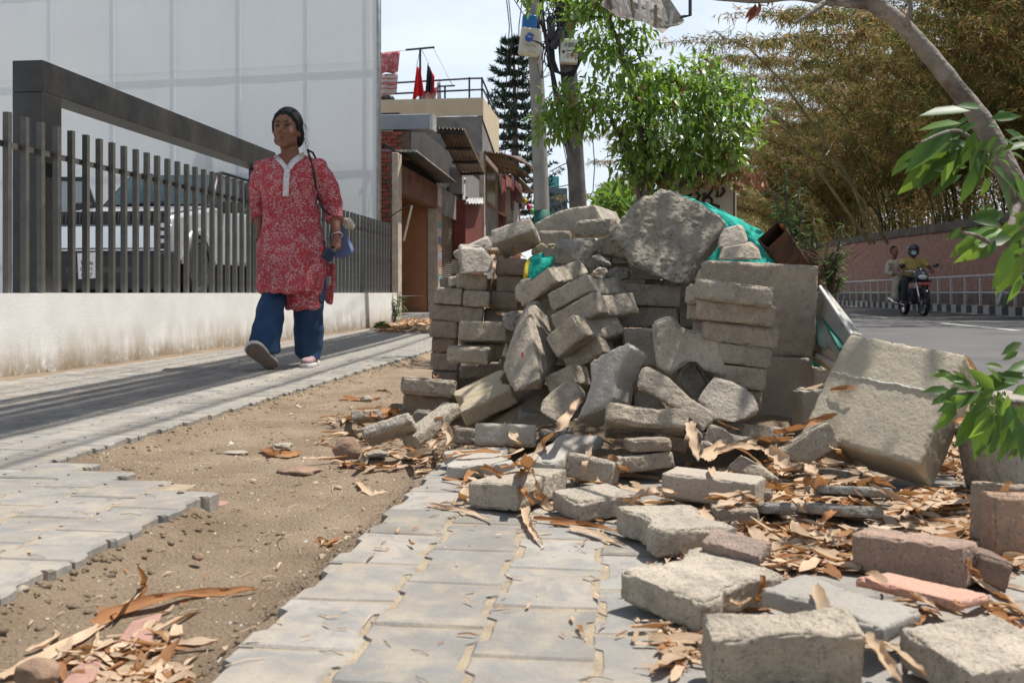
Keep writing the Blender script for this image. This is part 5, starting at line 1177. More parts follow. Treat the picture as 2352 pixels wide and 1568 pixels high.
for k in range(13):
    z0 = .25 + k * .16; b = MB(); m_ = mat('poster_paper', pcols[k % 7], .8, .5, 30)
    b.hexa([S(UF + .002, vB + .03, z0), S(UF + .006, vB + .03, z0), S(UF + .006, vB + .39, z0), S(UF + .002, vB + .39, z0)], [S(UF + .002, vB + .03, z0 + .14), S(UF + .006, vB + .03, z0 + .14), S(UF + .006, vB + .37, z0 + .15), S(UF + .002, vB + .39, z0 + .15)])
    obj('poster', b, m_, shop)
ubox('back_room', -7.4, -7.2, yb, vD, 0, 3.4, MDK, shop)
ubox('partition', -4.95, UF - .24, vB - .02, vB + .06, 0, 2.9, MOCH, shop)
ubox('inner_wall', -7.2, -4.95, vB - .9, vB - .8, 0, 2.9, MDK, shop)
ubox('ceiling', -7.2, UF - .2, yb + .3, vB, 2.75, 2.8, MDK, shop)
ubox('threshold', -5.2, UF, yb + .3, vB, 0, .09, MCEM, shop)
# lintel and roller shutter
ubox('shutter_lintel', UF - .2, UF - .01, vB + .42, vC, 2.18, 2.74, MCEM, shop)
q = MB(); n = 46
pts = []
v0_, v1_ = vB + .43, vC - .12
for j in range(n * 4 + 1):
    z = .05 + 2.13 * j / (n * 4); du = .018 * math.sin(2 * PI * j / 4); pts += [S(UF - .10 + du, v0_, z), S(UF - .10 + du, v1_, z)]
q.add(pts, [(2 * j, 2 * j + 1, 2 * j + 3, 2 * j + 2) for j in range(n * 4)]); obj('roller_shutter', q, MSHUT, shop)
q = MB(); q.box(S(UF - .08, v1_ + .03, 1.1), (.06, .05, 2.2), (0, 0, YAW)); obj('shutter_rail', q, MPIPE, shop)
ubox('side_pier', UF - .3, UF - .02, vC - .06, vC + .8, 0, 3.0, MCEM, shop)
ppt = E(1080, 1150, -3.84); q = MB(); q.tube([(ppt[0], ppt[1], 0), (ppt[0], ppt[1], ppt[2])], .062, 10); pp = obj('drain_pipe', q, MPIPE, shop, smooth=True)
q = MB(); q.tube([(ppt[0], ppt[1], ppt[2]), (ppt[0], ppt[1], ppt[2] + .06)], .085, 10); obj('collar', q, MTINL, pp, smooth=True)
# awnings
aw = corr('tin_awning', E(60, 785, -4.9) * 1, E(510, 788, -3.5), E(1000, 1170, -3.5), E(600, 1165, -4.9), 9, .022, MDARKW, shop)
a0, a1 = E(510, 788, -3.5), E(1000, 1170, -3.5)
q = MB(); q.tube([a0.lerp(a1, k / 60) + Vector((0, 0, .014 * math.sin(k * PI))) + Vector((0, 0, .012 * (k % 2))) for k in range(61)], .010, 4); obj('awning_edge', q, MTINL, shop)
q = MB(); pz = E(60, 785, -4.9); q.hexa([pz + Vector((-.6, -.01, -.0)), a0 + Vector((0, -.01, 0)), a0 + Vector((0, .03, 0)), pz + Vector((-.6, .03, 0))], [pz + Vector((-.6, -.01, .03)), a0 + Vector((0, -.01, .03)), a0 + Vector((0, .03, .03)), pz + Vector((-.6, .03, .03))]); obj('awning_rim', q, MTINL, shop)
ubox('dark_wall', UF - .9, UF - .35, yb + 1.6, vC + 2.5, 2.83, 3.9, MDARKW, shop)
ubox('white_column', UF - .62, UF - .40, yb + 1.30, yb + 1.55, 2.98, 3.52, MCRM, shop)
fy = yb + 1.25
fr = P(*z8(760, 500), 0.0 + 1); 
ubox('fascia', -6.6, -3.62, fy, fy + .35, 3.52, 3.80, MBEAM, shop, bevel=.01)
ubox('fascia_cap', -3.62, -3.56, fy - .01, fy + .36, 3.51, 3.81, MTINL, shop)
q0, q1, q2, q3 = E(765, 500, -3.9), E(1095, 515, -3.2), E(1338, 1040, -3.2), E(1035, 1050, -3.9)
corr('roof_sheet', q1, q0, q3, q2, 7, .03, MTIN, shop)
for t in (.02, .36, .68, .97):
    a, b = q0.lerp(q3, t), q1.lerp(q2, t); q = MB(); q.tube([a - Vector((0, 0, .06)), b - Vector((0, 0, .06))], .035, 4); obj('purlin', q, MDARKW, shop)
q = MB(); q.tube([q1 + Vector((0, 0, .01)), q2 + Vector((0, 0, .01))], .02, 4); obj('sheet_edge', q, MTINL, shop)
# the cream upper building behind with roof terrace
cb = empty('cream_building', S(-5, 28, 0), 'cream and bare cement building with a roof terrace hung with washing', 'building')
zc = lambda x, y: E(x, y, -4.0)[2]
zp0, zp1 = E(1330, 350, -4.0)[2], E(1330, 125, -4.0)[2]; vE = Vof(1525, -4.0)
ubox('cement_wall', -13, -4.03, vD + .03, vE, 0, zp0, MCEM, cb)
q = MB(); vs = []
for k in range(41):
    u = -13 + 9 * k / 40; zz = zp0 + .10 * noise.noise(Vector((u * 1.3, 0, 0))) + (.12 if u > -4.6 else 0) * 0 - .35 * sst(-u, 5.5, 8.5); vs += [S(u, vD, zz), S(u, vD, zp1)]
q.add(vs, [(2 * k, 2 * k + 2, 2 * k + 3, 2 * k + 1) for k in range(40)])
q.add([S(-4.0, vD, zp0 - .1), S(-4.0, vE, zp0 - .9), S(-4.0, vE, zp1), S(-4.0, vD, zp1), S(-13, vE, zp1)], [(0, 1, 2, 3)])
q.add([S(-13, vD, zp1), S(-4, vD, zp1), S(-4, vD + .2, zp1), S(-13, vD + .2, zp1)], [(0, 1, 2, 3)]); q.add([S(-4.2, vD, zp1 + .001), S(-4, vD, zp1 + .001), S(-4, vE, zp1 + .001), S(-4.2, vE, zp1 + .001)], [(0, 1, 2, 3)])
obj('parapet', q, MCRM, cb)
MIRON = mat('dark_iron', (.02, .025, .032), .5, .2, 5)
def TY(x, y, Y=28.6): return P(x, y, Y)
def sidep(x, y): return PU(x, y, -4.1)
q = MB()
for r_ in ([TY(830, 196), TY(918, 190), TY(1075, 181), sidep(1107, 180), sidep(1122, 215), sidep(1141, 262)], [TY(830, 220), TY(915, 215), TY(1080, 207), sidep(1110, 206), sidep(1125, 236), sidep(1142, 276)]): q.tube(r_, .028, 6)
for x, y0, y1 in ((1078, 178, 226), (860, 190, 236)): q.tube([TY(x, y0), TY(x, y1)], .03, 6)
for x, y0, y1 in ((1107, 178, 228), (1122, 214, 250), (1132, 238, 268), (1141, 262, 290)): q.tube([sidep(x, y0), sidep(x, y1)], .03, 6)
obj('roof_railing', q, MIRON, cb)
tp = empty('washing_post', TY(965, 232), 'tall black T shaped washing post on the roof terrace', 'post'); q = MB(); q.tube([TY(965, 232), TY(965, 112)], .035, 6); obj('pole', q, MIRON, tp); q = MB(); q.tube([TY(932, 115), TY(998, 109)], .03, 6); obj('crossbar', q, MIRON, tp)
tp = empty('washing_post', TY(1022, 229), 'short black T shaped washing post right of the hanging clothes', 'post'); q = MB(); q.tube([TY(1022, 229), TY(1022, 198)], .03, 6); obj('pole', q, MIRON, tp); q = MB(); q.tube([TY(1006, 199), TY(1045, 197)], .025, 6); obj('crossbar', q, MIRON, tp)
def hanging(name, pts, Y, m, label, par=None):
    """A hanging cloth: outline top pair to bottom pair, with vertical folds."""
    (x0, y0), (x1, y1), (x2, y2), (x3, y3) = pts; n = 10; vs = []
    for j in range(7):
        for i in range(n + 1):
            s_, t = i / n, j / 6; x = (x0 + (x1 - x0) * s_) * (1 - t) + (x3 + (x2 - x3) * s_) * t; y = (y0 + (y1 - y0) * s_) * (1 - t) + (y3 + (y2 - y3) * s_) * t
            p = P(x, y + 1.2 * math.sin(s_ * 9) * t, Y); p.y += .07 * math.sin(s_ * 11) * (.3 + t); vs.append(p)
    q = MB(); q.add(vs, [(j * (n + 1) + i, j * (n + 1) + i + 1, (j + 1) * (n + 1) + i + 1, (j + 1) * (n + 1) + i) for j in range(6) for i in range(n)])
    o = obj(name, q, m, label=label, cat='cloth', smooth=True, group='washing on the roof terrace'); s_ = o.modifiers.new('s', 'SOLIDIFY'); s_.thickness = .012; return o
MCL1 = mat('patterned_cloth', (.42, .10, .11), .9, .2, 5); mixcol(MCL1, ramp(MCL1, noise_out(MCL1, 7, 3, dist=2), .52, .58), (.60, .38, .36))
MCL1b = mat('striped_cloth', (.50, .42, .40), .9, .1, 5); mixcol(MCL1b, ramp(MCL1b, noise_out(MCL1b, 3, 0, stretch=(.2, .2, 3)), .5, .55), (.42, .16, .15))
hanging('hanging_cloth', [(862, 122), (919, 118), (915, 166), (862, 172)], 28.3, MCL1, 'large rose patterned cloth hanging at the screen edge')
hanging('hanging_cloth', [(862, 173), (915, 168), (912, 214), (862, 224)], 28.3, MCL1b, 'striped fringed end of the large hanging cloth')
hanging('hanging_cloth', [(957, 152), (966, 160), (975, 215), (947, 232)], 28.5, mat('scarlet_cloth', (.55, .012, .018), .85, .15, 4), 'scarlet cloth hanging left of the black one')
hanging('hanging_cloth', [(982, 145), (992, 165), (990, 214), (977, 210)], 28.4, mat('black_cloth', (.012, .012, .02), .85, .15, 4), 'black garment hanging beside the scarlet cloth')
hanging('hanging_cloth', [(990, 163), (998, 175), (998, 214), (990, 216)], 28.45, mat('crimson_cloth', (.48, .015, .03), .85, .15, 4), 'narrow crimson garment hanging right of the black one')
hanging('hanging_cloth', [(970, 210), (1006, 200), (1000, 232), (966, 232)], 28.6, mat('pink_cloth', (.55, .33, .33), .85, .25, 8), 'pale pink cloth hanging low behind the scarlet one')
hanging('hanging_cloth', [(1004, 190), (1012, 186), (1014, 229), (1004, 232)], 28.65, mat('white_cloth', (.65, .65, .66), .85, .1, 4), 'white cloth hanging at the right end of the washing')
q = MB(); c0 = TY(886, 238); q.tube([c0, c0 + Vector((0, 0, .12)), c0 + Vector((0, 0, .2)), c0 + Vector((0, 0, .25))], [.27, .27, .22, .1], 20); obj('water_tank', q, MBLK, label='black plastic water tank behind the hanging striped cloth', cat='water tank', smooth=True)
# washing lines
q = MB()
for a, b in (((872, 122), (965, 112)), ((965, 114), (957, 152)), ((968, 113), (985, 147)), ((995, 110), (1040, 198))): q.tube([TY(*a), TY(*b)], .009, 4)
obj('washing_line', q, mat('white_cord', (.5, .5, .48), .8), label='thin washing line strung from the tall roof post', cat='line')
# second row of shops beyond
sh2 = empty('market_stall_row', S(-4.2, 31, 0), 'row of small shops under a brown tin canopy beyond the cream building', 'shop')
v1, v2 = Vof(1340), Vof(1960)
ubox('post', UF - .12, UF, v1, v1 + .35, 0, E(1340, 790)[2], MPIL, sh2)
ubox('wall', UF - 1.2, UF - .6, v1 + .36, v2, 0, 4.3, MREDP, sh2)
ubox('tan_panel', UF - .3, UF - .05, v1 + .36, Vof(1530), E(1440, 1450)[2], E(1440, 930)[2], MTANP, sh2)
ubox('dark_window', UF - .045, UF - .03, v1 + .8, Vof(1490), E(1440, 1430)[2], E(1440, 1010)[2], mat('brown_glass', (.10, .075, .03), .3), sh2)
for k, (xa, xb, ya, yb2, c) in enumerate([(1535, 1585, 1060, 1500, (.05, .04, .04)), (1585, 1632, 1120, 1520, (.24, .04, .035)), (1632, 1705, 1250, 1560, (.30, .28, .26)), (1635, 1700, 1100, 1245, (.24, .10, .09)), (1707, 1740, 1090, 1500, (.12, .03, .04)), (1738, 1800, 1405, 1700, (.42, .42, .42)), (1745, 1830, 1180, 1400, (.14, .05, .05)), (1832, 1870, 1340, 1480, (.05, .05, .05))]):
    zA, zB = E((xa + xb) / 2, yb2)[2], E((xa + xb) / 2, ya)[2]; ubox('panel' if k % 2 else 'door_panel', UF - .35, UF - .06 - .02 * (k % 3), Vof(xa), Vof(xb), max(0, zA), zB, mat('shop_panel', c, .75, .5, 6), sh2)
for xx, yy, r_, c, lb in ((1845, 1395, .09, (.6, .45, .03), 'small yellow bundle hanging at the far shop front'), (1892, 1470, .10, (.6, .03, .15), 'small pink bag hanging at the far shop front'), (1932, 1520, .10, (.15, .5, .12), 'small light green bag hanging at the far shop front')):
    p = E(xx, yy, -3.85); q = MB(); q.ball(p, (r_, r_, r_ * 1.3), 8, 6); q.tube([p + Vector((0, 0, r_)), p + Vector((0, 0, .35))], .01, 4); obj('hanging_bag', q, mat('bag', c, .5), label=lb, cat='bag', smooth=True, group='small bags hanging at the far shops')
c0, c1, c2, c3 = E(1350, 790, -3.9), E(1560, 815, -3.3), E(1950, 1130, -3.2), E(1560, 1040, -3.9)
MCAN = mat('brown_canopy', (.11, .075, .05), .7, .4, 3); can = corr('canopy', c1, c0, E(1560, 1040, -3.9), c2, 6, .03, MCAN, sh2)
q = MB(); pts = [c1, E(1700, 860, -3.2), E(1880, 950, -3.2), E(1952, 1060, -3.2)]; q.tube(pts, .03, 5); q.tube([c0, E(1560, 1040, -3.9)], .03, 5)
for t in (.1, .4, .7, .95): q.tube([c0.lerp(E(1560, 1040, -3.9), t), c1.lerp(c2, t)], .025, 5)
obj('canopy_frame', q, MRUST, sh2)
corr('canopy', E(1640, 840, -3.3), E(1780, 850, -3.6), E(1950, 1000, -3.6), E(1900, 960, -3.3), 5, .03, MTIN, sh2)
corr('lower_canopy', E(1770, 1110, -3.2), E(1760, 1140, -3.9), E(1850, 1290, -3.9), E(1960, 1290, -3.1), 7, .03, MTIN, sh2)
# red booth with a little tin hood between
bo = empty('red_booth', E(1215, 1560, -3.75) * 1, 'dark red painted booth front with a small corrugated hood', 'booth'); bo.location.z = 0; ABS[bo.name] = bo.location.copy()
vb0, vb1 = Vof(1112, -3.72), Vof(1325, -3.72)
ubox('panel', -4.0, -3.72, vb0, vb1, 0, E(1215, 1440, -3.72)[2], MREDP, bo); ubox('upper_panel', -4.1, -3.8, vb0, vb1, E(1215, 1370, -3.72)[2], E(1215, 1060, -3.72)[2], MCEM, bo)
corr('hood', E(1130, 1365, -3.72), E(1325, 1362, -3.72), E(1335, 1432, -3.5), E(1105, 1432, -3.5), 6, .02, MTINL, bo)
ubox('edge_post', -3.8, -3.68, vb1, vb1 + .1, 0, E(1330, 1080, -3.72)[2], MPIL, bo)
# leaning stick in the doorway, cable on the wall
q = MB(); q.tube([P(927, 553, 17.0), P(946, 472, 17.0)], .02, 5); obj('wooden_stick', q, MPIL, label='pale stick leaning in the dark doorway', cat='stick')
MCAB = mat('black_cable', (.010, .010, .011), .6, .1, 5)
q = MB(); q.tube([P(872, 520, 17.0), P(888, 506, 16.9), P(910, 488, 16.9), P(944, 470, 16.9)], .010, 4); q.tube([P(876, 395, 17.1), P(884, 412, 17.05), P(893, 440, 17.05), P(894, 470, 17.05), P(886, 500, 17.0)], .010, 4)
for k in range(4): q.tube([P(872, 332 + k * 3, 17.1), P(884, 330 + k * 3, 17.0), P(898, 336 + k * 3, 17.05), P(908, 346 + k, 17.1)], .009, 4)
obj('wall_cable', q, MCAB, label='loose cables looping over the brick shop corner', cat='cable')
# far building in netting
fb = empty('netted_building', P(1283, 672, 85), 'distant concrete tower wrapped in teal netting between the poles', 'building'); fb.location.z = 0; ABS[fb.name] = fb.location.copy()
def fbx(name, x0, x1, y0, y1, Y, m): b = MB(); a, c = P(x0, y1, Y), P(x1, y0, Y); b.hexa([(a.x, Y, 0), (c.x, Y, 0), (c.x, Y + 8, 0), (a.x, Y + 8, 0)], [(a.x, Y, c.z), (c.x, Y, c.z), (c.x, Y + 8, c.z), (a.x, Y + 8, c.z)]); return obj(name, b, m, fb)
fbx('tower', 1250, 1303, 432, 520, 85, mat('dusk_blue_netting', (.09, .13, .16), .9, .2, .3)); fbx('upper_netting', 1256, 1284, 405, 431, 86, mat('teal_netting', (.09, .35, .34), .9, .2, .3))
for k in range(9):
    q = MB(); a = P(1254 + (k % 3) * 15, 448 + (k // 3) * 13, 84.96); q.box(a, (.30, .06, .26)); obj('window', q, mat('window_dark', (.03, .04, .05), .4), fb)
q = MB(); b0 = P(1384, 480, 160); q.box((b0.x, 160, 7), (1.6, 2, 14.4)); q.box((b0.x + 1.2, 161, 6), (2, 2, 13)); obj('white_tower_block', q, mat('hazy_white', (.45, .48, .50), .9), label='tiny pale tower block on the horizon right of the poles', cat='building')
# =================================================================== UTILITY POLES AND CABLES
MPOLE = mat('pole_concrete', (.235, .225, .205), .9, .2, 3, bump=.4, bscale=30); mixcol(MPOLE, mathn(MPOLE, 'MULTIPLY', ramp(MPOLE, noise_out(MPOLE, 5, 6, stretch=(1, 1, .3)), .55, .7), .5), (.36, .33, .29))
MPOLE2 = mat('old_pole', (.10, .092, .082), .95, .35, 4, bump=.8, bscale=22)
def z9(x, y): return ((1980 + x / 3.92) / 1.7415, (y / 3.92) / 1.7415)
YP1, YP2 = 15.0, 13.0
p1 = empty('utility_pole', Vector((P(1262, 640, YP1).x, YP1, 0)), 'smooth grey concrete pole with a green band and a blue and cream box', 'pole')
q = MB(); q.tube([P(1263, 755, YP1), P(1244, 480, YP1), P(1236, 240, YP1), P(1223, 0, YP1), P(1212, -260, YP1)], [.128, .118, .112, .104, .095], 18); obj('shaft', q, MPOLE, p1, smooth=True)
q = MB(); q.tube([P(1249, 552, YP1), P(1244, 483, YP1)], [.124, .1215], 18); obj('green_band', q, mat('green_band', (.01, .10, .07), .7, .2, 6), p1, smooth=True)
MBLUE = mat('blue_enamel', (.015, .12, .32), .4, .15, 5); MCREAM = mat('cream_enamel', (.52, .49, .38), .55, .1, 4); MLOGO = mat('logo_blue', (.012, .08, .40), .5, .05, 5)
def card(c, w_, h_, d, roll, yaw_): return Euler((0, roll, yaw_)).to_matrix()
mb_ = empty('meter_box', P(*z9(560, 880), YP1 - .2), 'blue topped cream box with a round blue wave logo on the smooth pole', 'box')
rr_ = Euler((0, R(4), R(6))).to_matrix(); c = P(*z9(540, 370), YP1 - .2); q = MB(); q.box(c, (.22, .15, .24), rr_); obj('blue_case', q, MBLUE, mb_, bevel=.03, seg=3)
c = P(*z9(548, 665), YP1 - .24); q = MB(); q.box(c, (.31, .13, .42), Euler((0, R(7), R(4))).to_matrix()); obj('cream_case', q, MCREAM, mb_, bevel=.04, seg=3)
cl_ = P(*z9(530, 598), YP1 - .33); q = MB(); q.tube([cl_, cl_ + Vector((0, -.012, 0))], .055, 24); lg = obj('logo', q, MLOGO, mb_)
for k, r_ in enumerate((.022, .037)): 
    q = MB(); q.tube([cl_ + Vector((.005 + r_ * math.cos(t), -.016, -.01 + r_ * math.sin(t))) for t in [R(25) + R(110) * i / 10 for i in range(11)]], .0055, 5); obj('logo_wave', q, MCREAM, lg)
for k, r_ in enumerate((.062, .078)):
    q = MB(); q.tube([cl_ + Vector((.005 + r_ * math.cos(t), -.004, -.005 + r_ * math.sin(t))) for t in [R(25) + R(85) * i / 10 for i in range(11)]], .006, 5); obj('logo_wave', q, MLOGO, lg)
q = MB(); q.tube([P(1216 - 1, 47 + 10, YP1 - .1), P(1240, 42 + 12, YP1 - .12)], .01, 4)
text_obj('lettering', 'MT:ATSJ', P(*z9(550, 715), YP1 - .322), (R(90), R(6), R(4)), .05, mat('faded_ink', (.28, .26, .21), .8), mb_)
q = MB(); q.box(P(*z9(590, 800), YP1 - .32), (.09, .008, .045), Euler((0, R(7), R(4))).to_matrix()); obj('plate', q, mat('plate_cream', (.44, .41, .31), .6), mb_)
p2 = empty('utility_pole', Vector((P(1345, 640, YP2).x, YP2, 0)), 'rough dark pole carrying tangled black cables and a numbered white box', 'pole')
q = MB(); q.tube([P(1338, 760, YP2), P(1328, 480, YP2), P(1318, 300, YP2), P(1304, 140, YP2), P(1292, 0, YP2), P(1280, -300, YP2)], [.125, .115, .11, .11, .105, .09], 16); obj('shaft', q, MPOLE2, p2, smooth=True)
nb_ = empty('numbered_box', P(*z9(1170, 1000), YP2 - .2), 'white fuse box marked 100 and 19 on the dark pole', 'box')
q = MB(); q.box(P(*z9(1160, 815), YP2 - .17), (.225, .15, .305), Euler((0, R(2), R(-4))).to_matrix()); obj('case', q, mat('white_enamel', (.55, .55, .48), .6, .12, 6), nb_, bevel=.012)
MSC = mat('marker_ink', (.02, .015, .02), .8); fy_ = YP2 - .257
text_obj('lettering', '100', P(*z9(1170, 705), fy_), (R(90), R(2), 0), .085, MSC, nb_); text_obj('lettering', '19', P(*z9(1172, 880), fy_), (R(90), R(2), 0), .095, MSC, nb_)
text_obj('lettering', 'P', P(*z9(1088, 720), fy_), (R(90), R(2), 0), .03, MSC, nb_); text_obj('lettering', 'P', P(*z9(1098, 895), fy_), (R(90), R(2), 0), .03, MSC, nb_)
q = MB(); q.tube([P(*z9(1110, 802), fy_), P(*z9(1258, 782), fy_)], .004, 4); q.ball(P(*z9(1075, 812), fy_), (.018, .006, .018), 10, 6); obj('mark', q, MSC, nb_)
q = MB()
for k in range(12): q.box(P(*z9(1282, 680 + k * 22), YP2 - .245), (.018, .02, .007))
obj('vent', q, MBLK, nb_)['kind'] = 'stuff'
# cable tangle round the poles
rnd = random.Random(5); q = MB()
def zp(x, y, Y): return P(*z9(x, y), Y)
for k in range(22):         # bundle running down between the poles
    o_ = rnd.uniform(-28, 28); yy = YP2 + rnd.uniform(-.1, .3)
    q.tube([zp(690 + o_, -1500, yy), zp(700 + o_, -200, yy), zp(745 + o_ * .8, 300, yy), zp(810 + o_ * .7, 700, yy), zp(880 + o_ * .8, 1050, yy), zp(960 + o_ * 1.6, 1500, yy), zp(1060 + o_ * 2.4, 1900, yy), zp(1170 + o_ * 2, 2500, yy), zp(1250 + o_, 3200, yy)], rnd.choice((.006, .009, .012)), 4)
for k in range(26):         # loops hung on the pole
    a = rnd.uniform(800, 1250); b = rnd.uniform(-200, 350); w_ = rnd.uniform(60, 220); h_ = rnd.uniform(60, 420); yy = YP2 - rnd.uniform(.05, .25)
    q.tube([zp(a + w_ * math.cos(t), b + h_ * math.sin(t), yy + .05 * math.sin(t * 2)) for t in [rnd.uniform(0, 1) + 5.4 * i / 14 for i in range(15)]], rnd.choice((.006, .008, .011)), 4)
for k in range(14):         # slack falling round the white box
    o_ = rnd.uniform(-40, 40); q.tube([zp(900 + o_, 250, YP2 - .2), zp(870 + o_, 600, YP2 - .25), zp(900 + o_, 950, YP2 - .3), zp(960 + o_, 1120, YP2 - .3), zp(1100, 1200 + o_, YP2 - .2), zp(1240, 1150 + o_, YP2 - .1), zp(1340 + o_, 900, YP2 - .1), zp(1350 + o_, 600, YP2)], rnd.choice((.007, .012, .016)), 4)
for k in range(8):
    q.tube([zp(580, 630, YP1 - .35), zp(680, 660 + k * 3, YP1 - .4), zp(760 + rnd.uniform(-30, 60), rnd.uniform(640, 900), YP2), zp(rnd.uniform(700, 860), rnd.uniform(900, 1250), YP2), zp(880, rnd.uniform(900, 1150), YP2)], .006, 4)
q.tube([zp(500, 200, YP1 - .12), zp(560, 255, YP1 - .18), zp(650, 300, YP1 - .16), zp(690, 450, YP1 - .1), zp(705, 700, YP1 - .05)], .022, 6)
q.tube([zp(730, 900, YP1), zp(660, 1000, YP1 - .2), zp(700, 1170, YP1 - .2), zp(790, 1215, YP1 - .2), zp(890, 1160, YP2)], .006, 4)
obj('cable_tangle', q, MCAB, label='tangle of black cables looped between the two poles', cat='cables')['kind'] = 'stuff'
# splice closures
for (a, b, r_, lb) in (((860, 250), (900, 640), .052, 'long black cable closure hanging upright beside the dark pole'), ((1040, 430), (900, 780), .052, 'black cable closure slanting across the dark pole')):
    A_, B_ = zp(*a, YP2 - .25), zp(*b, YP2 - .3); q = MB(); d_ = (B_ - A_); q.tube([A_, A_ + d_ * .06, A_ + d_ * .1, A_ + d_ * .9, A_ + d_ * .94, B_], [r_ * .5, r_ * .6, r_, r_, r_ * .6, r_ * .4], 14); obj('cable_closure', q, MBLK, label=lb, cat='cable box', smooth=True)
# thin wires across the sky
q = MB()
W8 = [((1163, -5), (1170, 60), (1160, 250), (1155, 345)), ((1168, -5), (1176, 80), (1168, 260), (1160, 350)), ((1200, -5), (1192, 60), (1190, 170), (1186, 300)), ((1178, -5), (1200, 30), (1215, 50), (1220, 62)), ((1262, 395), (1290, 380), (1310, 370), (1322, 360)), ((1262, 432), (1290, 428), (1310, 424), (1325, 420)), ((1340, 470), (1362, 440), (1366, 380), (1360, 300))]
for w_ in W8: q.tube([P(x, y, 20) for x, y in w_], .010, 4)
obj('overhead_wires', q, MCAB, label='thin drooping wires against the sky left of the poles', cat='wires')
# cable bundles that run along the street over the path (their shade streaks the paving)
q = MB(); rnd = random.Random(11)
p1t = P(1212, -400, YP1); 
for k in range(56):
    uu = rnd.gauss(.0, .20) if k < 46 else rnd.gauss(-.1, .5); hh_ = rnd.uniform(-.35, .35); z1 = 7.3 + hh_
    A_ = S(-.38 + uu * .5, 15.2, z1); pts = []
    for i in range(15):
        t = i / 14; v = 15.2 - 24 * t; sag = 1.1 * 4 * t * (1 - t) * rnd.uniform(.9, 1.1) if i else 0
        pts.append(S(.18 + uu + .25 * math.sin(t * 5 + k) * .3 - .45 * (1 - t), v, z1 - 1.0 * 4 * t * (1 - t) + .1 * math.sin(k + t * 6)))
    q.tube(pts, rnd.choice((.012, .018, .026)) if k < 46 else rnd.choice((.005, .008)), 5)
obj('overhead_cable_bundle', q, MCAB, label='thick bundle of black cables strung along the street overhead', cat='cables')['kind'] = 'stuff'
# torn roof sheet at the top of the view
tq = [(1405, -30), (1440, -2), (1462, 8), (1490, 22), (1512, 18), (1530, 34), (1548, 40), (1572, 50), (1560, 58), (1540, 60), (1522, 76), (1505, 62), (1480, 50), (1455, 45), (1420, 40), (1380, 10)]
YT = 7.0; rs = empty('torn_roof_sheet', P(1470, 20, YT), 'torn rusty corrugated roof sheet with a bracket at the top of the view', 'roof sheet')
q = MB(); vs = [P(x, y, YT + .004 * (x - 1400)) + Vector((0, .02 * (i % 2), 0)) for i, (x, y) in enumerate(tq)]
q.prism(vs, (0, .01, .0)); q.prism([P(1330, -60, YT + .6), P(1500, -60, YT + .6), P(1572, 48, YT + .35), P(1540, 55, YT + .4), P(1440, 30, YT + .5)], (0, .012, 0)); obj('sheet', q, mat('weathered_tin', (.30, .27, .23), .8, .45, 9, bump=1, bscale=8, bdist=.03), rs)
for k in range(9): 
    q = MB(); a = P(1392 + k * 19, -30 + k * 7, YT - .01); q.tube([a, P(1404 + k * 17, min(60, 22 + k * 6), YT - .008)], .012, 5); obj('rib', q, MTINL if k % 3 else MTIN, rs)
q = MB(); q.tube([P(1585, -40, YT), P(1585, 36, YT), P(1562, 40, YT)], .013, 5); obj('bracket', q, MIRON, rs)
# graffiti cabinet
MCABT = mat('cabinet_paint', (.34, .305, .24), .75, .15, 3); cabn = empty('utility_cabinet', Vector((P(1618, 600, 8.6).x, 8.8, 0)), 'beige roadside cabinet with a sloping top and black graffiti scrawl', 'cabinet')
YC = 8.6; a, c = P(1545, 500, YC), P(1692, 500, YC); zt_ = P(1600, 408, YC).z
q = MB(); q.hexa([(a.x, YC, 0), (c.x, YC, 0), (c.x, YC + .5, 0), (a.x, YC + .5, 0)], [(a.x, YC, zt_), (c.x, YC, zt_ - .02), (c.x, YC + .5, zt_), (a.x, YC + .5, zt_)]); obj('housing', q, MCABT, cabn, bevel=.01)
q = MB(); q.hexa([(a.x - .03, YC - .04, zt_), (c.x + .03, YC - .04, zt_ - .02), (c.x + .03, YC + .54, zt_), (a.x - .03, YC + .54, zt_)], [(a.x + .12, YC, zt_ + .075), (c.x - .1, YC, zt_ + .04), (c.x, YC + .5, zt_ + .06), (a.x, YC + .5, zt_ + .09)]); obj('lid', q, MCABT, cabn)
q = MB(); m0 = P(1562, 500, YC - .006); q.box((m0.x, YC - .004, .85), (.008, .008, 1.6)); m0 = P(1686, 500, YC); q.box((m0.x, YC - .004, .85), (.008, .008, 1.6)); obj('door_seam', q, MBLK, cabn)
def scr_path(pts, w_=.011): q.tube([P(x, y, YC - .010) for x, y in pts], w_, 4)
q = MB()
def arc(cx, cy, rx, ry, a0, a1, n=12): return [(cx + rx * math.cos(R(a0 + (a1 - a0) * i / n)), cy - ry * math.sin(R(a0 + (a1 - a0) * i / n))) for i in range(n + 1)]
scr_path([(1566, 472), (1572, 462), (1580, 452), (1590, 446), (1602, 442), (1606, 450), (1600, 466), (1602, 476), (1610, 474)]); scr_path(arc(1585, 468, 8, 10, -40, 260)); scr_path([(1573, 430), (1585, 434), (1600, 432), (1612, 424), (1600, 418)]); scr_path(arc(1626, 462, 10, 9, 0, 360)); scr_path([(1606, 450), (1622, 444), (1614, 456), (1628, 448)])
scr_path([(1626, 452), (1636, 436), (1642, 424), (1650, 440), (1646, 452), (1656, 450), (1664, 440), (1660, 430)]); scr_path([(1630, 478), (1640, 470), (1652, 474), (1648, 484)])
obj('graffiti', q, MSC, cabn)
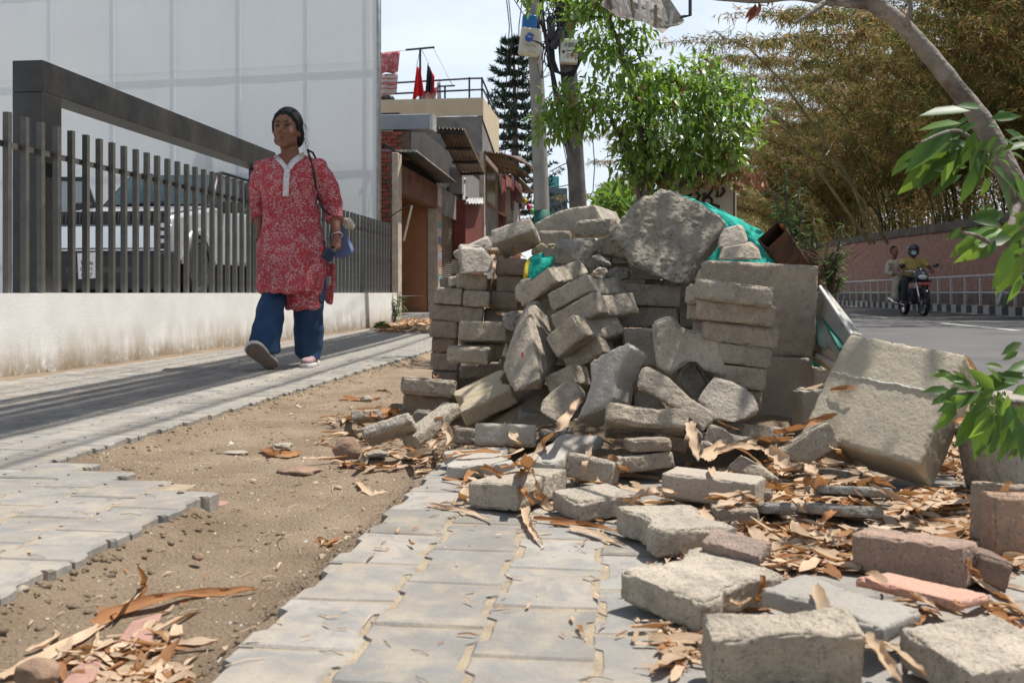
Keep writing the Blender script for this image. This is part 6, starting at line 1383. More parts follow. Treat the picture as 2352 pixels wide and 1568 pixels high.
# =================================================================== VEGETATION
def mleaf(name, c1, c2, rough=.45, trans=.3, spec=.5, tcol=None, scale=5, fscale=1):
    m = mat(name, c1, rough, 0, scale, col2=c2, spec=spec); N, L = nodes_of(m); pb = N['Principled BSDF']
    wn = N.new('ShaderNodeTexWhiteNoise'); g_ = N.new('ShaderNodeNewGeometry'); hs = N.new('ShaderNodeHueSaturation'); src = pb.inputs['Base Color'].links[0].from_socket
    wn.noise_dimensions = '1D'; L(g_.outputs['Random Per Island'], wn.inputs['W'])
    mr = N.new('ShaderNodeMapRange'); mr.inputs['To Min'].default_value = .6; mr.inputs['To Max'].default_value = 1.45; L(wn.outputs['Value'], mr.inputs['Value']); L(mr.outputs['Result'], hs.inputs['Value'])
    mr2 = N.new('ShaderNodeMapRange'); mr2.inputs['To Min'].default_value = .485; mr2.inputs['To Max'].default_value = .515; L(wn.outputs['Color'], mr2.inputs['Value']); L(mr2.outputs['Result'], hs.inputs['Hue'])
    L(src, hs.inputs['Color']); L(hs.outputs['Color'], pb.inputs['Base Color'])
    tr = N.new('ShaderNodeBsdfTranslucent'); ms = N.new('ShaderNodeMixShader'); ms.inputs[0].default_value = trans
    if tcol: tr.inputs['Color'].default_value = (*tcol, 1)
    else: L(hs.outputs['Color'], tr.inputs['Color'])
    L(pb.outputs[0], ms.inputs[1]); L(tr.outputs[0], ms.inputs[2]); L(ms.outputs[0], N['Material Output'].inputs['Surface']); return m
MLG = mleaf('green_leaf', (.065, .135, .025), (.11, .20, .038), .32, .42, .6, (.24, .40, .05)); MLY = mleaf('young_leaf', (.14, .22, .04), (.19, .28, .055), .4, .35, .5, (.25, .38, .05))
MLD = mleaf('dead_leaf', (.17, .075, .04), (.26, .14, .08), .7, .2, .3); MBARK = mat('bark', (.12, .10, .085), .95, .3, 9, bump=1, bscale=40, bdist=.02); MTWIG = mat('twig', (.085, .07, .045), .9, .2, 9)
def leaf(mb, base, d, up, ln, wd, m=0, bend=.25, fold=.25):
    """An ovate pointed leaf folded along its midrib."""
    d = d.normalized(); s_ = d.cross(up); s_ = s_.normalized() if s_.length > 1e-4 else d.orthogonal().normalized(); n_ = s_.cross(d)
    def q(t, w_): return base + d * (ln * t) + s_ * (wd * w_) + n_ * (-bend * ln * t * t + fold * wd * abs(w_))
    mb.add([q(0, 0), q(.28, -.42), q(.30, 0), q(.28, .42), q(.62, -.40), q(.64, 0), q(.62, .40), q(1, 0)], [(0, 2, 1), (0, 3, 2), (1, 2, 5, 4), (2, 3, 6, 5), (4, 5, 7), (5, 6, 7)], m)
def leaf4(mb, base, d, up, ln, wd, m=0, bend=.25):
    d = d.normalized(); s_ = d.cross(up); s_ = s_.normalized() if s_.length > 1e-4 else d.orthogonal().normalized(); n_ = s_.cross(d)
    mb.add([base, base + d * ln * .42 - s_ * wd * .5 - n_ * bend * ln * .15, base + d * ln - n_ * bend * ln, base + d * ln * .42 + s_ * wd * .5 - n_ * bend * ln * .15], [(0, 1, 2, 3)], m)
def rv(r_=random): v = Vector((r_.gauss(0, 1), r_.gauss(0, 1), r_.gauss(0, 1))); return v.normalized()
# ---- broadleaf tree behind the heap
def broad_tree(name, label, stems, blobs, ntips, ln, wd, seed, leaves_per=9, mats=(MLG, MLY, MLD), big=False, deadp=.03, foliage='crown', twr=.006, spread=.16, group=None):
    r_ = random.Random(seed); base = Vector(stems[0][0]); base.z = 0 if base.z < .6 else base.z
    t = empty(name, base, label, 'tree', group); tw = MB(); lv = MB(); nodes = []
    for st in stems:
        pts = [Vector(p) for p in st[:-2]]; r0, r1 = st[-2], st[-1]; k = len(pts)
        fine = []
        for i in range(k - 1):
            for j in range(4): fine.append(pts[i].lerp(pts[i + 1], j / 4))
        fine.append(pts[-1]); fine = [p + rv(r_) * .012 * (0 if i in (0,) else 1) for i, p in enumerate(fine)]
        rs_ = [r0 + (r1 - r0) * i / (len(fine) - 1) for i in range(len(fine))]; q = MB(); q.tube(fine, rs_, 8); obj('trunk' if st is stems[0] else 'limb', q, MBARK, t, smooth=True); nodes += [(p, a) for p, a in zip(fine, rs_)][1:]
    tot = sum(b[2] for b in blobs)
    for bc, br, bw in blobs:
        for k in range(int(ntips * bw / tot)):
            while True:
                o_ = Vector((r_.uniform(-1, 1), r_.uniform(-1, 1), r_.uniform(-1, 1)))
                if o_.length < 1 and r_.random() < .35 + .65 * o_.length: break
            tip = Vector(bc) + Vector((o_.x * br[0], o_.y * br[1], o_.z * br[2]))
            nd = min(nodes, key=lambda n: (n[0] - tip).length + .4 * max(0, n[0].z - tip.z)); a = nd[0]; L_len = (tip - a).length
            mid = a.lerp(tip, .5) + Vector((0, 0, .12 * L_len)) + rv(r_) * .06 * L_len; pts = [a, a.lerp(mid, .5) + rv(r_) * .02, mid, mid.lerp(tip, .5) + rv(r_) * .02, tip]
            rr = min(nd[1] * .5, twr + .010 * L_len); tw.tube(pts, [rr, rr * .8, rr * .6, rr * .45, rr * .25], 4, cap=False)
            if r_.random() < .25: nodes.append((mid, rr * .6))
            for j in range(leaves_per):
                tt = r_.random() ** .6; p = mid.lerp(tip, tt) + rv(r_) * spread * .5 * r_.random(); d = ((tip - mid).normalized() * .5 + rv(r_) * .9 + Vector((0, 0, -.55))); s_ = r_.uniform(.65, 1.2)
                mi = 2 if r_.random() < deadp else (1 if r_.random() < .3 else 0)
                (leaf if big else leaf)(lv, p, d, (rv(r_) * .5 + Vector((0, 0, 1))).normalized(), ln * s_, wd * s_, mi, r_.uniform(.1, .5))
    o = obj('branches', tw, MTWIG, t, smooth=True, kind='stuff')
    o = obj(foliage, lv, list(mats), t, smooth=True); return t
YG = 8.0
def q8(x, y, Y=YG): return P(x, y, Y)
st1 = [Vector((q8(1490, 600).x, YG, 0)), q8(1488, 500), q8(1482, 400), q8(1462, 260), q8(1440, 150), q8(1400, 40), q8(1370, -60), .045, .012]
st2 = [Vector((q8(1500, 600).x, YG + .1, 0)), q8(1500, 480), q8(1530, 400), q8(1570, 330), q8(1600, 250), q8(1640, 180), .030, .008]
st3 = [Vector((q8(1480, 600).x, YG - .1, 0)), q8(1470, 460), q8(1440, 350), q8(1400, 260), q8(1340, 230), q8(1280, 260), .026, .006]
st4 = [Vector((q8(1510, 600).x, YG + .1, 0)), q8(1520, 470), q8(1600, 400), q8(1680, 330), q8(1720, 270), .022, .006]
def blob(x, y, rx, ry, Y, ryd, w_): c_ = P(x, y, Y); return (c_, (rx / F * Y, ryd, ry / F * Y), w_)
broad_tree('leafy_tree', 'young broadleaf tree with glossy green leaves rising behind the heap', [st1, st2, st3, st4],
           [blob(1400, 40, 105, 90, YG, .5, 1.5), blob(1440, 190, 90, 110, YG, .5, 1.5), blob(1545, 290, 130, 130, YG, .55, 2.9), blob(1660, 290, 95, 110, YG, .5, 1.9), blob(1590, 190, 110, 70, YG, .5, 1.1), blob(1340, 250, 75, 60, YG - .3, .35, .9), blob(1470, 360, 70, 70, YG, .4, .9), blob(1275, 270, 45, 45, YG - .3, .3, .4), blob(1560, 380, 120, 45, YG, .4, .8), blob(1320, -40, 160, 60, YG, .5, 1.0)], 1150, .085, .034, 3, leaves_per=6, spread=.3)
q = MB(); r_ = random.Random(4)
for k in range(200):
    p = P(r_.uniform(1450, 1760), r_.uniform(385, 425), 8.2 + r_.uniform(-.3, .3)); leaf(q, p, Vector((r_.gauss(0, .5), r_.gauss(0, .5), -1)), rv(r_), .08, .035)
obj('withered_leaves', q, MLD, label='withered brown leaves hanging over the cabinet top', cat='leaves')['kind'] = 'stuff'
# small dense bush at the horizon behind the heap
q = MB(); 
for k in range(900):
    c_ = P(1425 + r_.gauss(0, 26), 462 + r_.gauss(0, 14), 14 + r_.gauss(0, .3)); leaf4(q, c_, rv(r_), rv(r_), .16, .07, r_.choice((0, 0, 1)))
bu = empty('shrub', Vector((P(1425, 672, 14).x, 14, 0)), 'bright green shrub peeping over the heap left of the cabinet', 'shrub'); obj('foliage', q, [MLG, MLY], bu)
q = MB()
for k in range(8): q.tube([Vector((P(1425, 672, 14).x + r_.gauss(0, .1), 14, 0)), P(1425 + r_.gauss(0, 22), 470, 14)], .012, 5)
obj('stem', q, MTWIG, bu)
# ---- narrow leaved weeds by the rusty tube
MWEED = mleaf('weed_leaf', (.07, .13, .035), (.13, .20, .06), .5, .3, .4)
def weed(label, base, tips, nl, ln, wd, seed, h=1.0, mats=MWEED):
    r_ = random.Random(seed); t = empty('weed', base, label, 'weed'); sm = MB(); lv = MB()
    for tp in tips:
        a = Vector(base); b = Vector(tp); mid = a.lerp(b, .5) + Vector((r_.uniform(-.05, .05), 0, .04)); pts = [a, a.lerp(mid, .5), mid, mid.lerp(b, .5), b]; sm.tube(pts, [.008, .007, .006, .005, .003], 5)
        for k in range(nl):
            tt = r_.uniform(.25, 1); p = (a.lerp(mid, tt * 2) if tt < .5 else mid.lerp(b, tt * 2 - 1)); ang = k * 2.4; d = Vector((math.cos(ang), math.sin(ang), r_.uniform(-.2, .7))); leaf4(lv, p, d, Vector((0, 0, 1)), ln * r_.uniform(.6, 1.2) * (1.2 - .6 * tt), wd, 0, r_.uniform(.1, .6))
    obj('stem', sm, MTWIG, t, smooth=True); obj('leaves', lv, mats, t); return t
b_ = P(1835, 640, 4.3)
weed('tall bushy weed with narrow green leaves behind the rusty tube', P(1850, 690, 4.3), [P(1800, 375, 4.3), P(1790, 470, 4.2), P(1838, 430, 4.35), P(1870, 500, 4.3), P(1850, 470, 4.25), P(1815, 520, 4.2), P(1885, 560, 4.3), P(1860, 590, 4.2), P(1775, 440, 4.3), P(1830, 560, 4.1)], 58, .085, .013, 8)
weed('slim weed stem with narrow leaves before the red wall', P(1910, 700, 3.9), [P(1938, 515, 3.9), P(1930, 560, 3.95), P(1945, 575, 3.9), P(1925, 610, 3.85), P(1915, 640, 3.9)], 34, .075, .011, 9)
MDRY = mat('dry_stalk', (.16, .085, .06), .9, .3, 20)
q = MB()
for k in range(46): 
    a = P(1885 + r_.gauss(0, 8), 640, 4.0); pts = [a]; dx = r_.gauss(0, 1)
    for j in range(4): pts.append(pts[-1] + Vector((.022 * dx + r_.gauss(0, .018), r_.gauss(0, .015), r_.uniform(.01, .06))))
    q.tube(pts, [.003, .0026, .002, .0015, .001], 4)
obj('dry_weed', q, MDRY, label='dry curled brown weed beside the slim green stem', cat='weed')
weed('little weed sprouting at the end of the low wall', P(905, 742, 15.7), [P(900, 700, 15.7), P(912, 690, 15.7), P(918, 668, 15.7), P(908, 715, 15.7)], 26, .22, .03, 12)
weed('low green plant at the foot of the low wall end', P(878, 760, 13.4), [P(866, 745, 13.4), P(880, 738, 13.4), P(892, 748, 13.4), P(872, 752, 13.3), P(886, 752, 13.3)], 26, .12, .035, 13)
q = MB()
for k in range(340): c_ = G(2270 + r_.gauss(0, 45), 955 + r_.gauss(0, 22), .03); leaf4(q, c_, rv(r_) + Vector((0, 0, .8)), rv(r_), .03, .013)
obj('ground_weeds', q, MWEED, label='small green weeds by the road edge beyond the fallen slab', cat='weeds')['kind'] = 'stuff'
# ---- Norfolk pine
MPINE = mleaf('pine_needle', (.018, .045, .028), (.035, .075, .045), .7, .1, .3)
YN = 46.0; pn = empty('norfolk_pine', Vector((P(1184, 672, YN).x, YN, 0)), 'tall narrow tiered pine behind the shops beside the pole', 'tree')
zt_ = P(1180, 88, YN).z; q = MB(); q.tube([ABS[pn.name], Vector((P(1184, 380, YN).x, YN, P(1184, 380, YN).z)), P(1180, 88, YN)], [.3, .18, .03], 10); obj('trunk', q, MBARK, pn, smooth=True)
nt_ = MB(); bt = MB(); zz = P(1180, 100, YN).z
while zz > 3.5:
    f_ = (zt_ - zz) / (zt_ - 3.5); rad = .35 + 1.75 * min(1, f_ * 1.5) ** .8; cxp = ABS[pn.name].x + (P(1180, 88, YN).x - ABS[pn.name].x) * (zz / zt_); nb_k = 7
    for k in range(nb_k):
        a = 2 * PI * k / nb_k + r_.uniform(-.3, .3); R0 = rad * r_.uniform(.75, 1.15); prev = None; pts = []
        for i in range(7):
            t = i / 6; pts.append(Vector((cxp + R0 * t * math.cos(a), YN + R0 * t * math.sin(a), zz + R0 * (-.10 * math.sin(t * PI) + .16 * t * t))))
        bt.tube(pts, [.03, .025, .02, .018, .015, .012, .01], 4, cap=False)
        for i in range(1, 7):
            for j in range(int(9 + 6 * (i > 1))):
                p = pts[i] if j % 2 else pts[i].lerp(pts[i - 1], .5); d = Vector((math.cos(a), math.sin(a), .35)) * .5 + rv(r_) * .8 + Vector((0, 0, .5)); leaf4(nt_, p, d, rv(r_), r_.uniform(.18, .34), .07)
    zz -= .43 + .10 * r_.random()
obj('branches', bt, MTWIG, pn, kind='stuff'); obj('crown', nt_, MPINE, pn)
# ---- bamboo
MB1 = mleaf('bamboo_leaf_green', (.125, .135, .035), (.21, .205, .055), .6, .35, .3); MB2 = mleaf('bamboo_leaf_dry', (.34, .22, .075), (.44, .30, .12), .65, .35, .3); MB3 = mleaf('bamboo_leaf_brown', (.17, .105, .045), (.25, .155, .065), .7, .3, .3)
MCULM = mat('bamboo_culm', (.09, .08, .03), .5, .4, 2, col2=(.26, .19, .08)); MCULM2 = mat('bamboo_culm_dark', (.035, .038, .016), .5, .3, 2)  # paler culm tone puts the look of sunlit canes into the colour
def bamboo(label, base, nc, hgt, lean, seed, nl, spr=1.0, bias=(-.6, -.1)):
    r_ = random.Random(seed); t = empty('bamboo_clump', base, label, 'bamboo', 'bamboo clumps behind the red wall'); lv = MB()
    for k in range(nc):
        a = r_.uniform(0, 2 * PI); dirv = Vector((math.cos(a) + bias[0], math.sin(a) + bias[1], 0)); lg = lean * r_.uniform(.25, 1.25); h = hgt * r_.uniform(.65, 1.1)
        b0 = base + Vector((math.cos(a), math.sin(a), 0)) * r_.uniform(.1, .9) * spr; n = 12; pts = []
        for i in range(n + 1):
            t_ = i / n; pts.append(b0 + dirv * lg * (t_ ** 1.7) + Vector((0, 0, h * (t_ - .30 * t_ ** 3 * min(1.5, lg / 3)))))
        q = MB(); r0 = r_.uniform(.022, .042); q.tube(pts, [r0 * (1 - .8 * i / n) for i in range(n + 1)], 5, cap=False); obj('culm', q, MCULM if r_.random() < .55 else MCULM2, t, smooth=True)
        for j in range(nl):
            tt = r_.uniform(.22, 1) ; i = min(n - 1, int(tt * n)); p = pts[i].lerp(pts[i + 1], tt * n - i); br = rv(r_); br.z = abs(br.z) * .4; bl = r_.uniform(.25, 1.0) * (1.15 - .3 * tt); e = p + br * bl - Vector((0, 0, .15 * bl)); mi = r_.choice((0, 0, 0, 1, 2))
            for m_ in range(7):
                pp = p.lerp(e, r_.uniform(.3, 1)) + rv(r_) * .08; leaf4(lv, pp, br * .5 + rv(r_) * .8 + Vector((0, 0, -.7)), rv(r_), r_.uniform(.16, .32), r_.uniform(.028, .045), mi, .2)
    obj('foliage', lv, [MB1, MB2, MB3], t); return t
bl_ = [('bamboo clump nearest the view at the right edge of the picture', S(11.6, 19.5, 2.2), 26, 9.5, 4.2, 1, 200), ('bamboo clump with many bare culms right of the coping stone lump', S(11.6, 24.5, 2.2), 28, 10, 4.6, 2, 199),
       ('bamboo clump whose culms arch over the road above the riders', S(11.5, 30, 2.3), 30, 10.5, 5.2, 3, 210), ('bamboo clump fanning leftwards in the middle of the grove', S(11.4, 36, 2.4), 30, 11, 6.0, 4, 210),
       ('golden bamboo clump behind the slim weed', S(11.3, 43, 2.5), 28, 11.5, 6.5, 5, 210), ('far bamboo clump at the left end of the grove', S(11.2, 51, 2.6), 26, 11.5, 7.0, 6, 231), ('low bamboo clump left of the others, hanging over the road', S(10.9, 56, 2.6), 26, 9.0, 8.5, 11, 220), ('bamboo clump farthest up the road', S(11.2, 66, 2.7), 22, 12, 7.0, 7, 210),
       ('tall bamboo clump behind the front row at right', S(15.5, 27, 2.4), 22, 13, 4.0, 8, 231), ('tall bamboo clump behind the front row in the middle', S(15.5, 38, 2.5), 22, 14, 4.5, 9, 231), ('tall bamboo clump behind the front row at left', S(15, 52, 2.6), 22, 14, 5.0, 10, 231)]
for lb, b0, nc, hg, le, sd_, nl in bl_: bamboo(lb, b0, nc, hg, le, sd_, nl)
# scrub between the clumps, down to the coping
q = MB(); r_ = random.Random(31)
for k in range(30000):
    v = 15 + 62 * r_.random(); u = 10.75 + 5.5 * r_.random() ** 1.3; top = 1.6 + 2.4 * noise.noise(Vector((v * .35, u * .4, 0))) + .5 * (u - 10.7); z = 2.2 + max(.3, top + 1.2) * r_.random() ** .8
    leaf4(q, S(u, v, z), rv(r_) * .8 + Vector((0, 0, -.4)), rv(r_), r_.uniform(.2, .42), r_.uniform(.04, .075), r_.choice((0, 0, 1, 2)), .2)
obj('undergrowth', q, [MB1, MB2, MB3], label='tangled dry undergrowth below the bamboo along the wall top', cat='undergrowth', kind='stuff')
q = MB()
for k in range(22000):
    v = 66 + 95 * r_.random(); u = 9.6 + 12 * r_.random(); z = 1 + (12.5 + 3.5 * noise.noise(Vector((v * .09, u * .2, 0)))) * r_.random() ** .8; leaf4(q, S(u, v, z), rv(r_) + Vector((0, 0, -.4)), rv(r_), r_.uniform(.5, .9), r_.uniform(.14, .26), r_.choice((0, 0, 1, 2)), .2)
obj('far_woods', q, [MB1, MB2, MB3], label='far brown green woods where the road bends away', cat='woods', kind='stuff')
# single long bare culms seen against the sky
for k, (pp, lb) in enumerate(((((2000, 560), (1900, 420), (1800, 290), (1700, 190), (1640, 150)), 'long bare arching bamboo culm reaching left to the sky'), (((2010, 560), (1960, 430), (1880, 340), (1790, 270), (1760, 262)), 'second bare bamboo culm below the longest one'), (((1860, 560), (1830, 500), (1790, 450), (1760, 430)), 'short pale bare culm by the bushy weed'), (((2040, 560), (1900, 330), (1790, 180), (1720, 110), (1660, 85), (1640, 70)), 'highest bare culm with twigs at its tip'))):
    Yk = 27.0; q = MB(); pts = [P(x, y, Yk) for x, y in pp]; n = len(pts); fine = []
    for i in range(n - 1):
        for j in range(5): fine.append(pts[i].lerp(pts[i + 1], j / 5))
    fine.append(pts[-1]); q.tube(fine, [.05 * (1 - .75 * i / len(fine)) for i in range(len(fine))], 5)
    for i in range(6, len(fine)):
        for j in range(2): d = rv(r_); q.tube([fine[i], fine[i] + d * .35, fine[i] + d * .6 + Vector((0, 0, .1))], [.008, .006, .003], 3)
    obj('bamboo_culm', q, MCULM, label=lb, cat='bamboo', group='single bare bamboo culms')
# ---- foreground tree: limb at the top right, leaves, and its crown above the view
YL = 2.25
MBARK2 = mat('pale_bark', (.19, .165, .14), .85, .35, 14, bump=.9, bscale=70, bdist=.01); mixcol(MBARK2, ramp(MBARK2, noise_out(MBARK2, 9, 5), .5, .62), (.10, .075, .06))
t = empty('street_tree', Vector((1.55, 2.6, 0)), 'tree leaning in from the right with a pale crooked limb and broad leaves', 'tree')
def limb_o(name, pts, rs, n=12):
    pts = [Vector(p) for p in pts]; fine, fr = [], []
    for i in range(len(pts) - 1):
        p0, p1, p2, p3 = pts[max(i - 1, 0)], pts[i], pts[i + 1], pts[min(i + 2, len(pts) - 1)]
        for j in range(6):
            u = j / 6; fine.append(.5 * ((2 * p1) + (p2 - p0) * u + (2 * p0 - 5 * p1 + 4 * p2 - p3) * u * u + (3 * p1 - p0 - 3 * p2 + p3) * u ** 3)); fr.append(rs[i] + (rs[i + 1] - rs[i]) * u)
    fine.append(pts[-1]); fr.append(rs[-1]); fr = [a * (1 + .10 * noise.noise(Vector((k * .55, rs[0] * 90, 2)))) for k, a in enumerate(fr)]
    q = MB(); q.tube(fine, fr, n); obj(name, q, MBARK2, t, smooth=True); return fine
main = limb_o('trunk', [Vector((1.50, 2.75, 0)), Vector((1.47, 2.6, .35)), P(2460, 700, 2.4), P(2390, 560, 2.32), P(2335, 440, YL), P(2262, 290, YL), P(2190, 195, YL), P(2130, 120, YL), P(2070, 55, YL), P(2010, 8, YL), P(1965, -40, YL + .05), P(1930, -160, YL + .3), P(1890, -420, YL + .7)], [.05, .044, .038, .034, .028, .0235, .0205, .0195, .018, .021, .016, .013, .007])
lef = limb_o('limb', [P(2012, 10, YL), P(1960, 8, YL + .02), P(1900, 4, YL + .05), P(1830, -6, YL + .1), P(1750, 2, YL + .2), P(1690, 0, YL + .25), P(1600, -12, YL + .35), P(1480, -60, YL + .5)], [.017, .011, .009, .008, .007, .006, .005, .004], 8)
tw1 = limb_o('limb', [P(2100, 85, YL), P(2085, 50, YL - .03), P(2092, 20, YL - .05), P(2088, -20, YL - .05)], [.008, .006, .005, .004], 6)
tw2 = limb_o('limb', [P(1895, 5, YL + .05), P(1862, 30, YL + .03), P(1822, 55, YL + .02)], [.008, .006, .002], 6)
tw3 = limb_o('limb', [P(2340, 455, YL), P(2320, 520, YL - .1), P(2290, 560, YL - .2), P(2240, 540, YL - .3), P(2215, 535, YL - .35)], [.010, .008, .006, .004, .003], 6)
tw4 = limb_o('limb', [Vector((1.47, 2.6, .35)), P(2440, 930, 2.1), P(2350, 925, 2.0), P(2290, 915, 1.95), P(2240, 900, 1.9), P(2170, 905, 1.85)], [.014, .010, .006, .005, .004, .002], 6)
tw5 = limb_o('limb', [P(2290, 390, YL), P(2240, 330, YL - .15), P(2190, 300, YL - .25), P(2110, 330, YL - .3)], [.008, .006, .004, .002], 6)
MBIG = mleaf('broad_leaf', (.030, .075, .020), (.048, .105, .026), .45, .33, .3, (.17, .31, .035)); MBIGY = mleaf('broad_leaf_sunny', (.07, .15, .026), (.10, .19, .033), .45, .42, .3, (.28, .44, .05))
lv = MB(); r_ = random.Random(21)
def bigleaf(x, y, Y, ang, ln, tilt=0.0, m=0, wd=.40):
    """Leaf whose stalk is at a picture point and which points along ang (degrees, anticlockwise from picture right); length in picture columns."""
    L_ = ln / F * Y; d = Vector((math.cos(R(ang)), tilt, math.sin(R(ang)))); up = Vector((-math.sin(R(ang)) * .4 + r_.gauss(0, .25), -1 + r_.uniform(-.3, .5), .7 + r_.gauss(0, .3))); leaf(lv, P(x, y, Y), d, up, L_, L_ * wd, m, r_.uniform(.05, .35), .3)
for (x, y, a, ln, m) in [(2215, 285, 190, 95, 1), (2225, 250, 185, 120, 0), (2200, 290, 215, 150, 0), (2190, 330, 205, 130, 1), (2180, 345, 235, 110, 1), (2240, 300, 250, 100, 0), (2265, 330, 240, 90, 0), (2215, 350, 200, 120, 0), (2240, 380, 250, 85, 0), (2120, 345, 210, 90, 1), (2160, 365, 225, 120, 1), (2210, 400, 200, 80, 0), (2280, 380, 330, 80, 0), (2300, 350, 20, 75, 1), (2310, 300, 340, 70, 0), (2290, 410, 300, 95, 0), (2330, 400, 290, 80, 1), (2345, 340, 10, 60, 1), (2270, 270, 10, 70, 0), (2250, 345, 270, 90, 0),
                       (2300, 530, 200, 110, 1), (2280, 545, 225, 100, 1), (2320, 560, 240, 120, 1), (2260, 530, 190, 70, 0), (2345, 590, 235, 110, 1), (2330, 540, 180, 130, 0), (2352, 520, 200, 100, 1), (2340, 620, 250, 80, 1), (2240, 540, 215, 75, 1), (2352, 480, 220, 90, 1), (2310, 500, 170, 80, 0),
                       (2185, 898, 175, 60, 0), (2215, 905, 190, 75, 0), (2240, 895, 150, 85, 0), (2260, 905, 200, 110, 0), (2250, 925, 230, 120, 0), (2275, 930, 250, 130, 0), (2300, 930, 260, 120, 0), (2310, 920, 290, 100, 0), (2330, 900, 20, 80, 1), (2290, 890, 140, 80, 1), (2320, 860, 190, 90, 0), (2352, 850, 200, 110, 0), (2215, 880, 160, 75, 1), (2330, 950, 270, 110, 0), (2345, 930, 240, 120, 0), (2300, 960, 255, 95, 0), (2200, 930, 235, 80, 0), (2320, 985, 245, 90, 0), (2352, 990, 250, 80, 0), (2352, 790, 200, 60, 0)]:
    for _k in range(2): bigleaf(x + r_.uniform(-34, 34), y + r_.uniform(-26, 26), (1.9 if y > 700 else YL - .15) + r_.uniform(-.12, .12), a + r_.uniform(-30, 30), ln * r_.uniform(.4, .7), r_.uniform(-.5, .5), r_.choice((0, 0, 1)))
    bigleaf(x + r_.uniform(-6, 6), y + r_.uniform(-6, 6), (1.9 if y > 700 else YL - .15) + r_.uniform(-.1, .1), a + r_.uniform(-8, 8), ln, r_.uniform(-.3, .3), m)
obj('leaves', lv, [MBIG, MBIGY], t, smooth=True)
dl = MB()
for (x, y, a, ln) in [(1735, 8, 262, 45), (1742, 5, 285, 30), (1770, 0, 300, 18), (1728, 15, 250, 30), (1765, -8, 280, 24)]:
    L_ = ln / F * 2.45; leaf(dl, P(x, y, 2.45), Vector((math.cos(R(a)), .1, math.sin(R(a)))), Vector((.4, -1, .2)), L_, L_ * .42, 0, .5, .6)
obj('withered_leaf', dl, mleaf('russet_leaf', (.16, .045, .025), (.24, .08, .04), .6, .25), t, smooth=True)
# crown above the view: its leaves throw the dapple on the heap and the road edge
lv = MB(); tw = MB()
cb_ = [((1.35, 3.9, 2.7), (.75, .75, .45), 420), ((1.9, 4.6, 3.0), (.8, .8, .5), 300), ((2.0, 3.3, 2.6), (.5, .5, .4), 120), ((.95, 4.7, 3.0), (.55, .5, .4), 170)]
hub = P(1890, -420, YL + .7)
for c_, rr, n in cb_:
    c_ = Vector(c_); tw.tube([hub, hub.lerp(c_, .5) + Vector((0, 0, .15)), c_], [.012, .01, .005], 6)
    for k in range(n):
        o_ = rv(r_) * r_.random() ** .4; p = c_ + Vector((o_.x * rr[0], o_.y * rr[1], o_.z * rr[2]))
        if k % 6 == 0: tw.tube([c_, p], [.004, .002], 3)
        leaf(lv, p, rv(r_) + Vector((0, 0, -.5)), Vector((0, 0, 1)) + rv(r_) * .5, .10 * r_.uniform(.7, 1.2), .042, 0 if r_.random() < .7 else 1, .2)
obj('upper_twigs', tw, MTWIG, t); obj('upper_crown', lv, [MBIG, MBIGY], t, smooth=True)
# =================================================================== NETTING, TUBE, PLANKS, RIDERS, LITTER
MNET = mat('teal_netting_cloth', (.01, .36, .28), .8, .12, 9, bump=.5, bscale=60, spec=.2)
N_, L_ = nodes_of(MNET); wv = N_.new('ShaderNodeTexWave'); wv.inputs['Scale'].default_value = 55; wv.inputs['Distortion'].default_value = .6; tcn = N_.new('ShaderNodeTexCoord'); L_(tcn.outputs['Object'], wv.inputs['Vector'])
mixcol(MNET, mathn(MNET, 'MULTIPLY', ramp(MNET, wv.outputs['Fac'], .4, .9), .55), (.004, .12, .095))
def cloth_grid(name, rows, m, label, cat, sub=3, wob=.006, par=None, th=.004):
    """Cloth through rows of points (each row a list of world points)."""
    R_ = []
    def cr(pts, n):
        out = []
        for i in range(len(pts) - 1):
            p0, p1, p2, p3 = pts[max(i - 1, 0)], pts[i], pts[i + 1], pts[min(i + 2, len(pts) - 1)]
            for j in range(n):
                u = j / n; out.append(.5 * ((2 * p1) + (p2 - p0) * u + (2 * p0 - 5 * p1 + 4 * p2 - p3) * u * u + (3 * p1 - p0 - 3 * p2 + p3) * u ** 3))
        return out + [pts[-1]]
    rr = [cr([Vector(p) for p in r_], sub) for r_ in rows]; cols_ = [cr([r_[k] for r_ in rr], sub) for k in range(len(rr[0]))]; h_, w_ = len(cols_[0]), len(cols_)
    vs = [cols_[i][j] + Vector((0, 0, 1)) * wob * noise.noise(cols_[i][j] * 16) for j in range(h_) for i in range(w_)]
    q = MB(); q.add(vs, [(j * w_ + i, j * w_ + i + 1, (j + 1) * w_ + i + 1, (j + 1) * w_ + i) for j in range(h_ - 1) for i in range(w_ - 1)])
    o = obj(name, q, m, par, label=label, cat=cat, smooth=True); s_ = o.modifiers.new('s', 'SOLIDIFY'); s_.thickness = th; return o
cloth_grid('green_netting', [[P(1535, 470, 4.4), P(1570, 452, 4.5), P(1640, 475, 4.6), P(1700, 505, 4.6), P(1760, 545, 4.55), P(1790, 590, 4.4)],
                             [P(1530, 500, 4.2), P(1580, 462, 4.25), P(1640, 492, 4.35), P(1690, 520, 4.35), P(1745, 565, 4.3), P(1785, 605, 4.2)],
                             [P(1530, 560, 4.1), P(1590, 500, 4.1), P(1640, 530, 4.1), P(1690, 560, 4.1), P(1730, 600, 4.1), P(1785, 640, 4.1)],
                             [P(1530, 640, 4.0), P(1600, 620, 4.0), P(1640, 640, 4.0), P(1690, 660, 4.0), P(1730, 680, 4.0), P(1780, 690, 4.0)]], MNET, 'teal green netting arched over the back of the heap', 'netting', 4, .02)
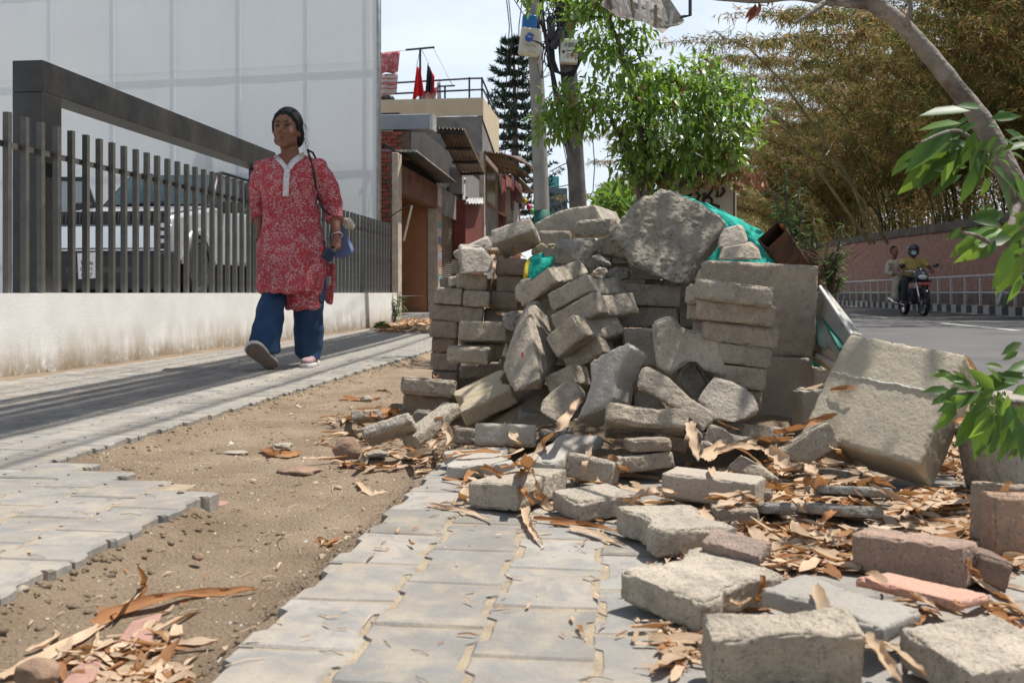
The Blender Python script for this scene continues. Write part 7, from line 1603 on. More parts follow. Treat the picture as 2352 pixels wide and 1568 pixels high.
cloth_grid('green_netting', [[P(1218, 597, 4.45), P(1245, 582, 4.5), P(1278, 568, 4.55)], [P(1212, 605, 4.35), P(1240, 592, 4.4), P(1276, 577, 4.45)], [P(1209, 625, 4.32), P(1236, 620, 4.35), P(1270, 600, 4.4)], [P(1208, 642, 4.3), P(1232, 640, 4.35), P(1262, 625, 4.4)]], MNET, 'small teal netting bag end with a yellow hem among the bricks', 'netting', 4, .012)
q = MB(); q.tube([P(1218, 596, 4.43), P(1211, 606, 4.32), P(1208, 625, 4.3), P(1207, 643, 4.28)], .010, 6); q.tube([P(1218, 597, 4.44), P(1247, 581, 4.49), P(1279, 567, 4.54)], .006, 6); obj('yellow_hem', q, mat('yellow_tape', (.55, .42, .03), .8, .2, 20, bump=.5, bscale=90), label='yellow hem cord of the small netting bag', cat='cord', smooth=True)
cloth_grid('green_netting', [[P(1868, 802, 3.5), P(1884, 808, 3.5)], [P(1868, 822, 3.5), P(1888, 835, 3.48)], [P(1870, 842, 3.5), P(1882, 845, 3.48)]], MNET, 'scrap of teal netting below the leaning plank', 'netting', 3, .01)
# rusty square tube
MRT = mat('rusted_steel', (.075, .042, .028), .9, .5, 12, bump=1, bscale=60, bdist=.01); mixcol(MRT, ramp(MRT, noise_out(MRT, 18, 6), .5, .65), (.16, .055, .022)); mixcol(MRT, mathn(MRT, 'MULTIPLY', ramp(MRT, noise_out(MRT, 9, 5), .5, .7), .7), (.045, .045, .035))
ax0, ax1 = P(1774, 540, 3.72), P(1862, 665, 4.25); ad = (ax1 - ax0).normalized(); au = P(1748, 537, 3.72) - P(1800, 520, 3.78); au = (au - ad * au.dot(ad)).normalized(); av_ = ad.cross(au)
q = MB(); hw, hh2 = .052, .028
def ring_(c, k, n_=4): return [c + au * a * hw * k + av_ * b * hh2 * k for a, b in ((1, .55), (.9, 1), (-.9, 1), (-1, .8), (-1, -.8), (-.9, -1), (.9, -1), (1, -.55))]
q.loft([ring_(ax0 + ad * .01, .86), ring_(ax0, .90), ring_(ax0, 1.05), ring_(ax0 + ad * .25, 1), ring_(ax1, 1)], cap=False); q.loft([ring_(ax0 + ad * .01, .86), ring_(ax0 + ad * .6, .86)], cap=False)
obj('rusty_tube', q, MRT, label='rusty open ended square steel tube sticking up behind the kerb block', cat='steel tube', sharp=40)
q = MB(); 
for s_ in (-1, 1): q.tube([P(1793, 505 + 12, 3.7) + Vector((0, 0, 0)) + (ax1 - ax0) * k / 12 + Vector((.012 * noise.noise(Vector((k * 2.1, s_, 0))) + .004, -.0, .012 * noise.noise(Vector((k * 1.7, s_, 5))))) for k in range(11)], .008, 5) if s_ > 0 else None
obj('rust_flakes', q, mat('orange_rust', (.24, .075, .025), .9, .4, 40), label='flaking orange rust along the tube edge', cat='rust')['kind'] = 'stuff'
# planks and pipe between the blocks
def plank(name, a, b, wv_, th, m, label, cat='plank', parent=None):
    a, b, wv_ = Vector(a), Vector(b), Vector(wv_); n_ = (b - a).cross(wv_).normalized() * th; q = MB(); q.hexa([a, b, b + wv_, a + wv_], [a + n_, b + n_, b + wv_ + n_, a + wv_ + n_]); return obj(name, q, m, parent, label=label, cat=cat, bevel=.003)
MWB = mat('weathered_white_board', (.33, .32, .28), .75, .2, 5); mixcol(MWB, ramp(MWB, noise_out(MWB, 30, 5), .62, .7), (.09, .09, .07))
A_, B_ = P(1884, 662, 3.45), P(1961, 765, 3.1); plank('leaning_board', A_, B_, P(1866, 720, 3.45) - P(1884, 662, 3.45) + Vector((0, .02, -.02)), .03, MWB, 'grey white painted board leaning beside the big kerb block', 'board')
plank('green_strip', P(1884, 728, 3.40), P(1926, 806, 3.12), P(1900, 726, 3.40) - P(1884, 728, 3.40) + Vector((0, .01, 0)), .01, mat('green_edge', (.01, .15, .11), .6), 'green painted strip under the leaning board', 'strip')
q = MB(); q.tube([P(1860, 742, 3.5), P(1925, 790, 3.3)], .045, 14); obj('green_pipe', q, mat('two_tone_pipe', (.04, .20, .16), .5, .1, 3, col2=(.40, .42, .38)), label='green and grey pipe lying under the leaning board', cat='pipe', smooth=True)
plank('cardboard_sheet', P(1868, 782, 3.45), P(1935, 822, 3.15), P(1872, 832, 3.42) - P(1868, 782, 3.45), .02, mat('beige_board', (.62, .47, .34), .8, .06, 4), 'beige fibre board between the kerb blocks and the fallen slab', 'board')
q = MB(); q.tube([P(1868, 812, 3.40), P(1925, 845, 3.1)], .012, 6); obj('thin_pipe', q, MPIL, label='thin tan rod along the lower edge of the beige board', cat='rod', smooth=True)
q = MB(); q.tube([P(1958, 768, 3.0), P(1920, 712, 3.15), P(1884, 658, 3.3)], .006, 5); obj('board_edge', q, mat('white_edge', (.6, .6, .57), .6), label='white edging rod on the leaning board', cat='rod')
# ---- motorcycle and riders
def zm(x, y): return ((3500 + x / 4.48) / 1.7415, (950 + y / 4.48) / 1.7415)
FC = Vector((P(zm(875, 0)[0], 0, 22.0).x, 22.0, -.016)); ff = Vector((-.06, -.998, 0)).normalized(); fl_ = Vector((-ff.y, ff.x, 0)) * 1.0
if fl_.x < 0: fl_ = -fl_
def bk_(l, f, z): return FC + fl_ * l + ff * f + Vector((0, 0, z))       # l to picture right, f forwards, from the front contact point
bike = empty('motorcycle', FC, 'black motorcycle with a red number plate carrying two people along the road', 'motorcycle')
MCHR = mat('chrome', (.6, .62, .64), .18, .05, 5, metal=.9); MBB = mat('bike_black', (.014, .014, .016), .25, .2, 5, coat=.6); MBG = mat('bike_grey', (.05, .052, .06), .3, .1, 5, coat=.5)
def bwheel(f0):
    q = MB(); rings = []
    for k in range(29):
        t = 2 * PI * k / 28; rings.append([bk_(o, f0 + r_ * math.cos(t), .30 + r_ * math.sin(t)) for r_, o in ((.235, -.035), (.27, -.05), (.295, -.04), (.302, 0), (.295, .04), (.27, .05), (.235, .035))])
    q.loft(rings, cap=False); wh = obj('wheel', q, MTYRE, bike, smooth=True); q = MB(); rings = []
    for k in range(29):
        t = 2 * PI * k / 28; rings.append([bk_(o, f0 + r_ * math.cos(t), .30 + r_ * math.sin(t)) for r_, o in ((.22, -.03), (.24, -.033), (.24, .033), (.22, .03))])
    q.loft(rings, cap=False)
    for k in range(5):
        t = 2 * PI * k / 5; q.tube([bk_(0, f0 + .03 * math.cos(t), .3 + .03 * math.sin(t)), bk_(0, f0 + .23 * math.cos(t), .3 + .23 * math.sin(t))], .016, 5)
    q.cyl(bk_(-.05, f0, .3), bk_(.05, f0, .3), .05, 12); obj('rim', q, MBG, wh)
bwheel(0); bwheel(-1.28)
for s_ in (-1, 1):
    q = MB(); q.tube([bk_(s_ * .085, .0, .30), bk_(s_ * .085, -.14, .62), bk_(s_ * .085, -.24, .88)], [.022, .024, .02], 8); obj('fork', q, MCHR if s_ < 0 else MBB, bike, smooth=True)
q = MB(); q.loft([[bk_(x, .31 * math.cos(t) * 1.04 - .0, .3 + .325 * math.sin(t)) for x in (-.055, 0, .055)] for t in [R(40) + R(90) * i / 8 for i in range(9)]], close=False, cap=False); o = obj('front_mudguard', q, MBB, bike, smooth=True); o.modifiers.new('s', 'SOLIDIFY').thickness = .01
q = MB(); q.loft([[bk_(.16 * math.cos(t) * k, f, z + .10 * math.sin(t) * k2) for t in [2 * PI * i / 14 for i in range(14)]] for f, z, k, k2 in ((-.04, .86, .45, .5), (-.08, .87, .85, .95), (-.2, .90, 1.0, 1.15), (-.32, .95, .7, .7))]); hl = obj('headlamp_cowl', q, MBG, bike, smooth=True)
q = MB(); q.ball(bk_(0, -.05, .86), (.105, .04, .06), 14, 8); obj('headlight', q, MLAMP, hl, smooth=True)
q = MB(); q.loft([[bk_(x, f, z) for x, f, z in r_] for r_ in ([(-.14, -.15, .93), (0, -.09, .94), (.14, -.15, .93)], [(-.11, -.22, 1.03), (0, -.17, 1.04), (.11, -.22, 1.03)], [(-.06, -.28, 1.09), (0, -.25, 1.10), (.06, -.28, 1.09)])], close=False, cap=False); o = obj('screen', q, MBG, hl, smooth=True); o.modifiers.new('s', 'SOLIDIFY').thickness = .008
MPLT = mat('red_plate', (.35, .012, .012), .5, .1, 5); q = MB(); q.box(bk_(0, .03, .715), (.27, .012, .075), (0, 0, math.atan2(ff.x, -ff.y))); pl_ = obj('number_plate', q, MPLT, bike)
text_obj('lettering', 'BA 1717 33', bk_(0, .038, .715), (R(90), 0, math.atan2(ff.x, -ff.y)), .05, mat('plate_white', (.7, .6, .6), .6), pl_)
q = MB(); q.loft([[bk_(.12 * k * math.cos(t), f, z + .10 * k * math.sin(t)) for t in [2 * PI * i / 12 for i in range(12)]] for f, z, k in ((-.34, .84, .6), (-.45, .86, 1.0), (-.7, .84, .95), (-.85, .78, .5))]); obj('fuel_tank', q, MBB, bike, smooth=True)
q = MB(); q.loft([[bk_(x, f, z) for x, z in ((-.12, .76), (-.13, .80), (0, .82), (.13, .80), (.12, .76))] for f in (-.78, -1.1, -1.5)]); obj('seat', q, MBB, bike, smooth=True)
q = MB(); q.box(bk_(0, -.62, .45), (.26, .42, .34), (0, 0, math.atan2(ff.x, -ff.y))); q.cyl(bk_(-.16, -.62, .36), bk_(.16, -.62, .36), .11, 14); obj('engine', q, mat('engine_metal', (.05, .05, .055), .5, .3, 20, metal=.5), bike, bevel=.03)
q = MB(); q.tube([bk_(-.10, -.45, .30), bk_(-.16, -.8, .24), bk_(-.20, -1.1, .27)], [.02, .02, .03], 8); q.tube([bk_(-.20, -1.08, .27), bk_(-.22, -1.15, .28), bk_(-.24, -1.62, .38)], [.03, .048, .044], 12); obj('exhaust', q, MCHR, bike, smooth=True)
q = MB(); q.tube([bk_(-.36, -.42, .99), bk_(-.30, -.38, .99), bk_(-.14, -.28, 1.0), bk_(-.08, -.25, .95), bk_(.08, -.25, .95), bk_(.14, -.28, 1.0), bk_(.30, -.38, .99), bk_(.36, -.42, .99)], .013, 8); obj('handlebar', q, MCHR, bike, smooth=True)
for s_ in (-1, 1):
    q = MB(); q.tube([bk_(s_ * .22, -.33, 1.0), bk_(s_ * .28, -.30, 1.07), bk_(s_ * .34, -.30, 1.11)], .007, 6); mr_ = obj('mirror_stalk', q, MBB, bike, smooth=True)
    q = MB(); q.ball(bk_(s_ * .37, -.30, 1.125), (.075, .03, .042), 14, 8, Matrix.Rotation(s_ * -.2, 3, 'Y')); obj('mirror', q, MBB, mr_, smooth=True)
    q = MB(); q.tube([bk_(s_ * .10, -.1, .78), bk_(s_ * .20, -.08, .78)], .016, 6); obj('indicator', q, MBB, bike, smooth=True)
    q = MB(); q.tube([bk_(s_ * .08, -.72, .27), bk_(s_ * .24, -.72, .27)], .013, 6); obj('footrest', q, MBB, bike)
q = MB(); q.tube([bk_(.10, -.35, .9), bk_(.24, -.45, .62), bk_(.10, -.5, .35)], .014, 6); q.tube([bk_(0, -1.45, .78), bk_(0, -1.62, .62), bk_(0, -1.66, .5)], [.08, .06, .05], 8); obj('frame', q, MBB, bike, smooth=True)
def head(mb, c, r_, fdir):
    u = Vector((0, 0, 1)); s_ = fdir.cross(u).normalized(); M_ = Matrix((s_, fdir, u)).transposed()
    mb.ball(c, (.078 * r_, .095 * r_, .105 * r_), 16, 12, M_); mb.ball(c + fdir * .03 - u * .05, (.06 * r_, .06 * r_, .065 * r_), 12, 10, M_); mb.tube([c + fdir * .085 + u * .01, c + fdir * .115 - u * .03], [.01, .017], 6)
    for k in (-1, 1): mb.ball(c + s_ * k * .078 - u * .01, (.012, .02, .03), 8, 6, M_)
    mb.tube([c - u * .06 - fdir * .01, c - u * .19 - fdir * .03], [.05, .058], 10); return M_, s_
# rider
rd_ = empty('person', bk_(0, -.85, .8), 'rider in a yellow T-shirt, dark helmet and pale face mask steering the motorcycle', 'person')
hb_ = bk_(-.02, -.62, 1.46); fdr = (ff + Vector((-.2, 0, 0))).normalized(); q = MB(); M_, s_ = head(q, hb_, 1.0, fdr)
q.loft([ell(bk_(0, -.70, 1.27), .19, .09, 14), ell(bk_(0, -.72, 1.1), .18, .11, 14), ell(bk_(0, -.80, .88), .17, .12, 14)])
shA, shB = bk_(-.19, -.68, 1.26), bk_(.19, -.68, 1.26); haA, haB = bk_(-.32, -.42, 1.01), bk_(.32, -.42, 1.01)
elA, elB = bk_(-.33, -.66, 1.04), bk_(.37, -.64, 1.07)
for a, b, c_ in ((shA, elA, haA), (shB, elB, haB)):
    limb(q, [a, a.lerp(b, .5), b, b.lerp(c_, .5), c_], [.055, .05, .042, .036, .028], 10); d_ = (c_ - b).normalized(); hand(q, c_ - d_ * .03, d_, Vector((0, 0, -1)), 1, .7, .95)
for s2_ in (-1, 1):
    hp_, kn_, an_ = bk_(s2_ * .10, -.88, .84), bk_(s2_ * .24, -.50, .78), bk_(s2_ * .20, -.74, .36); limb(q, [hp_, hp_.lerp(kn_, .5), kn_, kn_.lerp(an_, .5), an_], [.09, .085, .065, .055, .045], 10)
remeshed('body', q, MSKIN, .011, 1, rd_)
q = MB(); q.loft([ell(bk_(0, -.69, 1.30), .17, .09, 16), ell(bk_(0, -.70, 1.24), .215, .115, 16), ell(bk_(0, -.72, 1.08), .205, .135, 16), ell(bk_(0, -.80, .86), .19, .145, 16)])
for a, b in ((shA, elA), (shB, elB)): q.tube([a, a.lerp(b, .35), a.lerp(b, .72)], [.078, .076, .072], 12)
remeshed('t_shirt', q, mat('yellow_cotton', (.40, .30, .09), .9, .15, 6), .012, 2, rd_, lambda c, n: c + n * .008 * noise.noise(c * 14))
q = MB()
for s2_ in (-1, 1):
    hp_, kn_, an_ = bk_(s2_ * .10, -.88, .84), bk_(s2_ * .24, -.50, .78), bk_(s2_ * .20, -.74, .34); q.tube([hp_, hp_.lerp(kn_, .5), kn_, kn_.lerp(an_, .5), an_], [.105, .10, .082, .075, .072], 12)
q.ball(bk_(0, -.9, .84), (.17, .15, .1), 12, 8); remeshed('trousers', q, mat('grey_jeans', (.045, .055, .06), .9, .25, 6), .012, 2, rd_, lambda c, n: c + n * .008 * noise.noise(c * 14))
for s2_ in (-1, 1):
    q = MB(); a = bk_(s2_ * .20, -.74, .30); q.ball(a + ff * .05, (.05, .12, .045), 12, 8, Matrix.Rotation(.3, 3, 'Z')); obj('shoe', q, MBB, rd_, smooth=True)
q = MB(); q.ball(hb_ + Vector((0, 0, .015)), (.135, .15, .15), 24, 16, M_); hel = remeshed('helmet', q, MBG, .012, 2, rd_)
q = MB(); q.ball(hb_ + fdr * .075 - Vector((0, 0, .045)), (.085, .075, .085), 14, 10, M_); obj('helmet_opening', q, MBLK, rd_, smooth=True)
q = MB(); q.ball(hb_ + fdr * .105 - Vector((0, 0, .045)), (.066, .055, .062), 14, 10, M_); obj('face_mask', q, mat('mask_blue', (.33, .45, .50), .85, .08, 8), rd_, smooth=True)
q = MB(); q.loft([[hb_ + M_ @ Vector((.118 * math.sin(a) , .125 * math.cos(a) + .03, z)) for a in [R(-75) + R(150) * i / 12 for i in range(13)]] for z in (.03, .07, .105)], close=False, cap=False); o = obj('visor', q, mat('dark_visor', (.03, .03, .035), .1, .1, 5, coat=.6), rd_, smooth=True); o.modifiers.new('s', 'SOLIDIFY').thickness = .006
# pillion
pz_ = empty('person', bk_(-.1, -1.15, .8), 'bareheaded passenger in pale patterned clothes sitting behind the yellow shirted rider', 'person')
hb2 = bk_(-.30, -1.05, 1.47); fd2 = (ff + Vector((.15, 0, 0))).normalized(); q = MB(); M2, s_ = head(q, hb2, .98, fd2)
q.loft([ell(bk_(-.24, -1.12, 1.26), .16, .085, 14), ell(bk_(-.2, -1.14, 1.05), .16, .11, 14), ell(bk_(-.12, -1.18, .86), .17, .13, 14)])
sP, eP, hP = bk_(-.42, -1.06, 1.22), bk_(-.50, -.98, .98), bk_(-.30, -.86, .92); limb(q, [sP, sP.lerp(eP, .5), eP, eP.lerp(hP, .5), hP], [.05, .045, .04, .034, .026], 10); d_ = (hP - eP).normalized(); hand(q, hP - d_ * .03, d_, Vector((0, 0, -1)), 1, .5, .9)
sQ = bk_(-.06, -1.06, 1.22); limb(q, [sQ, bk_(.05, -1.0, 1.0), bk_(0, -.85, .95)], [.05, .04, .028], 8)
hK, kK, aK = bk_(-.14, -1.15, .84), bk_(-.32, -.88, .80), bk_(-.32, -.98, .40); limb(q, [hK, kK, aK], [.08, .06, .04], 10); limb(q, [bk_(.1, -1.15, .84), bk_(.28, -.9, .78), bk_(.26, -1.0, .4)], [.08, .06, .04], 10)
remeshed('body', q, MSKIN, .011, 1, pz_)
MPAT = mat('pale_print', (.46, .42, .34), .9, .1, 6); mixcol(MPAT, ramp(MPAT, noise_out(MPAT, 22, 3), .55, .62), (.36, .15, .10))
q = MB(); q.loft([ell(bk_(-.25, -1.11, 1.29), .14, .08, 14), ell(bk_(-.24, -1.12, 1.22), .20, .11, 14), ell(bk_(-.2, -1.14, 1.03), .185, .13, 14), ell(bk_(-.12, -1.18, .82), .20, .15, 14)]); q.tube([sP, sP.lerp(eP, .5), eP, eP.lerp(hP, .55)], [.07, .066, .064, .055], 10); q.tube([sQ, bk_(.05, -1.0, 1.0)], [.07, .06], 10); remeshed('tunic', q, MPAT, .012, 2, pz_, lambda c, n: c + n * .009 * noise.noise(c * 13))
q = MB(); q.tube([hK, kK, kK.lerp(aK, .5), aK], [.10, .085, .085, .09], 12); q.tube([bk_(.1, -1.15, .84), bk_(.28, -.9, .78), bk_(.26, -1.0, .4)], [.10, .08, .075], 12); remeshed('trousers', q, MPAT, .012, 2, pz_, lambda c, n: c + n * .009 * noise.noise(c * 13))
q = MB(); q.ball(aK + ff * .05 - Vector((0, 0, .06)), (.04, .10, .035), 10, 8); q.ball(bk_(.26, -.95, .34), (.04, .10, .035), 10, 8); remeshed('feet', q, MSKIN, .011, 1, pz_)
q = MB(); q.ball(hb2 + Vector((0, .02, .03)) - fd2 * .02, (.088, .098, .105), 16, 12, M2); q.ball(hb2 - fd2 * .09, (.07, .05, .07), 12, 8, M2); remeshed('hair', q, MHAIR, .011, 1, pz_)
# =================================================================== DRY LEAVES
MSH = mat('dry_sheath', (.48, .35, .23), .8, .22, 9, col2=(.64, .50, .36), spec=.2)
def leafy(m, dark, k=.55):
    N, L = nodes_of(m); pb = N['Principled BSDF']; uvn = N.new('ShaderNodeUVMap'); mp = N.new('ShaderNodeMapping'); mp.inputs['Scale'].default_value = (1.2, 38, 1); L(uvn.outputs[0], mp.inputs['Vector'])
    nz_ = N.new('ShaderNodeTexNoise'); nz_.inputs['Scale'].default_value = 1.0; nz_.inputs['Detail'].default_value = 3; L(mp.outputs[0], nz_.inputs['Vector'])
    mixcol(m, mathn(m, 'MULTIPLY', ramp(m, nz_.outputs['Fac'], .45, .7), k), dark)
    bp = N.new('ShaderNodeBump'); bp.inputs['Strength'].default_value = .6; bp.inputs['Distance'].default_value = .002; L(nz_.outputs['Fac'], bp.inputs['Height']); L(bp.outputs['Normal'], pb.inputs['Normal'])
    g_ = N.new('ShaderNodeNewGeometry'); mm = N.new('ShaderNodeMix'); mm.data_type = 'RGBA'; src = pb.inputs['Base Color'].links[0].from_socket; mr = N.new('ShaderNodeMath'); mr.operation = 'MULTIPLY'; mr.inputs[1].default_value = .5; L(g_.outputs['Backfacing'], mr.inputs[0]); L(mr.outputs[0], mm.inputs['Factor']); L(src, mm.inputs['A']); mm.inputs['B'].default_value = (.33, .13, .035, 1)
    hs = N.new('ShaderNodeHueSaturation'); mv = N.new('ShaderNodeMapRange'); mv.inputs['To Min'].default_value = .72; mv.inputs['To Max'].default_value = 1.15; L(g_.outputs['Random Per Island'], mv.inputs['Value']); L(mv.outputs['Result'], hs.inputs['Value']); L(mm.outputs['Result'], hs.inputs['Color']); L(hs.outputs['Color'], pb.inputs['Base Color'])
    tr = N.new('ShaderNodeBsdfTranslucent'); ms = N.new('ShaderNodeMixShader'); ms.inputs[0].default_value = .18; tr.inputs['Color'].default_value = (.55, .26, .09, 1); L(pb.outputs[0], ms.inputs[1]); L(tr.outputs[0], ms.inputs[2]); L(ms.outputs[0], N['Material Output'].inputs['Surface'])
leafy(MSH, (.38, .25, .14))
MSH2 = mat('brown_sheath', (.30, .13, .05), .7, .25, 6, col2=(.42, .22, .09), spec=.3); leafy(MSH2, (.16, .06, .025))
def sheath(mb, pts, wd, rnd_, m=0, curl=.6, nrm=None, tipw=.12, twist=0, n=14, acr=4):
    """Strip along a smooth path: pointed, cupped across its width and twisted."""
    pts = [Vector(p) for p in pts]; fine = []
    k = len(pts)
    for i in range(n + 1):
        t = i / n * (k - 1); j = min(k - 2, int(t)); u = t - j; p0, p1, p2, p3 = pts[max(j - 1, 0)], pts[j], pts[j + 1], pts[min(j + 2, k - 1)]
        fine.append(.5 * ((2 * p1) + (p2 - p0) * u + (2 * p0 - 5 * p1 + 4 * p2 - p3) * u * u + (3 * p1 - p0 - 3 * p2 + p3) * u ** 3))
    nrm = Vector(nrm) if nrm else Vector((rnd_.gauss(0, .3), -.6, 1)); vs = []; uvs = []; ph = rnd_.uniform(0, 6)
    for i, p in enumerate(fine):
        d = (fine[min(i + 1, n)] - fine[max(i - 1, 0)]).normalized(); t = i / n; s_ = d.cross(nrm).normalized(); u_ = s_.cross(d); tw = twist * (t - .3); s_, u_ = s_ * math.cos(tw) + u_ * math.sin(tw), u_ * math.cos(tw) - s_ * math.sin(tw)
        w_ = wd * (math.sin(PI * (.14 + .86 * t) ** .8) ** .6 if t < 1 else 0) * (1 if t > .06 else .8) + wd * tipw * .1; w_ = max(w_, wd * .04) * (1 + .10 * math.sin(t * 21 + ph) + .16 * noise.noise(Vector((t * 9, ph, 0))))
        for a in range(acr + 1):
            x = a / acr * 2 - 1; c = curl * (1 + .4 * math.sin(t * 5 + ph)); ang = x * c
            off = s_ * (w_ * .5 * math.sin(ang) / max(c, .01)) + u_ * (w_ * .5 * (1 - math.cos(ang)) / max(c, .01)); vs.append(p + off + u_ * wd * (.04 * math.sin(x * 11 + ph) + .22 * noise.noise(Vector((t * 5, x * .8, ph)))) + s_ * wd * .05 * math.sin(t * 34 + a * 2 + ph) * abs(x)); uvs.append((t, a / acr))
    q = acr + 1; mb.add(vs, [(i * q + a, i * q + a + 1, (i + 1) * q + a + 1, (i + 1) * q + a) for i in range(n) for a in range(acr)], m, uvs)
def LP(reg, x, y, Y): a, b = px(reg, (x, y)) if reg else (x, y); return P(a, b, Y)
# surfaces to lie on
hv, hf = [], []
for o in HEAP:
    n0 = len(hv); me = o.data; k = len(me.vertices); co = np.empty(k * 3); me.vertices.foreach_get('co', co); co = co.reshape(-1, 3) + np.array(o.location); hv += co.tolist(); hf += [tuple(n0 + i for i in p.vertices) for p in me.polygons]
n0 = len(hv); hv += [tuple(p) for p in g.v]; hf += [tuple(n0 + i for i in f) for f in g.f]
n0 = len(hv); hv += [S(-3.5, .7, 0)[:], S(-1.1, .7, 0)[:], S(-1.1, 2.5, 0)[:], S(-3.5, 2.5, 0)[:], S(-3.5, 2.5, 0)[:], S(-1.74, 2.5, 0)[:], S(-1.74, 15, 0)[:], S(-3.5, 15, 0)[:], S(EDGE_MID, .7, 0)[:], S(1.5, .7, 0)[:], S(1.5, 2.9, 0)[:], S(EDGE_MID, 2.9, 0)[:]]; hf += [(n0, n0 + 1, n0 + 2, n0 + 3), (n0 + 4, n0 + 5, n0 + 6, n0 + 7), (n0 + 8, n0 + 9, n0 + 10, n0 + 11)]
TREE = BVHTree.FromPolygons(hv, hf)
def drop(x, y, zmax=3.0):
    h = TREE.ray_cast(Vector((x, y, zmax)), Vector((0, 0, -1))); return h[0], h[1]
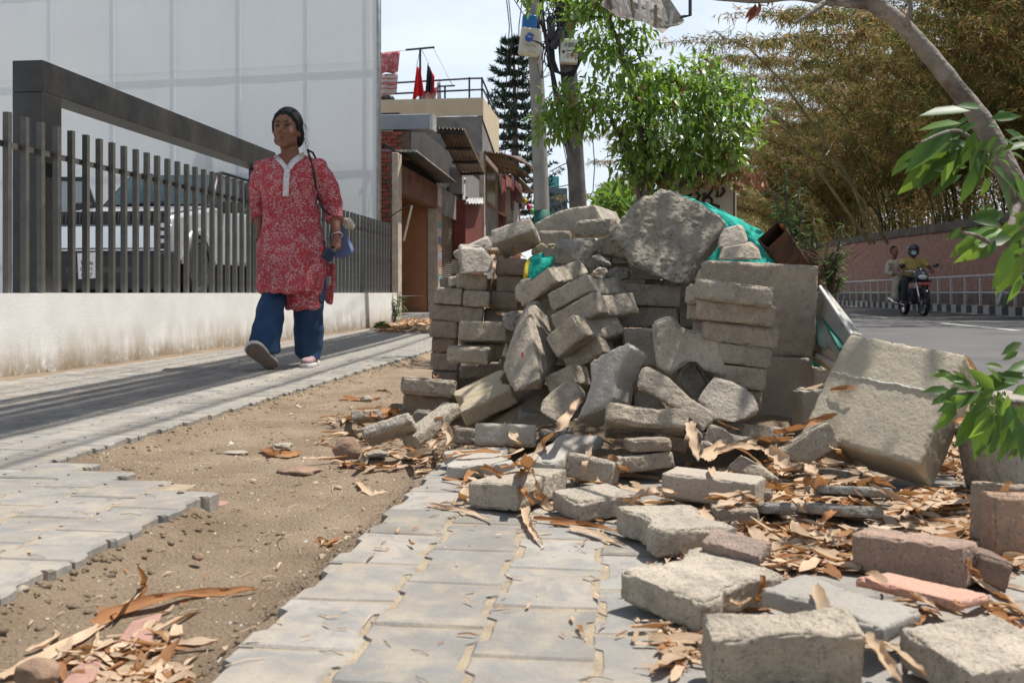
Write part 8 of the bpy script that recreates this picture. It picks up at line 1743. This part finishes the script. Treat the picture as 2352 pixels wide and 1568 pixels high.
HERO = [ # region, points (x, y, distance), width in sheet-third pixels, brown?, label
 (3, [(1232, 885, 2.45), (1330, 760, 2.6), (1480, 560, 2.75), (1598, 385, 2.9)], 105, 0, 'longest pale dry leaf standing up against the big smooth grey paver'),
 (3, [(1200, 830, 2.2), (1165, 950, 2.18), (1150, 1090, 2.12), (1230, 1215, 2.08)], 110, 1, 'rusty brown torn leaf hanging over the pale pitted brick'),
 (3, [(1205, 950, 2.2), (1240, 1090, 2.13), (1310, 1180, 2.08), (1405, 1280, 2.05)], 120, 0, 'broad tan leaf spilling down beside the torn brown one'),
 (3, [(1165, 1210, 2.06), (1185, 1340, 1.98), (1235, 1440, 1.94), (1312, 1535, 1.88)], 95, 0, 'curved tan leaf pointing at the viewer on the paving'),
 (3, [(420, 1220, 2.13), (600, 1255, 2.11), (760, 1290, 2.08), (935, 1358, 2.0)], 62, 0, 'single long dry leaf lying alone on the paving left of the spill'),
 (3, [(1240, 1335, 2.0), (1500, 1365, 1.98), (1800, 1415, 1.9), (2055, 1492, 1.84)], 75, 1, 'long folded leaf lying before the two pale bricks'),
 (3, [(1520, 1405, 1.93), (1720, 1455, 1.87), (1960, 1545, 1.8)], 80, 0, 'pale leaf beside the long folded one, nearer the view'),
 (3, [(1600, 1052, 2.33), (1750, 1030, 2.34), (1950, 1000, 2.36), (2245, 1020, 2.36)], 88, 0, 'flat pale leaf lying left of the long clean brick'),
 (3, [(995, 998, 2.35), (860, 925, 2.38), (745, 960, 2.36), (690, 1085, 2.3)], 80, 1, 'orange leaf arching over the flat grey paver corner'),
 (3, [(480, 538, 3.08), (540, 600, 3.04), (600, 680, 2.98), (560, 765, 2.92)], 85, 0, 'wavy leaf hanging off the leaning edge brick'),
 (3, [(130, 815, 2.95), (270, 850, 2.9), (400, 780, 2.92), (490, 690, 2.96)], 110, 0, 'wide tan leaf curled at the left foot of the heap'),
 (3, [(1035, 570, 3.06), (1075, 660, 3.0), (1140, 745, 2.95)], 90, 0, 'leaf standing before the flat notched paver'),
 (3, [(1028, 745, 2.95), (1150, 785, 2.9), (1265, 740, 2.93)], 75, 1, 'small brown cupped leaf under the standing one'),
 (3, [(1690, 742, 2.68), (1665, 870, 2.6), (1625, 1010, 2.5)], 75, 0, 'pale splintered strip leaning on the crumbly topped paver'),
 (3, [(2352, 1115, 2.15), (2180, 1110, 2.14), (1990, 1200, 2.08)], 85, 0, 'arched leaf over the pale wavy paver'),
 (4, [(900, 560, 2.62), (925, 700, 2.56), (970, 870, 2.5)], 90, 0, 'upright leaf right of the rough concave paver'),
 (4, [(1010, 850, 2.5), (1180, 745, 2.56), (1450, 700, 2.6), (1705, 690, 2.6)], 130, 0, 'largest fleshy pink tan leaf lying across the pile foot'),
 (4, [(1090, 800, 2.52), (1300, 760, 2.52), (1480, 770, 2.52)], 90, 0, 'second tan leaf just under the largest one'),
 (4, [(1560, 655, 2.68), (1780, 600, 2.64), (1950, 545, 2.6), (2065, 508, 2.58)], 75, 1, 'long brown leaf resting against the fallen slab'),
 (4, [(1500, 775, 2.5), (1600, 850, 2.45), (1690, 925, 2.4)], 140, 0, 'broad fluted leaf left of the aslant brick'),
 (4, [(2010, 765, 2.5), (2150, 870, 2.42), (2350, 1000, 2.32)], 130, 0, 'broad leaf in the shadow edge of the fallen slab'),
 (4, [(1840, 895, 2.36), (1850, 980, 2.32), (1825, 1075, 2.26)], 110, 0, 'leaf tip standing right of the long clean brick'),
 (4, [(1940, 1000, 2.28), (1890, 1120, 2.2), (1790, 1250, 2.12)], 140, 0, 'wide flat cream leaf right of the small slate piece'),
 (4, [(2175, 1148, 2.12), (2020, 1270, 2.06), (1850, 1400, 2.0)], 95, 1, 'olive tan pointed leaf rising over the bare soil'),
 (4, [(2070, 1320, 2.05), (1960, 1410, 1.98), (1820, 1440, 1.96)], 160, 0, 'roundish pale leaf with a small hole in it'),
 (4, [(1660, 1430, 1.95), (1850, 1470, 1.9), (2060, 1570, 1.82)], 80, 1, 'orange brown folded leaf behind the reddish brick'),
 (4, [(380, 320 + 860, 2.1), (560, 1120, 2.14), (760, 1160, 2.12)], 80, 0, 'leaf draped on the back of the pale wavy paver'),
 (4, [(270, 830, 2.5), (340, 920, 2.44), (440, 975, 2.4)], 95, 1, 'rust coloured leaf before the grey brown paver'),
 (4, [(990, 1230, 2.05), (1060, 1270, 2.02), (1130, 1330, 1.98)], 90, 0, 'short leaf tucked under the long clean brick'),
 (4, [(1970, 1330, 1.95), (1700, 1380, 1.95), (1620, 1560, 1.86)], 85, 0, 'twisted pinkish leaf pointing down at the reddish brick'),
 (5, [(0, 390, 1.9), (250, 400, 1.88), (480, 450, 1.84), (690, 520, 1.78)], 75, 1, 'rolled brown leaf at the left of the wavy paver'),
 (5, [(1850, 750, 1.6), (1980, 690, 1.64), (2130, 620, 1.7)], 60, 0, 'slim leaf propped on the broad pale paver corner'),
 (5, [(1660, 800, 1.5), (1650, 930, 1.46), (1600, 1050, 1.42)], 80, 1, 'brown leaf stuck in the gap between two front pavers'),
 (5, [(1400, 980, 1.5), (1480, 1010, 1.46), (1570, 950, 1.48)], 70, 0, 'small cupped leaf in the gap of the front pavers'),
 (6, [(1960, 745, 1.5), (2120, 830, 1.45), (2250, 960, 1.4), (2360, 1090, 1.34)], 120, 0, 'big striped leaf crossing the bottom right edge'),
 (6, [(1905, 600, 1.6), (1945, 690, 1.58), (2035, 760, 1.54)], 85, 1, 'bright orange leaf behind the salmon brick end'),
 (6, [(1100, 1180, 1.14), (1220, 1330, 1.12), (1390, 1560, 1.06)], 150, 0, 'yellowish leaf wedged right of the thick front paver'),
 (6, [(1230, 1230, 1.15), (1420, 1360, 1.11), (1600, 1510, 1.07)], 85, 0, 'second yellowish leaf beside the wedged one'),
 (6, [(1470, 855, 1.5), (1640, 940, 1.46), (1870, 1045, 1.4)], 85, 0, 'tan leaf under the salmon brick'),
 (6, [(1830, 945, 1.45), (2050, 960, 1.4), (2330, 1140, 1.3)], 110, 1, 'dark orange leaf below the salmon brick'),
 (6, [(500, 450, 1.78), (700, 510, 1.72), (1000, 590, 1.68)], 75, 1, 'long orange brown leaf running to the reddish brick'),
 (6, [(1500, 1100, 1.42), (1580, 1010, 1.42), (1710, 1055, 1.38)], 80, 1, 'short orange leaf on the slate grey paver edge'),
 (0, [(215, 1440, 1.55), (290, 1405, 1.6), (400, 1380, 1.64), (500, 1368, 1.68), (592, 1357, 1.7)], 150, 1, 'largest ochre leaf lying in the bare soil trench at lower left'),
 (0, [(0, 1562, 1.28), (110, 1510, 1.36), (230, 1440, 1.46), (330, 1360, 1.58)], 135, 0, 'long pale leaf running from the bottom left corner'),
 (0, [(312, 1392, 1.6), (335, 1345, 1.62), (318, 1300, 1.65)], 75, 1, 'upright curled leaf tip in the trench'),
 (0, [(60, 1500, 1.4), (130, 1470, 1.44), (128, 1445, 1.46)], 70, 0, 'pale leaf folded up at the left of the trench pile'),
 (0, [(140, 1505, 1.38), (190, 1520, 1.36), (270, 1478, 1.42)], 80, 0, 'whitish leaf lying over the pink tile shard'),
 (0, [(170, 1568, 1.3), (215, 1510, 1.36), (225, 1455, 1.42)], 85, 0, 'narrow pale leaf rising left of the tile shard'),
 (0, [(310, 1568, 1.3), (370, 1530, 1.34), (385, 1500, 1.38)], 85, 0, 'tan leaf at the lower right of the trench pile'),
 (0, [(350, 1455, 1.48), (410, 1430, 1.5), (470, 1400, 1.54)], 80, 0, 'crumpled leaf on the right of the trench pile'),
 (0, [(605, 1035, 3.1), (640, 1050, 3.02), (690, 1042, 3.06)], 120, 1, 'rust brown leaf alone on the soil left of the heap'),
 (0, [(825, 1110, 2.62), (850, 1135, 2.52), (890, 1130, 2.54)], 90, 0, 'little boat shaped leaf at the edge of the paving patch'),
 (0, [(785, 915, 4.7), (830, 920, 4.6), (875, 915, 4.65)], 70, 1, 'dark brown leaf beside the small stone on the soil'),
 (0, [(728, 1240, 2.0), (755, 1252, 1.98), (780, 1235, 2.02)], 60, 1, 'dark crinkled leaf at the trench side of the paving patch'),
 (1, [(655, 430, 4.4), (720, 500, 4.38), (742, 600, 4.36), (715, 800, 4.33)], 45, 0, 'thin leaf strip hanging down between the tower bricks'),
 (1, [(690, 890, 4.4), (760, 960, 4.35), (850, 985, 4.33)], 60, 0, 'pointed leaf poking out over the long tower brick'),
 (1, [(880, 450, 4.5), (930, 500, 4.5), (985, 530, 4.48)], 30, 1, 'narrow brown leaf behind the orange topped brick'),
 (3, [(0, 540, 3.8), (120, 510, 3.85), (200, 465, 3.9)], 70, 1, 'orange brown leaf on the pale low slab at far left'),
 (3, [(0, 320, 4.5), (70, 325, 4.45), (130, 345, 4.4)], 45, 1, 'rust leaf on the soil level with the front pair'),
 (0, [(800, 965, 3.9), (850, 955, 3.95), (905, 935, 4.05)], 80, 1, 'long brown leaf across the low slab left of the pair'),
]
r_ = random.Random(77)
for reg, pts, wd, br, lb in HERO:
    q = MB(); Ym = sum(p[2] for p in pts) / len(pts); P3 = [LP(reg, *p) for p in pts]
    for p in P3:
        ey = Vector((0, 0, H)); dv = (p - ey); h = TREE.ray_cast(ey, dv.normalized())
        if h[0] is not None and (abs(h[0].y - p.y) < .16 * p.y or h[0].y < p.y):
            m_ = h[0] - dv.normalized() * .012 + h[1] * .004; p.x, p.y, p.z = m_.x, m_.y, m_.z
    sheath(q, P3, wd / 3.4133 / F * Ym, r_, br, r_.uniform(.5, 1.2), None, twist=r_.uniform(-.8, .8), n=20, acr=6)
    obj('dry_leaf', q, [MSH, MSH2], label=lb, cat='leaf', group='long dry leaves on the heap and paving', smooth=True)
# loose litter, too many to count
lt = MB()
def litter(n, fx, fy, ln, wd, zoff=.004, brown=.2, steep=.28, nseg=6, acr=2):
    for k in range(n):
        x, y = fx(), fy(); p = G(x, y, -.01)
        if not (.9 < p.y < 22): continue
        h, nn = drop(p.x, p.y, 1.6)
        if h is None or h.z > (.62 if r_.random() < .04 else .045): continue
        L_ = ln * r_.uniform(.5, 1.3); a = r_.uniform(0, 2 * PI); d = Vector((math.cos(a), math.sin(a), 0)); d = (d - nn * d.dot(nn)).normalized(); lift = r_.random() ** 2 * steep * L_; h = h + nn * zoff
        sheath(lt, [h - d * L_ * .5 + nn * lift * r_.random(), h + nn * r_.uniform(0, .12) * L_, h + d * L_ * .5 + nn * lift], wd * L_ / ln * r_.uniform(.6, 1.2), r_, 1 if r_.random() < brown else 0, r_.uniform(.3, 1.3), nn + rv(r_) * .3, twist=r_.uniform(-1, 1), n=nseg, acr=acr)
U_ = r_.uniform
litter(1150, lambda: U_(1580, 2352), lambda: U_(985, 1330), .095, .024)
litter(500, lambda: U_(2080, 2352), lambda: U_(1000, 1200), .10, .026)
litter(170, lambda: U_(1040, 1700), lambda: U_(985, 1180), .11, .022)
litter(170, lambda: U_(1480, 2352), lambda: U_(1280, 1568), .07, .018)
litter(60, lambda: r_.gauss(1560, 40), lambda: U_(1440, 1568), .045, .010, brown=.1)
litter(150, lambda: U_(740, 1060), lambda: U_(945, 1060), .10, .022)
litter(170, lambda: r_.gauss(290, 80), lambda: r_.gauss(1480, 40), .06, .016, brown=.3)
litter(60, lambda: U_(560, 1000), lambda: U_(900, 1300), .035, .008)
litter(60, lambda: U_(0, 900), lambda: U_(1080, 1500), .02, .004)
litter(40, lambda: U_(1000, 1500), lambda: U_(1180, 1500), .03, .006)
litter(260, lambda: U_(868, 990), lambda: U_(738, 768), .22, .05, steep=.3)
litter(26, lambda: U_(100, 860), lambda: U_(760, 860), .05, .014)
obj('leaf_litter', lt, [MSH, MSH2], label='litter of dry tan leaves round the bricks and paving', cat='leaf litter', smooth=True, kind='stuff')
# verge litter beyond the road
lt2 = MB()
for k in range(900):
    v = U_(16, 50); p = S(U_(8.8, 10.1), v, .16); leaf4(lt2, p, Vector((U_(-1, 1), U_(-1, 1), .15)), Vector((0, 0, 1)), U_(.10, .22), U_(.03, .05))
obj('verge_leaves', lt2, MSH, label='dry leaves along the verge under the railing', cat='leaf litter', kind='stuff')
# gravel, crumbs and twigs on the soil
gr_ = MB()
def stone(c, s_):
    vs = [Vector(c) + Vector((x * s_ * U_(.6, 1.2), y * s_ * U_(.6, 1.2), z * s_ * U_(.4, .9))) for x, y, z in ((1, 0, 0), (0, 1, 0), (-1, 0, 0), (0, -1, 0), (0, 0, 1), (0, 0, -1), (.6, .6, .5), (-.6, -.5, .5))]
    gr_.add(vs, [(0, 6, 4), (6, 1, 4), (1, 2, 4), (2, 7, 4), (7, 3, 4), (3, 0, 4), (0, 1, 6), (1, 0, 5), (2, 1, 5), (3, 2, 5), (0, 3, 5), (2, 3, 7)], r_.choice((0, 0, 1)))
for k in range(5200):
    u, v = (U_(-1.72, -.5), .95 + 8 * r_.random() ** 1.9) if k % 3 else (U_(-1.72, .1), U_(2.6, 6))
    if u > EDGE_MID and v < 2.9: continue
    if u < edge_left(v) - .03: continue
    p = S(u, v); h, nn = drop(p.x, p.y, .3)
    if h is None or h.z > .1: continue
    stone(h, .0016 + .0035 * r_.random() ** 3 + (.010 if r_.random() < .006 else 0))
for k in range(900):
    u, v = U_(-.5, 1.5), .95 + 2.4 * r_.random(); p = S(u, v); h, nn = drop(p.x, p.y, .02)
    if h is not None: stone(h, .0012 + .0025 * r_.random() ** 3)
for k in range(1500):
    u, v = U_(-3.4, -1.15), .95 + 5 * r_.random() ** 1.5; p = S(u, v, .001); stone(p, .0010 + .0022 * r_.random() ** 3)
gr2, gr_ = gr_, MB()
for k in range(1500):
    v = .95 + 7 * r_.random() ** 1.6; e = edge_left(v) + abs(r_.gauss(0, .05)) if k % 3 else EDGE_MID - abs(r_.gauss(0, .035))
    if k % 3 == 0 and v > 2.9: continue
    p = S(e, v); h, nn = drop(p.x, p.y, -.002)
    if h is not None: stone(h, .003 + .009 * r_.random() ** 2.5)
for k in range(500):
    u, v = U_(-1.5, -.6), .95 + 5 * r_.random(); p = S(u, v); h, nn = drop(p.x, p.y, .0)
    if h is not None and u > edge_left(v): stone(h, .004 + .008 * r_.random() ** 3)
obj('soil_clods', gr_, [MD, MD], label='crumbling soil clods along the edges of the laid pavers', cat='soil', kind='stuff', smooth=True)
gr_ = gr2
obj('gravel', gr_, [mat('grit_tan', (.36, .29, .21), .95, .3, 40), mat('grit_grey', (.40, .38, .34), .95, .3, 40)], label='grit and crumbs scattered over soil and paving', cat='gravel', kind='stuff')
tw = MB()
for k in range(420):
    u, v = U_(-1.6, -.5), .95 + 4.5 * r_.random() ** 1.5
    if r_.random() < .3: u = U_(-.5, 1.4); v = U_(.95, 2.6)
    p = S(u, v); h, nn = drop(p.x, p.y, .05)
    if h is None: continue
    a = U_(0, PI); L_ = U_(.006, .028); d = Vector((math.cos(a), math.sin(a), 0)) * L_; tw.tube([h - d + Vector((0, 0, .002)), h + Vector((0, 0, .003 + L_ * .1)), h + d + Vector((0, 0, .002))], .0007, 3)
obj('straw', tw, MSH, label='bits of straw strewn on the soil', cat='straw', kind='stuff')
# named small stones and shards
def rock(x, y, s_, m, label, z=-.03, cat='stone', flat=.6, seed=0):
    c = G(x, y, z); bm = bmesh.new(); bmesh.ops.create_icosphere(bm, subdivisions=3, radius=1)
    for v in bm.verts: n_ = noise.noise(v.co * 1.6 + Vector((seed * 7.3, 0, 0))); n2 = noise.noise(v.co * 5 + Vector((seed, 3, 0))); v.co = Vector((v.co.x * s_ * (1 + .35 * n_), v.co.y * s_ * .8 * (1 + .3 * n_), v.co.z * s_ * flat * (1 + .3 * n_ + .12 * n2)))
    q = MB(); q.add([v.co + c + Vector((0, 0, s_ * flat * .4)) for v in bm.verts], [tuple(v.index for v in f.verts) for f in bm.faces]); bm.free(); return obj('stone', q, m, label=label, cat=cat, smooth=True)
MPK = mat('pink_tile', (.32, .185, .145), .9, .15, 9, bump=.5, bscale=60); MROCK = mat('brown_rock', (.24, .16, .11), .95, .3, 20, bump=1, bscale=60, bdist=.006); MPALE = mat('pale_stone', (.30, .265, .21), .95, .15, 20, bump=.6, bscale=80)
rock(85, 1555, .030, MROCK, 'brown lump of earth at the bottom left corner', seed=1); rock(840, 920, .030, MPALE, 'small pale stone lying on a brown leaf', seed=2); rock(650, 1025, .035, MPALE, 'flat pale stone behind the rust brown leaf', flat=.25, seed=3)
rock(865, 1046, .04, MPALE, 'flat cream stone at the left foot of the heap', flat=.3, seed=4); rock(795, 1045, .045, MROCK, 'brown jagged stone among leaves left of the heap', seed=5, flat=.9); rock(540, 1040, .045, MPALE, 'pale stone sunk in the soil trench', z=-.052, flat=.12, seed=6)
rock(690, 1085, .07, MROCK, 'flat brown stone sunk in the trench', z=-.045, flat=.18, seed=7); rock(455, 1282, .012, MROCK, 'tiny dark pebble in the trench', seed=8); rock(35, 1360, .022, MPALE, 'pale broken paver crumb at the left edge of the path', z=-.02, flat=.5, seed=9); rock(480, 1160, .05, MPK, 'reddish stone sunk at the corner of the laid pavers', z=-.05, flat=.15, seed=10)
for (pts, lb) in (([(300, 1425), (372, 1405), (345, 1475), (255, 1490)], 'faded pink tile shard half covered by leaves in the trench'), ([(200, 1500), (245, 1492), (210, 1568), (120, 1590)], 'second pink tile shard at the bottom of the trench')):
    q = MB(); q.prism([G(x, y, -.040) for x, y in pts], (0, 0, -.03)); obj('tile_shard', q, MPK, label=lb, cat='tile', bevel=.003)
MRDB = mat('red_bit', (.55, .04, .02), .6)
q = MB(); q.box(P(*px(1, (958, 1290)), 3.40), (.006, .006, .016), (0, .2, 0)); obj('red_scrap', q, MRDB, label='tiny red scrap on the tall narrow slab', cat='scrap')
